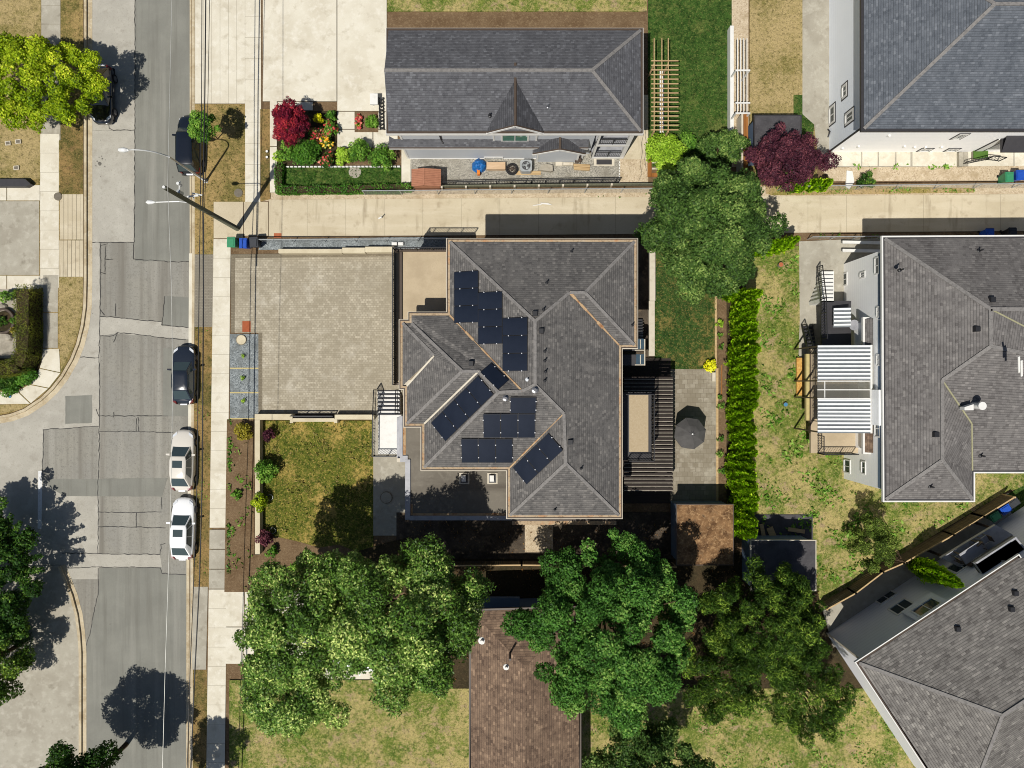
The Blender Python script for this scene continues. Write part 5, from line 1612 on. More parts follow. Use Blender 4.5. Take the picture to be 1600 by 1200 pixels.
wall('garden_wall', 'low cream stucco wall bending round the dry front lawn', [(398, 647, 457, 656), (398, 656.4, 406, 742), (398.5, 742.5, 406, 866), (523, 648, 584, 655.5), (457.5, 653.5, 522.5, 659), (453, 655, 458, 661), (522, 655, 527, 661)], .85, 'cream_wall')
wall('driveway_wall', 'long low cream wall on the lane side of the paver driveway', [(435, 389, 534, 395.5), (534.5, 387, 570, 395), (570.5, 385.5, 616, 394)], .75, 'cream_wall')
wall('yard_wall', 'beige capped wall between the shaded side passage and the back lawn', [(1015, 373, 1024, 470), (1014, 470.5, 1023, 556)], .6, 'offwhite')
wall('timber_edging', 'thin pale edging between back lawn and flower bed', [(1117, 462, 1120, 572), (1119, 575, 1122.5, 784)], .22, 'wood')
wall('edging_board', 'orange timber board beside the cedar hedge flower bed', [(1127, 570, 1128.4, 616)], .2, 'woodred')
wall('garden_post', 'pale stub post at the corner of the patio', [(1113, 582, 1118, 596)], .5, 'offwhite', 'post')
gt = thing('wall_railing', 'black metal railing set in the gap of the cream wall', 'railing', P(490, 651, .1))
railing(gt, [P(458, 649.5, .3), P(522, 649.5, .3)], .3, .75, step=.1)
b = MB(); b.beam(P(458, 651, .4), P(522, 651, .4), .05, .6); b.build('panel', M['gutterblack'], gt)

mesh_m = N('chain_link'); mesh_m.col((.45, .47, .46, 1)); mesh_m.fin(.5, .4, .3); mesh_m.b.inputs['Alpha'].default_value = .22


def chainlink(label, pts, h, n):
    t = thing('chain_link_fence', label, 'fence', P(*pts[0], .1))
    for a, c in zip(pts[:-1], pts[1:]):
        A_, C_ = Vector(P(*a, h)), Vector(P(*c, h))
        b = MB(); b.tube([A_, C_], .035, 6); b.build('top_rail', M['galv'], t)
        for i in range(n + 1):
            p = A_ + (C_ - A_) * (i / n); b = MB(); b.tube([(p.x, p.y, .08), (p.x, p.y, h + .04)], .035, 6); b.build('post', M['galv'], t)
        b = MB(); b.face([(A_.x, A_.y, .12), (C_.x, C_.y, .12), C_, A_]); b.build('wire_mesh', mesh_m.m, t)


chainlink('grey chain link fence along the lane below the gravel yard', [(566, 298), (1032, 294)], 1.3, 8)
chainlink('grey chain link fence along the lane below the pale blue-white house', [(1224, 291), (1660, 286)], 1.3, 7)
chainlink('grey chain link fence at the lane side of the middle house', [(405, 374), (700, 373)], 1.1, 6)
chainlink('short chain link fence between the lane and the right house', [(1270, 370), (1378, 369)], 1.1, 3)
bf_ = thing('garden_fence', 'black metal fence with timber rail between gravel yard and lane', 'fence', P(690, 290, .1))
railing(bf_, [P(688, 290, .2), P(830, 287, .2), P(966, 285, .2)], .2, .9, step=.12, name='railing')
for i in range(8):
    c = G(690 + i * 38, 292 - i * .6, .8); b = MB(); b.box(c[0] - .07, c[0] + .07, c[1] - .07, c[1] + .07, .1, .8); b.build('post', M['offwhite'], bf_)
b = MB(); b.beam(P(682, 291.5, .5), P(1040, 288, .5), .1, .5); b.build('rail', M['polewood'], bf_)


def boardfence(label, pts, h, board=.15, m='fencewood', name='board_fence'):
    t = thing(name, label, 'fence', P(*pts[0], .1))
    bb, cap = MB(), MB()
    for a, c in zip(pts[:-1], pts[1:]):
        A_, C_ = Vector(P(*a, h)), Vector(P(*c, h)); Ln = (C_ - A_).length; d = (C_ - A_) / Ln
        n = int(Ln / board)
        for i in range(n):
            p, q_ = A_ + d * (i * board), A_ + d * ((i + .88) * board)
            k = random.uniform(-.04, .02)
            bb.beam((p.x, p.y, h / 2 + .05), (q_.x, q_.y, h / 2 + .05), .025, h - .1 + k)
        cap.beam(A_, C_, .1, .05)
        for p in (A_, C_): 
            pp = MB(); pp.box(p.x - .06, p.x + .06, p.y - .06, p.y + .06, .05, h + .08); pp.build('post', M['wood'], t)
    bb.build('board', M[m], t); cap.build('cap_rail', M['wood'], t)
    return t


boardfence('long brown board fence running diagonally below the patchy yard', [(1292, 952), (1337, 927), (1380, 894), (1412, 880), (1490, 836), (1537, 807), (1585, 777)], 1.5)
boardfence('shaded brown board fence along the side yard of the middle house', [(700, 884), (815, 883), (1000, 885), (1056, 886)], 1.4)
# timber screen and pergola bars between the north gardens
t = thing('timber_screen', 'orange-brown timber screen beside the white garden wall', 'fence', P(1164, 230, .1))
b = MB(); b.prism(rect(1162, 178, 1169, 268, 1.5), .1, 1.5); b.build('board', M['woodred'], t)
b = MB(); b.prism(rect(1158.5, 178, 1161.5, 262, 1.4), .1, 1.4); b.build('cap_rail', M['offwhite'], t)
t = thing('white_trellis', 'white painted trellis bars at the top edge beside the timber screen', 'trellis', P(1160, 165, .1))
b = MB()
for x in (1152, 1157, 1162, 1167): b.beam(P(x, 60, 2.0), P(x, 177, 2.0), .05, .06)
for y in (161, 177, 110): b.beam(P(1149, y, 2.08), P(1172, y, 2.08), .1, .08)
b.build('bar', M['white'], t)
b = MB()
for x, y in ((1150, 177), (1171, 177), (1150, 110), (1171, 110)):
    c = G(x, y, 2); b = MB(); b.box(c[0] - .05, c[0] + .05, c[1] - .05, c[1] + .05, .1, 2.04); b.build('post', M['white'], t)
wall('garden_wall', 'narrow white garden wall between lawn and timber screen', [(1141, 40, 1146.5, 206)], .9, 'white')
t = thing('arbour', 'bare timber arbour with ladder-like slats beside the top house', 'arbour', P(1038, 180, .1))
b = MB()
for x in (1022, 1034, 1044): b.beam(P(x, 60, 2.2), P(x, 207, 2.2), .06, .1)
b.build('beam', M['wood'], t)
for i in range(16):
    y = 203 - i * 7.2; b = MB(); b.beam(P(1017.5, y, 2.28), P(1060, y, 2.28), .07, .07); b.build('slat', M['wood'], t)
b = MB()
for x, y in ((1022, 205), (1044, 205), (1022, 100), (1044, 100)):
    c = G(x, y, 2.2); b = MB(); b.box(c[0] - .05, c[0] + .05, c[1] - .05, c[1] + .05, .1, 2.16); b.build('post', M['wood'], t)
b = MB(); b.prism(rect(1031, 110, 1037, 207, .3), .05, .3); solo(b, 'stepping_path', M['white'], 'white stepping strip under the timber arbour', 'path', P(1034, 207, .1))['kind'] = 'structure'
wall('raised_bed', 'brown timber bed edge beside the gravel by the lime green bush', [(1012, 246, 1018, 276), (1018.5, 270, 1050, 276)], .3, 'woodred', 'planter')
wall('planter_frame', 'pale timber planter frame under the lime green bush', [(1019, 252, 1030, 254.5), (1019, 262, 1034, 264.5), (1030, 268, 1060, 270)], .35, 'offwhite', 'planter')

# ------------------------------------------------------------------ sheds
def shed(label, x0, y0, x1, y1, h, roofm, wallm, trim, slope=.0):
    t = thing('garden_shed', label, 'shed', P((x0 + x1) / 2, (y0 + y1) / 2, .1)[:2] + (.1,))
    p = rect(x0, y0, x1, y1, h)
    b = MB(); b.prism(offset(p, -.12), .05, h - .08); b.build('wall', M[wallm], t)
    b = MB(); zs = [h, h, h + slope, h + slope]
    b.hexa([(q_[0], q_[1], z - .1) for q_, z in zip(p, zs)], [(q_[0], q_[1], z) for q_, z in zip(p, zs)]); b.build('roof', M[roofm], t)
    b = MB(); b.ring(offset(p, .07), offset(p, .005), h - .14, h + .02 + slope * .5); b.build('edge_trim', M[trim], t)
    b = MB(); A_ = p[3]; b.box(A_[0] - .0, A_[0] + .09, A_[1] - 1.5, A_[1] - .6, .1, 1.9)
    return t


s1 = shed('square garden shed under brown leaf litter below the back patio', 1058, 789, 1145, 882, 2.7, 'mossroof', 'bluegrey', 'gutterdark')
s2 = shed('shaded dark felt roofed shed with a rusty rim beside the dry yard', 1174, 845, 1274, 922, 2.6, 'darkroof', 'bluegrey', 'offwhite')
s3 = shed('flat grey roofed shed behind the purple leaved tree', 1180, 181, 1251, 246, 2.5, 'darkroof', 'bluegrey', 'gutterblack')
for s_, x, y in ((s1, 1100, 787), (s2, 1230, 843), (s3, 1200, 250)):
    c = G(x, y, 1); b = MB(); b.box(c[0] - .42, c[0] + .42, c[1] - .12, c[1] - .04, .1, 2.0); b.build('door', M['offwhite'], s_)
t = thing('storage_shed', 'small brown ridged plastic shed at the end of the gravel yard', 'shed', P(666, 278, .1))
p = rect(644, 264, 688, 291, 1.4)
b = MB(); b.prism(offset(p, -.08), .05, 1.36); b.build('wall', M['shedbrown'], t)
b = MB(); xm = G(662, 278, 1.65)[0]
for i in range(10):
    y0, y1 = p[0][1] + (p[2][1] - p[0][1]) * i / 10, p[0][1] + (p[2][1] - p[0][1]) * (i + .9) / 10
    for xa_ in (p[0][0] - .05, p[1][0] + .05): b.hexa([(xa_, y0, 1.34), (xm, y0, 1.6), (xm, y1, 1.6), (xa_, y1, 1.34)], [(xa_, y0, 1.4), (xm, y0, 1.66), (xm, y1, 1.66), (xa_, y1, 1.4)])
b.beam((xm, p[0][1], 1.64), (xm, p[2][1], 1.64), .1, .06); b.build('roof', M['shedbrown'], t)
b = MB(); b.box(p[0][0] + .4, p[1][0] - .4, p[2][1] - .08, p[2][1] - .05, .1, 1.2); b.build('door', M['gutterdark'], t)
# ------------------------------------------------------------------ things in the gravel yard
gz = .22
t = thing('tarpaulin', 'crumpled blue tarpaulin heap in the gravel yard', 'tarpaulin', P(748, 259, gz))
b = MB(); c = G(748, 259, .4); n = 12
ringz = [(.62, .02), (.5, .3), (.34, .5), (.12, .56)]
grid = []
for (rr, z) in ringz:
    grid.append([(c[0] + rr * math.cos(2 * math.pi * i / n) * random.uniform(.75, 1.15), c[1] + rr * .95 * math.sin(2 * math.pi * i / n) * random.uniform(.8, 1.1), gz + z + random.uniform(-.06, .06)) for i in range(n)])
for a, d_ in zip(grid[:-1], grid[1:]):
    for i in range(n): b.face([a[i], a[(i + 1) % n], d_[(i + 1) % n], d_[i]])
b.face(grid[-1]); b.build('sheet', M['tarpblue'], t)
b = MB(); c = G(747.5, 268, .5); b.obox(c, .22, .5, gz, gz + .36, .1); solo(b, 'toy_slide', M['orange'], 'small orange plastic piece in front of the blue tarpaulin', 'toy', (c[0], c[1], gz))
b = MB(); c = G(775, 260, .4)
b.obox(c, 1.45, .55, gz, gz + .38, 0)
solo(b, 'wooden_box', M['pinkplank'], 'long pale wooden box beside the blue tarpaulin', 'box', (c[0], c[1], gz))
t = thing('hose_reel', 'dark coiled hose on a spoked reel beside the heat pump', 'hose reel', P(800, 265.5, gz))
c = G(800, 265, .3)
b = MB()
for k, (rr, z) in enumerate(((.42, .1), (.44, .17), (.36, .14), (.4, .24), (.31, .2))):
    b.tube([(c[0] + rr * math.cos(a), c[1] + rr * math.sin(a), gz + z) for a in [2 * math.pi * i / 20 for i in range(21)]], .04, 6)
b.build('coil', M['wire'], t)
b = MB()
for i in range(6):
    a = math.pi * i / 6; b.beam((c[0] - .36 * math.cos(a), c[1] - .36 * math.sin(a), gz + .27), (c[0] + .36 * math.cos(a), c[1] + .36 * math.sin(a), gz + .27), .03, .03)
b.cyl(c, .1, gz, gz + .3, 12); b.build('spoke', M['gutterdark'], t)
t = thing('heat_pump', 'pale grey heat pump with round fan grille on the gravel', 'heat pump', P(822, 259, gz))
c = G(822, 259, .9); 
pp = [(c[0] + sx * x, c[1] + sy * y) for sx, sy, prs in ((1, 1, ((.45, .33), (.33, .45))), (-1, 1, ((.33, .45), (.45, .33))), (-1, -1, ((.45, .33), (.33, .45))), (1, -1, ((.33, .45), (.45, .33)))) for x, y in prs]
b = MB(); b.prism(pp, gz, gz + .75); b.build('case', M['galv'], t)
b = MB(); b.cyl(c, .34, gz + .7, gz + .765, 24); b.build('fan_recess', M['gutterblack'], t)
b = MB()
for i in range(3):
    a = 2 * math.pi * i / 3 + .5; b.face([(c[0], c[1], gz + .78), (c[0] + .3 * math.cos(a), c[1] + .3 * math.sin(a), gz + .77), (c[0] + .3 * math.cos(a + .8), c[1] + .3 * math.sin(a + .8), gz + .8)])
b.cyl(c, .08, gz + .76, gz + .82, 10); b.build('fan_blade', M['galv'], t)
b = MB()
for rr in (.12, .22, .32): b.tube([(c[0] + rr * math.cos(a), c[1] + rr * math.sin(a), gz + .84) for a in [2 * math.pi * i / 16 for i in range(17)]], .008, 4)
b.build('grille', M['galv'], t)
b = MB(); b.prism(rect(806, 267, 845, 273, gz + .06), .1, gz + .06); solo(b, 'pallet_board', M['wood'], 'thin boards lying below the heat pump', 'board', P(825, 270, gz))
b = MB(); b.prism(poly([(841, 266), (846, 259), (853, 257), (863, 259), (864, 268), (860, 269)], .35), .1, gz + .32); solo(b, 'covered_block', M['stone'], 'pale tapered covered block right of the heat pump', 'block', P(852, 263, gz))
b = MB(); b.prism(rect(868, 253, 879, 259, .3), .1, gz + .1); b.prism(rect(880, 254, 895, 258.5, .3), .1, gz + .14); solo(b, 'scrap_board', M['offwhite'], 'pale scrap boards against the small gable wall', 'board', P(875, 256, gz))
t = thing('plank_stack', 'stack of fresh yellow planks on the gravel', 'planks', P(908, 261, gz))
b = MB()
for i in range(4): b.obox(G(909, 257.5 + i * 2.4, .35), 1.3 - .03 * i, .1, gz, gz + .14 + .05 * (i % 2), -.06)
b.build('plank', M['wood'], t)
t = thing('folding_chair', 'dark brown folding chair leaning at the small gable wall', 'chair', P(903, 251, gz))
b = MB(); c = G(903, 251, .5)
b.obox((c[0], c[1]), .45, .42, gz + .42, gz + .46, .5); b.build('seat', M['gutterdark'], t)
b = MB(); b.beam((c[0] - .2, c[1] + .22, gz + .45), (c[0] - .2, c[1] + .3, gz + .9), .05); b.beam((c[0] + .2, c[1] + .22, gz + .45), (c[0] + .2, c[1] + .3, gz + .9), .05); b.beam((c[0] - .2, c[1] + .29, gz + .85), (c[0] + .2, c[1] + .29, gz + .85), .05, .2); b.build('backrest', M['gutterdark'], t)
for sx in (-1, 1):
    b = MB(); b.beam((c[0] + sx * .2, c[1] - .2, gz), (c[0] + sx * .2, c[1] + .2, gz + .44), .04); b.beam((c[0] + sx * .2, c[1] + .2, gz), (c[0] + sx * .2, c[1] - .2, gz + .44), .04); b.build('leg', M['gutterdark'], t)
wall('rope_edging', 'white dashed edging strip across the gravel yard', [(967.5, 252 + i * 4.6, 969, 255 + i * 4.6) for i in range(8)], .25, 'white', 'edging')
wall('picket_edging', 'low white picket edging between shrubs and narrow lawn', [(447 + i * 6.2, 259.4, 451.6 + i * 6.2, 261.4) for i in range(29)], .3, 'white', 'edging')

# ------------------------------------------------------------------ wheelie bins
def wbin(label, px, py, rz, m, lid=None):
    c = G(px, py, .9)
    t = thing('wheelie_bin', label, 'bin', (c[0], c[1], .2), rz, 'wheelie bins put out for collection' if px < 500 else None)
    b = MB()
    lo = [(-.22, -.25), (.22, -.25), (.22, .25), (-.22, .25)]; hi = [(-.29, -.36), (.29, -.36), (.29, .36), (-.29, .36)]
    b.hexa([(x, y, .06) for x, y in lo], [(x, y, .95) for x, y in hi]); b.ring([(x * 1.06, y * 1.05) for x, y in hi], hi, .88, .95)
    b.build('body', M[m], t, local=True)
    b = MB(); o_ = [(-.31, -.4), (.31, -.4), (.31, .37), (-.31, .37)]; i_ = [(-.24, -.33), (.24, -.33), (.24, .26), (-.24, .26)]
    b.hexa([(x, y, .96) for x, y in o_], [(x, y, 1.0) for x, y in o_]); b.hexa([(x, y, 1.001) for x, y in i_], [(x * .92, y * .92, 1.05) for x, y in i_])
    ld = b.build('lid', M[lid or m], t, local=True)
    b = MB(); b.tube([(-.26, .4, .97), (.26, .4, .97)], .02, 6); b.box(-.27, -.23, .34, .42, .94, .99); b.box(.23, .27, .34, .42, .94, .99); b.build('handle', M['bindark'], t, local=True)
    b = MB(); b.box(-.07, .09, -.16, .02, 1.051, 1.056); b.build('lid_mark', M['plate'], ld)
    for sx in (-1, 1):
        b = MB(); b.tube([(sx * .24, .3, .1), (sx * .3, .3, .1)], .1, 12); b.build('wheel', M['rubber'], t, local=True)
    return t


wbin('green wheelie bin, first of the three beside the lane apron', 363.5, 379.5, 0, 'bingreen')
wbin('blue wheelie bin between the green and the dark grey one', 382.5, 381, 0, 'binblue')
wbin('dark grey wheelie bin nearest the chain link fence', 398.5, 379.5, .05, 'binblack')
wbin('green wheelie bin by the lane fence of the pale blue-white house', 1573, 278, 0, 'bingreen')
wbin('blue wheelie bin at the right edge beside the lane fence', 1590, 275, 0, 'binblue')
wbin('bright blue wheelie bin behind the diagonal board fence', 1568, 795, -1.0, 'binblue')
wbin('dark green wheelie bin in the shade behind the diagonal board fence', 1552, 806, -1.0, 'bingreen')
wbin('dark grey wheelie bin at the end of the diagonal board fence', 1581, 785, -.9, 'binblack')
wbin('blue wheelie bin in the house shadow on the lane', 1543, 366, 0, 'binblue')
wbin('black wheelie bin in the house shadow on the lane', 1578, 365, 0, 'bindark')


# ------------------------------------------------------------------ cars
def car(label, px, py, rz, m, Ln=4.65, W=1.82, Ht=1.45, suv=False, sunroof=True, name='parked_car'):
    c = G(px, py, .75)
    t = thing(name, label, 'car', (c[0], c[1], .012), rz)
    hl = Ln / 2; hw = W / 2
    belt = .98 if suv else .9
    # body: sections along y (front = +y)
    st = [(-hl, .66, .52), (-hl + .10, .80, .74), (-hl + .35, .91, .90 if not suv else 1.0), (-hl + .9, .985, .96 if not suv else 1.02), (-.6, 1, belt), (.3, 1, belt), (hl - 1.35, .985, belt - .02), (hl - .75, .95, belt - .1), (hl - .3, .87, belt - .2), (hl - .08, .72, .62), (hl, .58, .5)]
    prof = [(.0, 1.03), (.45, 1.02), (.78, .985), (.94, .93), (1.0, .80), (1.0, .52), (.97, .3), (.88, .22)]
    b = MB(); rows = []
    for (y, wf, zt) in st:
        row = []
        for (u, k) in prof:
            z = .2 + (zt - .2) * (k - .2) / .8 if k > .25 else .2
            row.append((u * hw * wf, y - (.06 * (u ** 2) if y > 0 else -.05 * (u ** 2)), z))
        rows.append([(-x, y_, z) for x, y_, z in row[:0:-1]] + row)
    nn = len(rows[0])
    for a, d_ in zip(rows[:-1], rows[1:]):
        for i in range(nn - 1): b.face([a[i], a[i + 1], d_[i + 1], d_[i]])
    b.face(rows[0]); b.face(rows[-1][::-1])
    bm_weld(b); body = b.build('body', M[m], t, local=True, smooth=True)
    sm = body.modifiers.new('round', 'SUBSURF'); sm.levels = sm.render_levels = 2
    # cabin
    yb0, yb1 = (-hl + .32, hl - 1.25) if not suv else (-hl + .12, hl - 1.15)     # base rear / front
    yr0, yr1 = (-hl + 1.15, hl - 2.0) if not suv else (-hl + .5, hl - 1.75)
    bw, rw = hw * .9, hw * .68
    zb, zr = belt - .05, Ht
    B_ = [(-bw * .9, yb0), (bw * .9, yb0), (bw, yb0 + .6), (bw, yb1 - .7), (bw * .84, yb1), (-bw * .84, yb1), (-bw, yb1 - .7), (-bw, yb0 + .6)]
    T_ = [(-rw * .9, yr0), (rw * .9, yr0), (rw, yr0 + .3), (rw, yr1 - .3), (rw * .88, yr1), (-rw * .88, yr1), (-rw, yr1 - .3), (-rw, yr0 + .3)]
    b = MB()
    for i in range(8):
        j = (i + 1) % 8
        b.face([(B_[i][0], B_[i][1], zb), (B_[j][0], B_[j][1], zb), (T_[j][0], T_[j][1], zr - .05), (T_[i][0], T_[i][1], zr - .05)])
    b.build('pillar', M[m], t, local=True); b = MB()
    T2 = [(x * .9, y + (.12 if y < 0 else -.12), zr) for x, y in T_]
    for i in range(8):
        j = (i + 1) % 8; b.face([(T_[i][0], T_[i][1], zr - .05), (T_[j][0], T_[j][1], zr - .05), T2[j], T2[i]])
    T3 = [(x * .5, y * .6 + (yr0 + yr1) / 2 * .4, zr + .025) for x, y, z in T2]
    for i in range(8):
        j = (i + 1) % 8; b.face([T2[i], T2[j], T3[j], T3[i]])
    b.face(T3); bm_weld(b); b.build('roof', M[m], t, local=True, smooth=True)

    def pane(nm, i, j, u0, u1, v0, v1, m_='carglass', lift=.012):
        q0, q1, q2, q3 = [Vector(p) for p in ((B_[i][0], B_[i][1], zb), (B_[j][0], B_[j][1], zb), (T_[j][0], T_[j][1], zr - .05), (T_[i][0], T_[i][1], zr - .05))]
        nrm = (q1 - q0).cross(q3 - q0).normalized()
        ctr = (q0 + q1 + q2 + q3) / 4
        if nrm.dot(ctr - Vector((0, ctr.y * .6, .8))) < 0: nrm = -nrm
        def at(u, v): return (q0 * (1 - u) + q1 * u) * (1 - v) + (q3 * (1 - u) + q2 * u) * v + nrm * lift
        b = MB(); b.face([at(u0, v0), at(u1, v0), at(u1, v1), at(u0, v1)])
        return b.build(nm, M[m_], t, local=True)
    pane('windscreen', 4, 5, .04, .96, .08, .95)
    pane('rear_window', 0, 1, .06, .94, .15, .94)
    for i, j in ((2, 3), (6, 7)):
        pane('side_window', i, j, .04, .48, .12, .92); pane('side_window', i, j, .52, .97, .12, .92)
    pane('side_window', 3, 4, .03, .8, .1, .9); pane('side_window', 5, 6, .2, .97, .1, .9)
    if sunroof:
        b = MB(); y1 = yr1 - .28; y0 = y1 - .55; b.face([(-rw * .6, y0, zr + .018), (rw * .6, y0, zr + .018), (rw * .6, y1, zr + .012), (-rw * .6, y1, zr + .012)])
        b.v = [(x, y, z + .012) for x, y, z in b.v]; b.build('sunroof', M['carglass'], t, local=True)
    for sx in (-1, 1):
        for y in (-hl + .95, hl - .95):
            b = MB(); b.tube([(sx * (hw - .2), y, .33), (sx * (hw + .005), y, .33)], .33, 18); w = b.build('wheel', M['rubber'], t, local=True)
            b = MB(); b.tube([(sx * (hw - .02), y, .33), (sx * (hw + .018), y, .33)], .21, 14); b.build('rim', M['rim'], w, local=True)
        b = MB(); ym = yb1 - .62; b.hexa([(sx * (hw * .93), ym - .09, belt), (sx * (hw + .2), ym - .06, belt + .02), (sx * (hw + .2), ym + .06, belt + .02), (sx * (hw * .93), ym + .06, belt)], [(sx * (hw * .93), ym - .09, belt + .1), (sx * (hw + .2), ym - .06, belt + .14), (sx * (hw + .2), ym + .06, belt + .14), (sx * (hw * .93), ym + .06, belt + .1)])
        b.build('mirror', M[m], t, local=True)
        b = MB(); b.hexa([(sx * hw * .5, hl - .18, .56), (sx * hw * .84, hl - .42, .58), (sx * hw * .86, hl - .5, .58), (sx * hw * .5, hl - .3, .6)], [(sx * hw * .5, hl - .16, .68), (sx * hw * .84, hl - .4, .71), (sx * hw * .86, hl - .62, .73), (sx * hw * .5, hl - .36, .72)]); b.build('headlight', M['lamp'], t, local=True)
        b = MB(); b.hexa([(sx * hw * .55, -hl + .04, .62), (sx * hw * .88, -hl + .2, .62), (sx * hw * .9, -hl + .42, .64), (sx * hw * .55, -hl + .2, .62)], [(sx * hw * .55, -hl + .06, .82), (sx * hw * .88, -hl + .24, .84), (sx * hw * .9, -hl + .5, .86), (sx * hw * .55, -hl + .26, .86)]); b.build('tail_light', M['red'], t, local=True)
    b = MB(); b.box(-.26, .26, -hl - .015, -hl + .08, .56, .68); b.build('number_plate', M['plate'], t, local=True)
    b = MB(); b.box(-hw * .85, hw * .85, -hl + .1, hl - .25, .14, .3); b.build('underbody', M['rubber'], t, local=True)
    return t


def bm_weld(b):
    """share identical points so that smooth shading flows"""
    ix, nv, mp = {}, [], []
    for p in b.v:
        k = tuple(round(x, 5) for x in p)
        if k not in ix: ix[k] = len(nv); nv.append(p)
        mp.append(ix[k])
    b.v = nv; b.f = [tuple(mp[i] for i in f) for f in b.f]


car('dark navy sedan parked at the kerb north of the pearl white car', 286.5, 586, 0, 'paint_navy', 4.6, 1.8, 1.42, sunroof=False)
car('pearl white car with sunroof parked between the navy sedan and the bright white car', 284.5, 720, -.02, 'paint_pearl', 4.75, 1.82, 1.5)
car('bright white sedan with sunroof, southernmost of the cars at the kerb', 285, 827, -.02, 'paint_white', 4.8, 1.82, 1.46)
car('large black people carrier parked at the kerb under the small street tree', 296, 225, 0, 'paint_black', 4.7, 1.9, 1.7, True, False)
car('black car at the far kerb half under the yellow-green tree', 157, 146, math.pi, 'paint_black', 4.5, 1.8, 1.45, False, False)
car('white car mostly hidden under the pale glossy tree', 572, 1031, 1.57, 'paint_white', 4.6, 1.8, 1.45, False, False)
car('dark car at the right edge behind the angled grey house', 1612, 846, -.97, 'paint_black', 4.5, 1.8, 1.45, False, False)

# ------------------------------------------------------------------ poles, lamps, wires
bx, by = G(372, 358)
t = thing('utility_pole', 'tall dark timber utility pole leaning out over the verge with a lamp arm', 'utility pole', (bx, by, .11))
b = MB(); b.tube([(bx, by, 0), (bx, by, 5), (bx, by, 11.2)], [.2, .17, .13], 14); b.build('pole', M['polewood'], t, smooth=True)
b = MB(); b.tube([(bx, by, 7.6), (bx - .7, by + .02, 7.95), tuple(P(238, 316, 8.1))], [.035, .035, .03], 8); arm = b.build('lamp_arm', M['lampwhite'], t)
b = MB(); c = P(235.5, 316, 8.1); b.tube([(c[0] + .3, c[1], c[2]), (c[0] + .1, c[1], c[2] + .02), (c[0] - .15, c[1], c[2] + .02), (c[0] - .3, c[1], c[2])], [.04, .14, .15, .05], 10); b.build('lamp_head', M['lampwhite'], arm, smooth=True)
b = MB(); b.tube([(bx, by, 9.4), (bx + .1, by + .9, 9.5)], .05, 6); b.tube([(bx + .08, by + .7, 9.3), (bx + .08, by + .7, 9.75)], .1, 8); b.tube([(bx + .3, by + .2, 8.0), (bx + .3, by + .5, 8.2), (bx + .9, by + .4, 8.1)], .05, 6); b.tube([(bx - .1, by + .3, 8.1), (bx + .7, by + .35, 8.2)], .06, 6); b.build('insulator', M['lampwhite'], t)
b = MB(); b.tube([(bx, by, 11.1), (bx, by, 11.35)], .09, 8); b.build('cap', M['lampwhite'], t)
b = MB(); b.tube([(bx, by + .25, 9.0), (bx, by + .25, 9.5)], .13, 10); b.build('fuse_holder', M['galv'], t)
bx2, by2 = G(323, 284)
t = thing('street_lamp', 'slender white street lamp with a long curved arm over the road', 'street lamp', (bx2, by2, .11))
b = MB(); b.tube([(bx2, by2, 0), (bx2, by2, 2), (bx2, by2, 5.8)], [.09, .08, .06], 12); b.build('pole', M['lampwhite'], t, smooth=True)
lx, ly, lz = P(199, 234.5, 8.0)
pts = []
for i in range(9):
    s_ = i / 8; pts.append((bx2 + (lx - bx2) * s_ ** 1.7, by2 + (ly - by2) * s_, 5.8 + (lz - 5.8) * math.sin(s_ * math.pi / 2)))
b = MB(); b.tube(pts, [.06 - .025 * i / 8 for i in range(9)], 10); arm = b.build('arm', M['lampwhite'], t, smooth=True)
b = MB(); b.tube([(lx + .1, ly, lz), (lx, ly, lz), (lx - .2, ly, lz + .03), (lx - .48, ly, lz + .02), (lx - .6, ly, lz)], [.05, .11, .17, .15, .05], 12); b.build('lamp_head', M['lampwhite'], arm, smooth=True)
b = MB(); b.box(bx2 - .14, bx2 + .14, by2 - .14, by2 + .14, .1, .16); b.cyl((bx2, by2), .12, .16, .5, 12); b.build('base', M['galv'], t)


def wire(label, pts, r, m):
    P3 = [Vector(P(*p)) for p in pts]
    out = []
    for a, c in zip(P3[:-1], P3[1:]):
        for i in range(6): out.append(a + (c - a) * (i / 6))
    out.append(P3[-1])
    b = MB(); b.tube([tuple(p) for p in out], r, 6)
    solo(b, 'power_line', M[m], label, 'power line', tuple(out[0]))


wire('thin pale conductor running from the pole top down the road', [(272, -150, 10.9), (262, 290, 11.36), (268, 450, 10.9), (270, 600, 10.6), (267, 780, 10.6), (258, 1050, 10.8), (250, 1350, 11.0)], .016, 'wirepale')
wire('dark overhead cable nearest the road over the kerb', [(316, -150, 5.7), (315, 150, 5.6), (313, 320, 5.7), (311, 450, 5.5), (308, 750, 5.4), (303, 900, 5.4), (297, 1050, 5.5), (288, 1350, 5.6)], .03, 'wire')
wire('thick dark overhead cable over the verge', [(323, -150, 5.8), (320, 150, 5.7), (317, 320, 5.8), (318, 450, 5.6), (316, 750, 5.5), (312, 900, 5.5), (304.5, 1050, 5.6), (292, 1350, 5.7)], .045, 'wire')
wire('thin dark overhead wire, furthest east over the dry verge', [(330, -150, 6.0), (325, 150, 5.9), (319.5, 330, 6.0)], .022, 'wire')
wire('service wire from the pole to the kerb cable, shortest dark wire', [(317, 322, 5.9), (318.5, 350, 5.8), (318, 450, 5.7)], .03, 'wire')

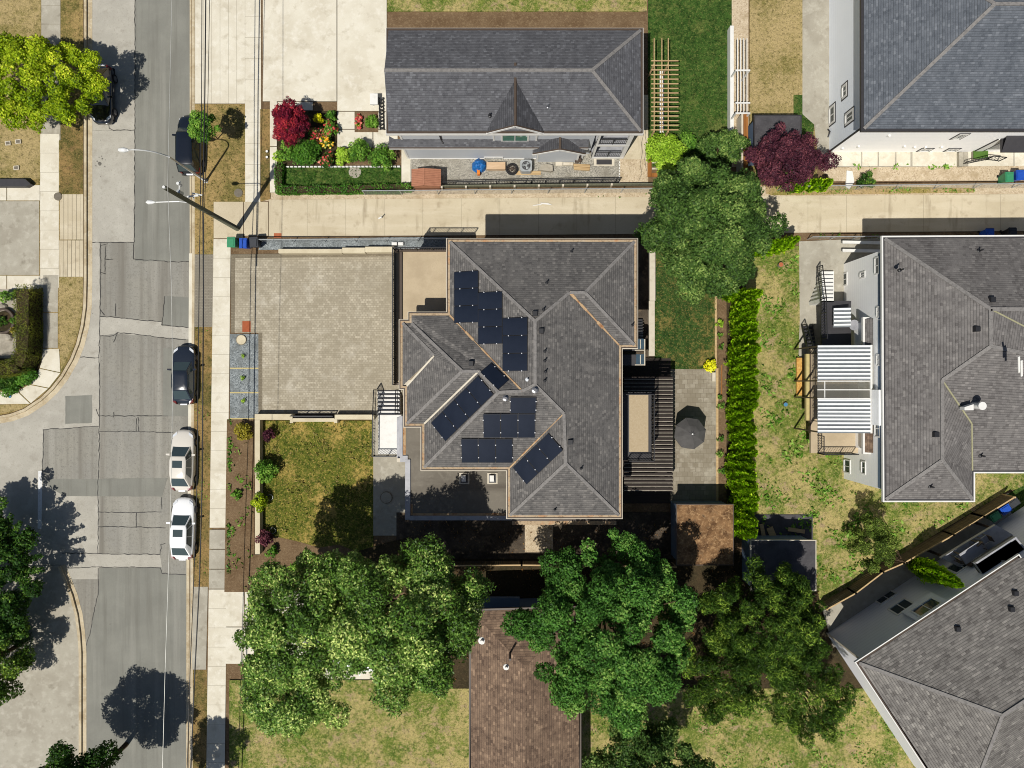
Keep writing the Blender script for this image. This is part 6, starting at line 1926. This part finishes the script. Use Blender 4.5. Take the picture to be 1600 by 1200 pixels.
# ------------------------------------------------------------------ covers and small things on the ground
def disc(name, label, px, py, r_, m, z=.2, cat='cover', h=.03):
    c = G(px, py, z); b = MB(); b.cyl(c, r_, z - .12, z + h, 24); b.k = 1; b.ring([(c[0] + r_ * 1.12 * math.cos(a), c[1] + r_ * 1.12 * math.sin(a)) for a in [i * .2618 for i in range(24)]], [(c[0] + r_ * 1.01 * math.cos(a), c[1] + r_ * 1.01 * math.sin(a)) for a in [i * .2618 for i in range(24)]], z - .12, z + h - .005)
    solo(b, name, [M[m], M['joint']], label, cat, (c[0], c[1], z))


disc('manhole_cover', 'round brown manhole cover in the west pavement by the driveway apron', 90.5, 307, .28, 'iron', .155)
disc('manhole_cover', 'round brown manhole cover in the dry verge by the utility pole', 372.5, 301.5, .3, 'iron', .16)
disc('well_cover', 'white round cover in the blue gravel bed', 377, 531, .36, 'cream_wall', .22)
disc('manhole_cover', 'large round cover in the shaded entry path', 603.5, 777.5, .42, 'concrete_grey', .23)
disc('stone_ball', 'upper white stone disc in the grass strip beside the garden path', 417.5, 237, .09, 'white', .25, 'stone', .1)
disc('stone_ball', 'lower white stone disc in the grass strip beside the garden path', 417.5, 246, .09, 'white', .25, 'stone', .1)
disc('blue_mark', 'small blue paint spot on the corner pavement', 15, 619, .13, 'bluepaint', .155, 'mark', .004)
disc('ball', 'pale blue ball lying in the dry yard', 1227, 632, .15, 'bluepaint', .3, 'ball', .1)
disc('flower_pot', 'terracotta pot in the bare corner of the dry yard', 1219, 414, .17, 'terracotta', .3, 'pot', .2)
for lb, x, y in (('pale square meter cover nearest the left edge in the west lawn', 12, 223.5), ('pale square meter cover beside the west pavement, upper right of three', 28, 221), ('pale square meter cover, lowest of three in the west lawn', 25, 262)):
    c = G(x, y, .2); b = MB(); b.obox(c, .42, .32, .1, .2, .1); b.k = 1; b.obox(c, .3, .22, .15, .204, .1); solo(b, 'meter_cover', [M['offwhite'], M['iron']], lb, 'meter cover', (c[0], c[1], .15))
for i, y in enumerate((657 + 5, 791 - 4, 852 + 6)):
    pass
for lb, x, y in (('white hoop around the stem of the yellow-green shrub by the cream wall', 422, 777), ('white hoop beside the lower purple shrub by the cream wall', 426, 829)):
    c = G(x, y, .3); b = MB(); b.tube([(c[0] + .22 * math.cos(a), c[1] + .22 * math.sin(a), .3) for a in [i * .35 for i in range(19)]], .018, 6); solo(b, 'garden_hoop', M['galv'], lb, 'hoop', (c[0], c[1], .2))
for lb, x, y, w_, l_, a_ in (('plank leaning by the felt roofed shed, upright one', 1192, 829, .3, 1.0, .2), ('short plank on the dark ground above the felt roofed shed', 1245, 829, 1.3, .3, -.15), ('wider plank between the felt roofed shed and the yard', 1206, 832, .5, .8, .4)):
    c = G(x, y, .4); b = MB(); b.obox(c, w_, l_, .3, .36, a_); b.obox(c, w_ * .3, l_ * .3, .15, .3, a_); solo(b, 'plank', M['wood'], lb, 'plank', (c[0], c[1], .2))
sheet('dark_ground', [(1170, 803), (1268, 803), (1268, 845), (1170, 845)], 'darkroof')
b = MB(); b.prism(poly([(1322, 267), (1331, 268), (1334, 285), (1326, 296), (1321, 292)], .2), .1, .3); solo(b, 'limestone_heap', M['white'], 'white crumbly heap against the lane fence', 'heap', P(1326, 280, .2))
b = MB(); b.prism(poly([(310, 152), (310, 150), (312, 152)], .2), .1, .12)
t = thing('fountain', 'round stone ring with plants in the gravel bed at the left edge', 'planter', P(2, 503, .1))
c = G(6, 502, .3); b = MB(); b.ring([(c[0] + .95 * math.cos(a), c[1] + 1.0 * math.sin(a)) for a in [i * .2618 for i in range(24)]], [(c[0] + .78 * math.cos(a), c[1] + .84 * math.sin(a)) for a in [i * .2618 for i in range(24)]], .1, .5); b.build('ring', M['gutterdark'], t)
b = MB(); b.cyl(c, .78, .1, .4, 20); b.build('soil', M['darksoil'], t)
for lb, x, y, s_ in (('pale boulder beside the stone ring planter', 14, 527, .3), ('pinkish slab north of the stone ring planter', 4, 482, .42), ('small boulder by the clipped hedge', 21, 509, .2)):
    c = G(x, y, .2); b = MB()
    b.lathe(c, [(s_, .1), (s_ * 1.05, .2), (s_ * .8, .34), (s_ * .3, .4)], 7); solo(b, 'boulder', M['stone'], lb, 'boulder', (c[0], c[1], .15))
# low flat roof corner at the left edge
b = MB(); b.prism(poly([(-40, 279), (38, 279), (47, 287), (40, 291), (-40, 291)], .6), .05, .55); solo(b, 'low_wall', M['gutterblack'], 'low dark capped wall above the grey driveway at the left edge', 'wall', P(20, 285, .1))
# terrace table with chairs at the angled house
du2 = Vector((du.x, du.y)); ang2 = math.atan2(du.y, du.x)
TZ = 2.6
c = G(1519, 864, TZ + .75)
t = thing('terrace_table', 'grey rectangular table in the shade beside the angled grey house', 'table', (c[0], c[1], TZ), ang2)
b = MB(); b.box(-.85, .85, -.45, .45, .7, .75); b.build('tabletop', M['greymetal'], t, local=True)
for sx in (-1, 1):
    for sy in (-1, 1):
        b = MB(); b.box(sx * .78 - .03, sx * .78 + .03, sy * .4 - .03, sy * .4 + .03, 0, .7); b.build('leg', M['gutterdark'], t, local=True)


def chair(label, px, py, rz):
    c = G(px, py, TZ + .5)
    t = thing('terrace_chair', label, 'chair', (c[0], c[1], TZ), rz, 'chairs around the shaded terrace table')
    b = MB(); b.box(-.24, .24, -.24, .24, .42, .47); b.build('seat', M['greymetal'], t, local=True)
    b = MB(); b.box(-.24, .24, .22, .27, .47, .95); b.build('backrest', M['gutterdark'], t, local=True)
    for sx in (-1, 1):
        for sy in (-1, 1):
            b = MB(); b.box(sx * .22 - .02, sx * .22 + .02, sy * .22 - .02, sy * .22 + .02, 0, .42); b.build('leg', M['gutterdark'], t, local=True)


chair('shaded terrace chair at the north end of the grey table', 1540, 843, ang2 - 1.57)
chair('shaded terrace chair on the fence side of the grey table', 1529, 852, ang2 + .2)
chair('shaded terrace chair close to the parapet of the dark annex', 1546, 853, ang2 + 3.1)
chair('shaded terrace chair at the south end of the grey table', 1499, 872, ang2 + 1.57)
chair('shaded terrace chair between the grey table and the house wall', 1512, 876, ang2 + 3.1)
# neighbour at the bottom
nh = thing('house', 'brown shingled house between the two big trees at the bottom edge', 'house', P(790, 1040, 0))
b = MB(); hN = 4.0
q8 = [P(735, 1180, hN), P(845, 1180, hN), P(845, 951, hN), P(735, 957, hN)]
xm = (q8[0][0] + q8[1][0]) / 2
pts = [Vector(q8[3]), Vector(q8[2]), Vector((xm + 2.6, q8[2][1] - 3.4, hN + 1.3)), Vector((xm - 1.5, q8[2][1] - 3.4, hN + 1.3))]
A8, B8, C8, D8 = Vector(P(736, 955, hN)), Vector(P(905, 950, hN)), Vector(P(905, 1330, hN)), Vector(P(736, 1330, hN))
R8 = Vector(((A8.x + B8.x) / 2, A8.y - 3.6, hN + 1.2)); R9 = Vector((R8.x, D8.y + 3, hN + 1.2))
for f in ([D8, A8, R8, R9], [A8, B8, R8], [B8, C8, R9, R8], [C8, D8, R9]): b.face(f, uv=roofuv(f)[0])
nr_ = b.build('roof', M['roofbrown'], nh)
ev8 = [tuple(p.xy) for p in (A8, B8, C8, D8)]
b = MB(); b.prism(offset(ev8, -.4), 0, hN - .1); b.build('wall', M['bluegrey'], nh)
eaves(nh, ev8, hN, top='gutterdark', lip='gutterdark', wtop=.1, wlip=.05)
b = MB(); b.prism(rect(754, 934, 812, 952, 2.6), 2.3, 2.6); b.build('porch_roof', M['bluegrey'], nh)
pl8 = (D8, (A8 - D8).cross(R8 - D8).normalized())
pl8 = (pl8[0], pl8[1] if pl8[1].z > 0 else -pl8[1])
pipe(nr_, pl8, 753, 1001, .12, .3, 'white'); pipe(nr_, pl8, 791, 1042, .1, .3, 'white')
b = MB(); p = hit(797, 1020, *pl8); b.tube([(p.x, p.y, p.z - .2), (p.x, p.y, p.z + 1.2)], .07, 8); b.build('flue', M['gutterblack'], nr_)

# small things on the lane and by the grey house
c = G(594, 340, .3); b = MB(); b.obox(c, .32, .1, .2, .26, .4); b.tube([(c[0] + .1, c[1], .2), (c[0] + .16, c[1] + .05, .75)], .035, 6); solo(b, 'marker_stub', M['white'], 'broken white marker stub standing alone on the lane', 'marker', (c[0], c[1], .2))
b = MB()
for p in ([(832, 322), (846, 320), (846, 321.4), (833, 323)], [(843, 318), (856, 318.5), (863, 322), (855, 321), (846, 320)]): b.face([(x, y, .2545) for x, y in poly(p)])
struct(b, 'paint_mark', M['white'])
for lb, x in (('white concrete block by the lane fence, western of two', 616), ('white concrete block by the lane fence, eastern of two', 626)):
    b = MB(); q_ = rect(x - 4, 378.5, x + 4, 383, .4); b.prism(q_, .1, .4); b.prism(offset(q_, -.06), .4, .42); solo(b, 'concrete_block', M['white'], lb, 'block', (q_[0][0], q_[0][1], .2))
t = thing('zigzag_frame', 'black zigzag bars by the west end of the grey house', 'railing', P(597, 178, .2))  # two low black rails with zigzag bars between them
for x in (592, 598):
    A_, B_ = Vector(P(x, 152, .3)), Vector(P(x + 2, 203, .3)); b = MB(); b.beam(A_, B_, .06); b.build('rail', M['black'], t)
b = MB()
for i in range(9):
    y = 153 + i * 5.6
    b.beam(P(592.3, y, .32), P(596, y + 4, .55), .07, .05); b.beam(P(596, y + 4, .55), P(599.5, y, .32), .07, .05)
b.build('zigzag_bar', M['black'], t)
b = MB(); q_ = rect(578, 146, 590, 163, .9); b.prism(q_, .75, .9); b.prism(rect(580, 148, 582, 161, .75), .1, .75); solo(b, 'garden_bench', M['white'], 'white garden bench at the west end of the grey house', 'bench', (q_[0][0], q_[0][1], .2))
b = MB()
for pts in ([(1004, 178), (1003, 196), (1005, 210), (1001, 226), (1003, 240), (999, 258), (1002, 272), (997, 284)], [(1009, 196), (1007, 214), (1010, 232), (1006, 250), (1009, 268)]):
    for p, q_ in zip(pts[:-1], pts[1:]):
        A_, B_ = Vector(G(*p)), Vector(G(*q_)); b.face([(A_.x - .012, A_.y, .262), (A_.x + .012, A_.y, .262), (B_.x + .012, B_.y, .262), (B_.x - .012, B_.y, .262)])
struct(b, 'paving_crack', M['seal'])
tufts('grass', poly(R4(870, 303, 1030, 312)), 26, .22, L['weed'], .24, 'green weeds on the bank north of the lane in front of the gravel yard', .9)
tufts('grass', poly(R4(1330, 258, 1490, 266)), 60, .24, L['weed'], .26, 'green weeds between the paving slabs and the lane fence', .4)
tufts('grass', poly(R4(1270, 366, 1385, 374)), 50, .2, L['weed'], .25, 'green weeds along the south edge of the lane', .2)


# ------------------------------------------------------------------ trees
tree('broadleaf_tree', 'large dark green maple overhanging the lane beside the middle house', 'tree', 1108, 356, 6.0, 3.7, 3.8, 2.3, 100, (.55, .95), .24, L['maple'], 110, 2, .22, 6, amp=.24,
     extra=[(-2.6, 3.6, -1.2, .8), (-3.0, 2.6, -1.6, .8), (.8, 4.3, -1.4, .8), (-.6, 3.9, -1.0, .9), (3.6, 1.6, -.8, .7), (-3.6, -.8, -.8, .8), (-1.0, -4.2, -.6, .9), (.6, -3.9, -.4, .9)])
tree('broadleaf_tree', 'large bright green maple at the bottom between brown roof and shed', 'tree', 955, 985, 8.2, 4.8, 5.0, 2.8, 135, (.55, 1.0), .24, L['maple2'], 105, 5, .24, 7, amp=.3,
     extra=[(-1.5, 5.4, -.4, .5), (.2, 6.3, -.3, .35), (1.2, 5.5, -.6, .45), (-2.8, 4.9, -.5, .5), (-1.4, 4.7, -.2, .6), (2.9, 4.6, -.8, .55), (3.5, 3.9, -.6, .6)])
tree('broadleaf_tree', 'huge pale glossy leaved tree at the bottom, its western half over the driveway', 'tree', 482, 985, 8.4, 3.9, 4.4, 2.6, 80, (.6, 1.05), .26, L['chestnut'], 80, 8, .25, 5, amp=.34, aspect=.5, up=.75, jit=.8,
     extra=[(-1.4, 1.5, .8, 1.0), (-1.8, .5, .8, .9), (-1.0, -.1, .9, .9), (.3, .9, 1.2, 1.0)])
tree('broadleaf_tree', 'huge pale glossy leaved tree at the bottom beside the brown roof', 'tree', 640, 965, 11.0, 4.0, 3.7, 2.9, 85, (.6, 1.05), .26, L['chestnut'], 80, 9, .25, 6, amp=.32, aspect=.5, up=.75, jit=.8,
     extra=[(2.0, 3.0, .4, .9), (.9, 3.2, .2, .8), (-3.6, 3.0, -.6, .9), (3.6, .8, 0, .9)])
tree('broadleaf_tree', 'dense pale leaved tree filling the gap at the bottom left edge of the driveway', 'tree', 450, 1088, 6.5, 2.4, 2.2, 1.8, 36, (.6, .9), .25, L['chestnut'], 80, 21, .18, 5, amp=.2, aspect=.5, up=.75)
tree('pine_tree', 'dark feathery pine in the shade beside the felt roofed shed', 'tree', 1195, 975, 5.6, 3.6, 3.5, 2.4, 230, (.35, .62), .34, L['pine'], 70, 13, .2, 8, amp=.3, aspect=.22, up=.6, jit=1.0)
tree('pine_tree', 'dark pine below the maple at the bottom edge', 'tree', 1130, 1060, 5.0, 2.6, 2.6, 1.6, 50, (.4, .7), .34, L['pine'], 70, 14, .2, 6, amp=.3, aspect=.22, up=.6, jit=1.0)
tree('broadleaf_tree', 'bright yellow-green tree in the top left corner over the black car', 'tree', 52, 127, 3.4, 4.7, 3.0, 1.5, 120, (.4, .65), .22, L['lime'], 110, 16, .2, 8, amp=.1)
tree('broadleaf_tree', 'tall dark tree at the left edge throwing a feathery shadow on the junction', 'tree', -22, 905, 3.2, 3.1, 4.7, 1.4, 130, (.4, .75), .25, L['dark'], 75, 18, .24, 9, amp=.3,
     extra=[((3.0 + k * .42) * math.cos(R(an)), (4.0 + k * .42) * math.sin(R(an)), -.2 + .12 * k, .34 - .05 * k) for an in range(8, 118, 11) for k in range(4)])
tree('broadleaf_tree', 'dark round tree at the left edge near the bottom', 'tree', -12, 1030, 3.0, 2.4, 2.6, 1.4, 50, (.4, .7), .24, L['pine'], 60, 19, .2, 6, amp=.25)
tree('young_tree', 'small green street tree in the dry verge beside the black people carrier', 'tree', 317, 200, 3.2, .9, .95, .9, 26, (.22, .36), .19, L['bush'], 150, 20, .045, 6, base=(341, 218), amp=.25, nl=6)
tree('red_tree', 'crimson leaved small tree at the corner of the flower garden', 'tree', 452, 190, 2.3, 1.15, 1.2, .9, 46, (.26, .42), .19, L['red'], 190, 23, .07, 6, amp=.16, aspect=.4, jit=1.0)
tree('purple_tree', 'broad purple leaved tree over the flat grey shed', 'tree', 1230, 250, 3.6, 2.4, 1.5, 1.1, 75, (.35, .58), .22, L['purple'], 110, 24, .13, 6, amp=.24, aspect=.45,
     extra=[(-1.1, 1.6, .2, .42), (-.5, 2.3, .2, .36), (.5, 1.8, .1, .36), (2.6, -.3, -.3, .3), (2.9, .1, -.3, .25), (.2, -1.7, -.4, .5)])
tree('broadleaf_tree', 'loose green fruit tree behind the maple at the edge of the lawn', 'tree', 1130, 226, 2.4, 1.4, 1.0, .8, 30, (.3, .5), .22, L['maple'], 90, 25, .09, 6, amp=.25)
tree('young_conifer', 'spindly dark conifer standing in the dry yard by the board fence', 'tree', 1364, 848, 2.7, 1.1, 1.6, 1.5, 60, (.22, .4), .24, L['fir'], 130, 27, .08, 5, amp=.4, aspect=.25, jit=1.0, base=(1388, 868))
tree('broadleaf_tree', 'tree at the southern street corner, cut by the bottom edge', 'tree', 120, 1235, 6.0, 2.6, 2.4, 2.0, 60, (.5, .85), .25, L['dark'], 70, 33, .2, 6, amp=.25)
tree('broadleaf_tree', 'broad maple in the rough grass at the bottom edge', 'tree', 1010, 1195, 6.0, 3.2, 2.4, 1.8, 60, (.5, .85), .24, L['maple'], 80, 35, .2, 6)
tree('pine_tree', 'dark pine at the bottom edge left of the angled house', 'tree', 1262, 1085, 5.0, 2.6, 2.6, 1.7, 70, (.35, .6), .34, L['pine'], 70, 36, .18, 7, amp=.3, aspect=.22, up=.6, jit=1.0)
tree('broadleaf_tree', 'street tree on the east verge beyond the bottom edge', 'tree', 200, 1345, 8.0, 1.6, 1.6, 1.8, 40, (.4, .7), .25, L['dark'], 70, 34, .2, 6, amp=.25)
# columnar cedars of the back hedge
k = 0
for i in range(22):
    y = 468 + i * 16.4
    xb = 1130 + random.uniform(-4, 4) + (4 if y < 640 else 0) + max(0, y - 720) * .06
    h = random.uniform(4.3, 5.6)
    cx, cy = G(xb + 12, y + random.uniform(-4, 4))
    columnar('one of the bright green columnar cedars forming the back hedge row', cx, cy, h, random.uniform(.6, .9), L['cedar'], 40 + i, 'cedars of the back hedge row', 3000, .27)
for i, (x, y, h, nl) in enumerate(((1122, 440, 2.4, 1500), (1132, 462, 2.6, 1500))):
    cx, cy = G(x, y); columnar('bright green columnar cedar at the head of the hedge, under the maple', cx, cy, h, .6, L['cedar'], 80 + i, 'cedars at the head of the hedge', nl, .3)
for i, (x, y) in enumerate(((1162, 398), (1177, 396), (1191, 394), (1204, 391), (1216, 388))):
    cx, cy = G(x, y); columnar('bright green cedar leaning over the lane kerb right of the maple', cx, cy, 4.2 - .15 * i, .5, L['cedar'], 60 + i, 'cedars between the lane and the dry yard', 1700, .3)
for i, (x, y) in enumerate(((1250, 297), (1268, 297), (1283, 297), (1240, 298))):
    cx, cy = G(x - 8, y); columnar('green cedar behind the lane fence below the purple tree', cx, cy, 2.5, .42, L['cedar'], 70 + i, 'cedars below the purple tree', 1200, .26)
cx, cy = G(1421, 878); columnar('tall lone green cypress beside the angled grey house', cx, cy, 6.1, .82, L['cedar'], 77, None, 4200, .26, 'cypress')
# hedges
box_hedge('clipped_hedge', 'tall clipped olive green hedge curving round the gravel bed at the left edge', [G(*p) for p in ((58, 458), (58, 520), (57, 552), (48, 571), (30, 577), (-60, 579))], 1.7, 1.15, L['hedge'], .1, 190)
box_hedge('clipped_hedge', 'low green hedge along the lane with its short return', [G(*p) for p in ((440, 262), (440, 300), (540, 299), (642, 296))], .7, .62, L['hedgegreen'], .12, 170)
# garden shrubs: label, x, y, h, r(m), leaf, ...
q = [('green mounded shrub below the crimson tree', 478, 240, 1.4, 1.05, 'hedgegreen', 14), ('dark green shrub left of the mounded shrub', 450, 238, 1.2, .8, 'bush', 9), ('bright yellow shrub beside the crimson tree', 498, 186, 1.0, .42, 'yellow', 7),
     ('rounded green box shrub above the garden bed', 519, 182, .7, .45, 'hedgegreen', 7), ('green leafy shrub at the edge of the paving', 517, 203, 1.0, .6, 'bush', 9),
     ('yellow-green feathery plant at the path corner', 435, 247, .7, .42, 'limebush', 6), ('lime green shrub left in the row of three above the lawn', 538, 244, 1.0, .72, 'limebush', 10), ('green shrub in the middle of the row of three above the lawn', 563, 236, 1.5, .95, 'bush', 13),
     ('large green shrub right in the row of three above the lawn', 597, 247, 1.5, .95, 'bush', 13), ('grey-green lavender patch by the small paved bed', 580, 192, .5, .55, 'weed', 9),
     ('dark shaded shrub beside the flower bed', 512, 250, .9, .6, 'dark', 8),
     ('big lime green bush beside the timber arbour', 1038, 236, 2.0, 1.45, 'limebush', 20), ('dark green bush right of the lime green bush', 1076, 222, 1.4, .75, 'bush', 8),
     ('dark bush under the maple by the timber screen', 1100, 255, 1.4, 1.0, 'dark', 10), ('green bush beside the purple tree', 1195, 268, 1.2, .8, 'dark', 8),
     ('upper purple shrub by the cream wall corner', 420, 679, 1.0, .55, 'purple', 8), ('light green shrub overhanging the cream wall', 417, 734, 1.5, .88, 'bush', 12), ('yellow-green shrub leaning over the cream wall', 405, 786, 1.5, .68, 'lime', 9),
     ('lower purple shrub by the cream wall end', 416, 840, 1.1, .62, 'purple', 9), ('small dark green shrub in the bare bed', 427, 861, .7, .5, 'hedgegreen', 7),
     ('tall dark green shrub at the foot of the pale tree', 461, 884, 1.8, .5, 'bush', 8),
     ('olive yellow shrub in the soil bed below the blue gravel', 381, 673, .8, .68, 'olive', 9), ('weedy green clump in the soil bed', 371, 772, .4, .42, 'weed', 7),
     ('lowest small round plant in the blue gravel bed', 381, 627, .3, .2, 'limebush', 5), ('middle small round plant in the blue gravel bed', 380, 591, .3, .2, 'limebush', 5), ('topmost small round plant in the blue gravel bed', 381, 557, .3, .2, 'limebush', 5),
     ('yellow-lime plant at the corner of the back lawn', 1110, 572, .7, .48, 'yellow', 8), ('pale variegated plant in the flower bed', 1124, 505, .5, .35, 'limebush', 6), ('small green plant below the variegated one in the flower bed', 1124, 525, .4, .25, 'bush', 5),
     ('round dark green plant in the flower bed by the lawn corner', 1126, 542, .4, .27, 'hedgegreen', 5), ('bluish green plant in the flower bed by the parasol', 1124, 621, .4, .25, 'hedgegreen', 5), ('round bush in the flower bed beside the parasol', 1126, 634, .5, .32, 'bush', 6),
     ('green plant in the flower bed below the parasol', 1125, 685, .5, .3, 'hedgegreen', 6), ('dark round plant at the south end of the flower bed', 1124, 708, .5, .3, 'bush', 6), ('dense plant by the pot in the flower bed', 1128, 736, .5, .33, 'hedgegreen', 6),
     ('leafy weed bush against the lane fence', 1352, 281, .8, .65, 'dark', 8), ('dark shrub in front of the clipped hedge', 6, 593, .9, .8, 'dark', 9), ('green ground cover clump at the pavement corner', 44, 586, .4, .85, 'hedgegreen', 14), ('green ground cover clump near the left edge', 18, 602, .4, .8, 'hedgegreen', 14),
     ('green shrub north of the stone ring planter', 10, 462, .9, .5, 'bush', 7), ('dark green shrub between ring planter and hedge', 25, 460, .9, .42, 'dark', 7), ('small green plant inside the hedge curve', 23, 500, .6, .35, 'hedgegreen', 6), ('olive round plant inside the hedge curve', 22, 516, .5, .3, 'olive', 6), ('leafy plant in the stone ring planter', 3, 502, .7, .45, 'dark', 7),
     ('dark undergrowth below the tall left tree', 22, 985, .8, 1.2, 'dark', 9)]
for i, (lb, x, y, h, r_, lf, n) in enumerate(q):
    fl_ = None
    if 'edge of the paving' in lb or 'dark shaded shrub' in lb: fl_ = (L['flower'], 50)
    shrub('shrub', lb, x, y, h, r_, L[lf], .15 if r_ > .4 else .11, 150 if r_ < .8 else 110, 100 + i, n, flowers=fl_, z0=.16)
shrub('flowering_shrub', 'rose bush with coral flowers right of the crimson tree', 496, 214, .9, .7, L['dark'], .14, 120, 161, 9, flowers=(L['flower'], 110))
shrub('flowering_shrub', 'rose bush with pink and yellow flowers above the white picket edging', 510, 222, .9, .6, L['hedgegreen'], .14, 120, 162, 8, flowers=(L['flowery'], 60))
shrub('flowering_shrub', 'orange and red flowers at the edge of the small paved bed', 561, 190, .5, .38, L['limebush'], .12, 140, 163, 7, rx=.25, ry=.7, flowers=(L['flower'], 70))
# ------------------------------------------------------------------ light, sky, camera
sc = bpy.context.scene
w = bpy.data.worlds.new('World'); sc.world = w; w.use_nodes = True
nt = w.node_tree
sky = nt.nodes.new('ShaderNodeTexSky'); sky.sky_type = 'NISHITA'; sky.sun_disc = False
EL = R(61.7); AZ = math.atan2(-.548, -.836)
sky.sun_elevation = EL; sky.sun_rotation = AZ % (2 * math.pi)
bg = nt.nodes['Background']; bg.inputs[1].default_value = .06
nt.links.new(sky.outputs[0], bg.inputs[0])
sd = bpy.data.lights.new('sun', 'SUN'); sd.energy = 5.0; sd.angle = R(.53); sd.color = (1, .965, .90)
so = bpy.data.objects.new('sun', sd); C.objects.link(so)
dv = Vector((.548 / math.tan(EL), .836 / math.tan(EL), -1))
so.rotation_euler = dv.to_track_quat('-Z', 'Y').to_euler(); so.location = (-20, -30, 60)
cd = bpy.data.cameras.new('camera'); cd.sensor_width = 36; cd.lens = 36 * H / (1600 * S); cd.clip_end = 1000; cd.clip_start = 1
co = bpy.data.objects.new('camera', cd); C.objects.link(co); co.location = (0, 0, H); co.rotation_euler = (0, 0, 0)
sc.camera = co
sc.view_settings.view_transform = 'Standard'; sc.view_settings.look = 'None'; sc.view_settings.exposure = 0; sc.view_settings.gamma = 1
sc.cycles.max_bounces = 6; sc.cycles.transparent_max_bounces = 12
sc.cycles.filter_width = 1.0
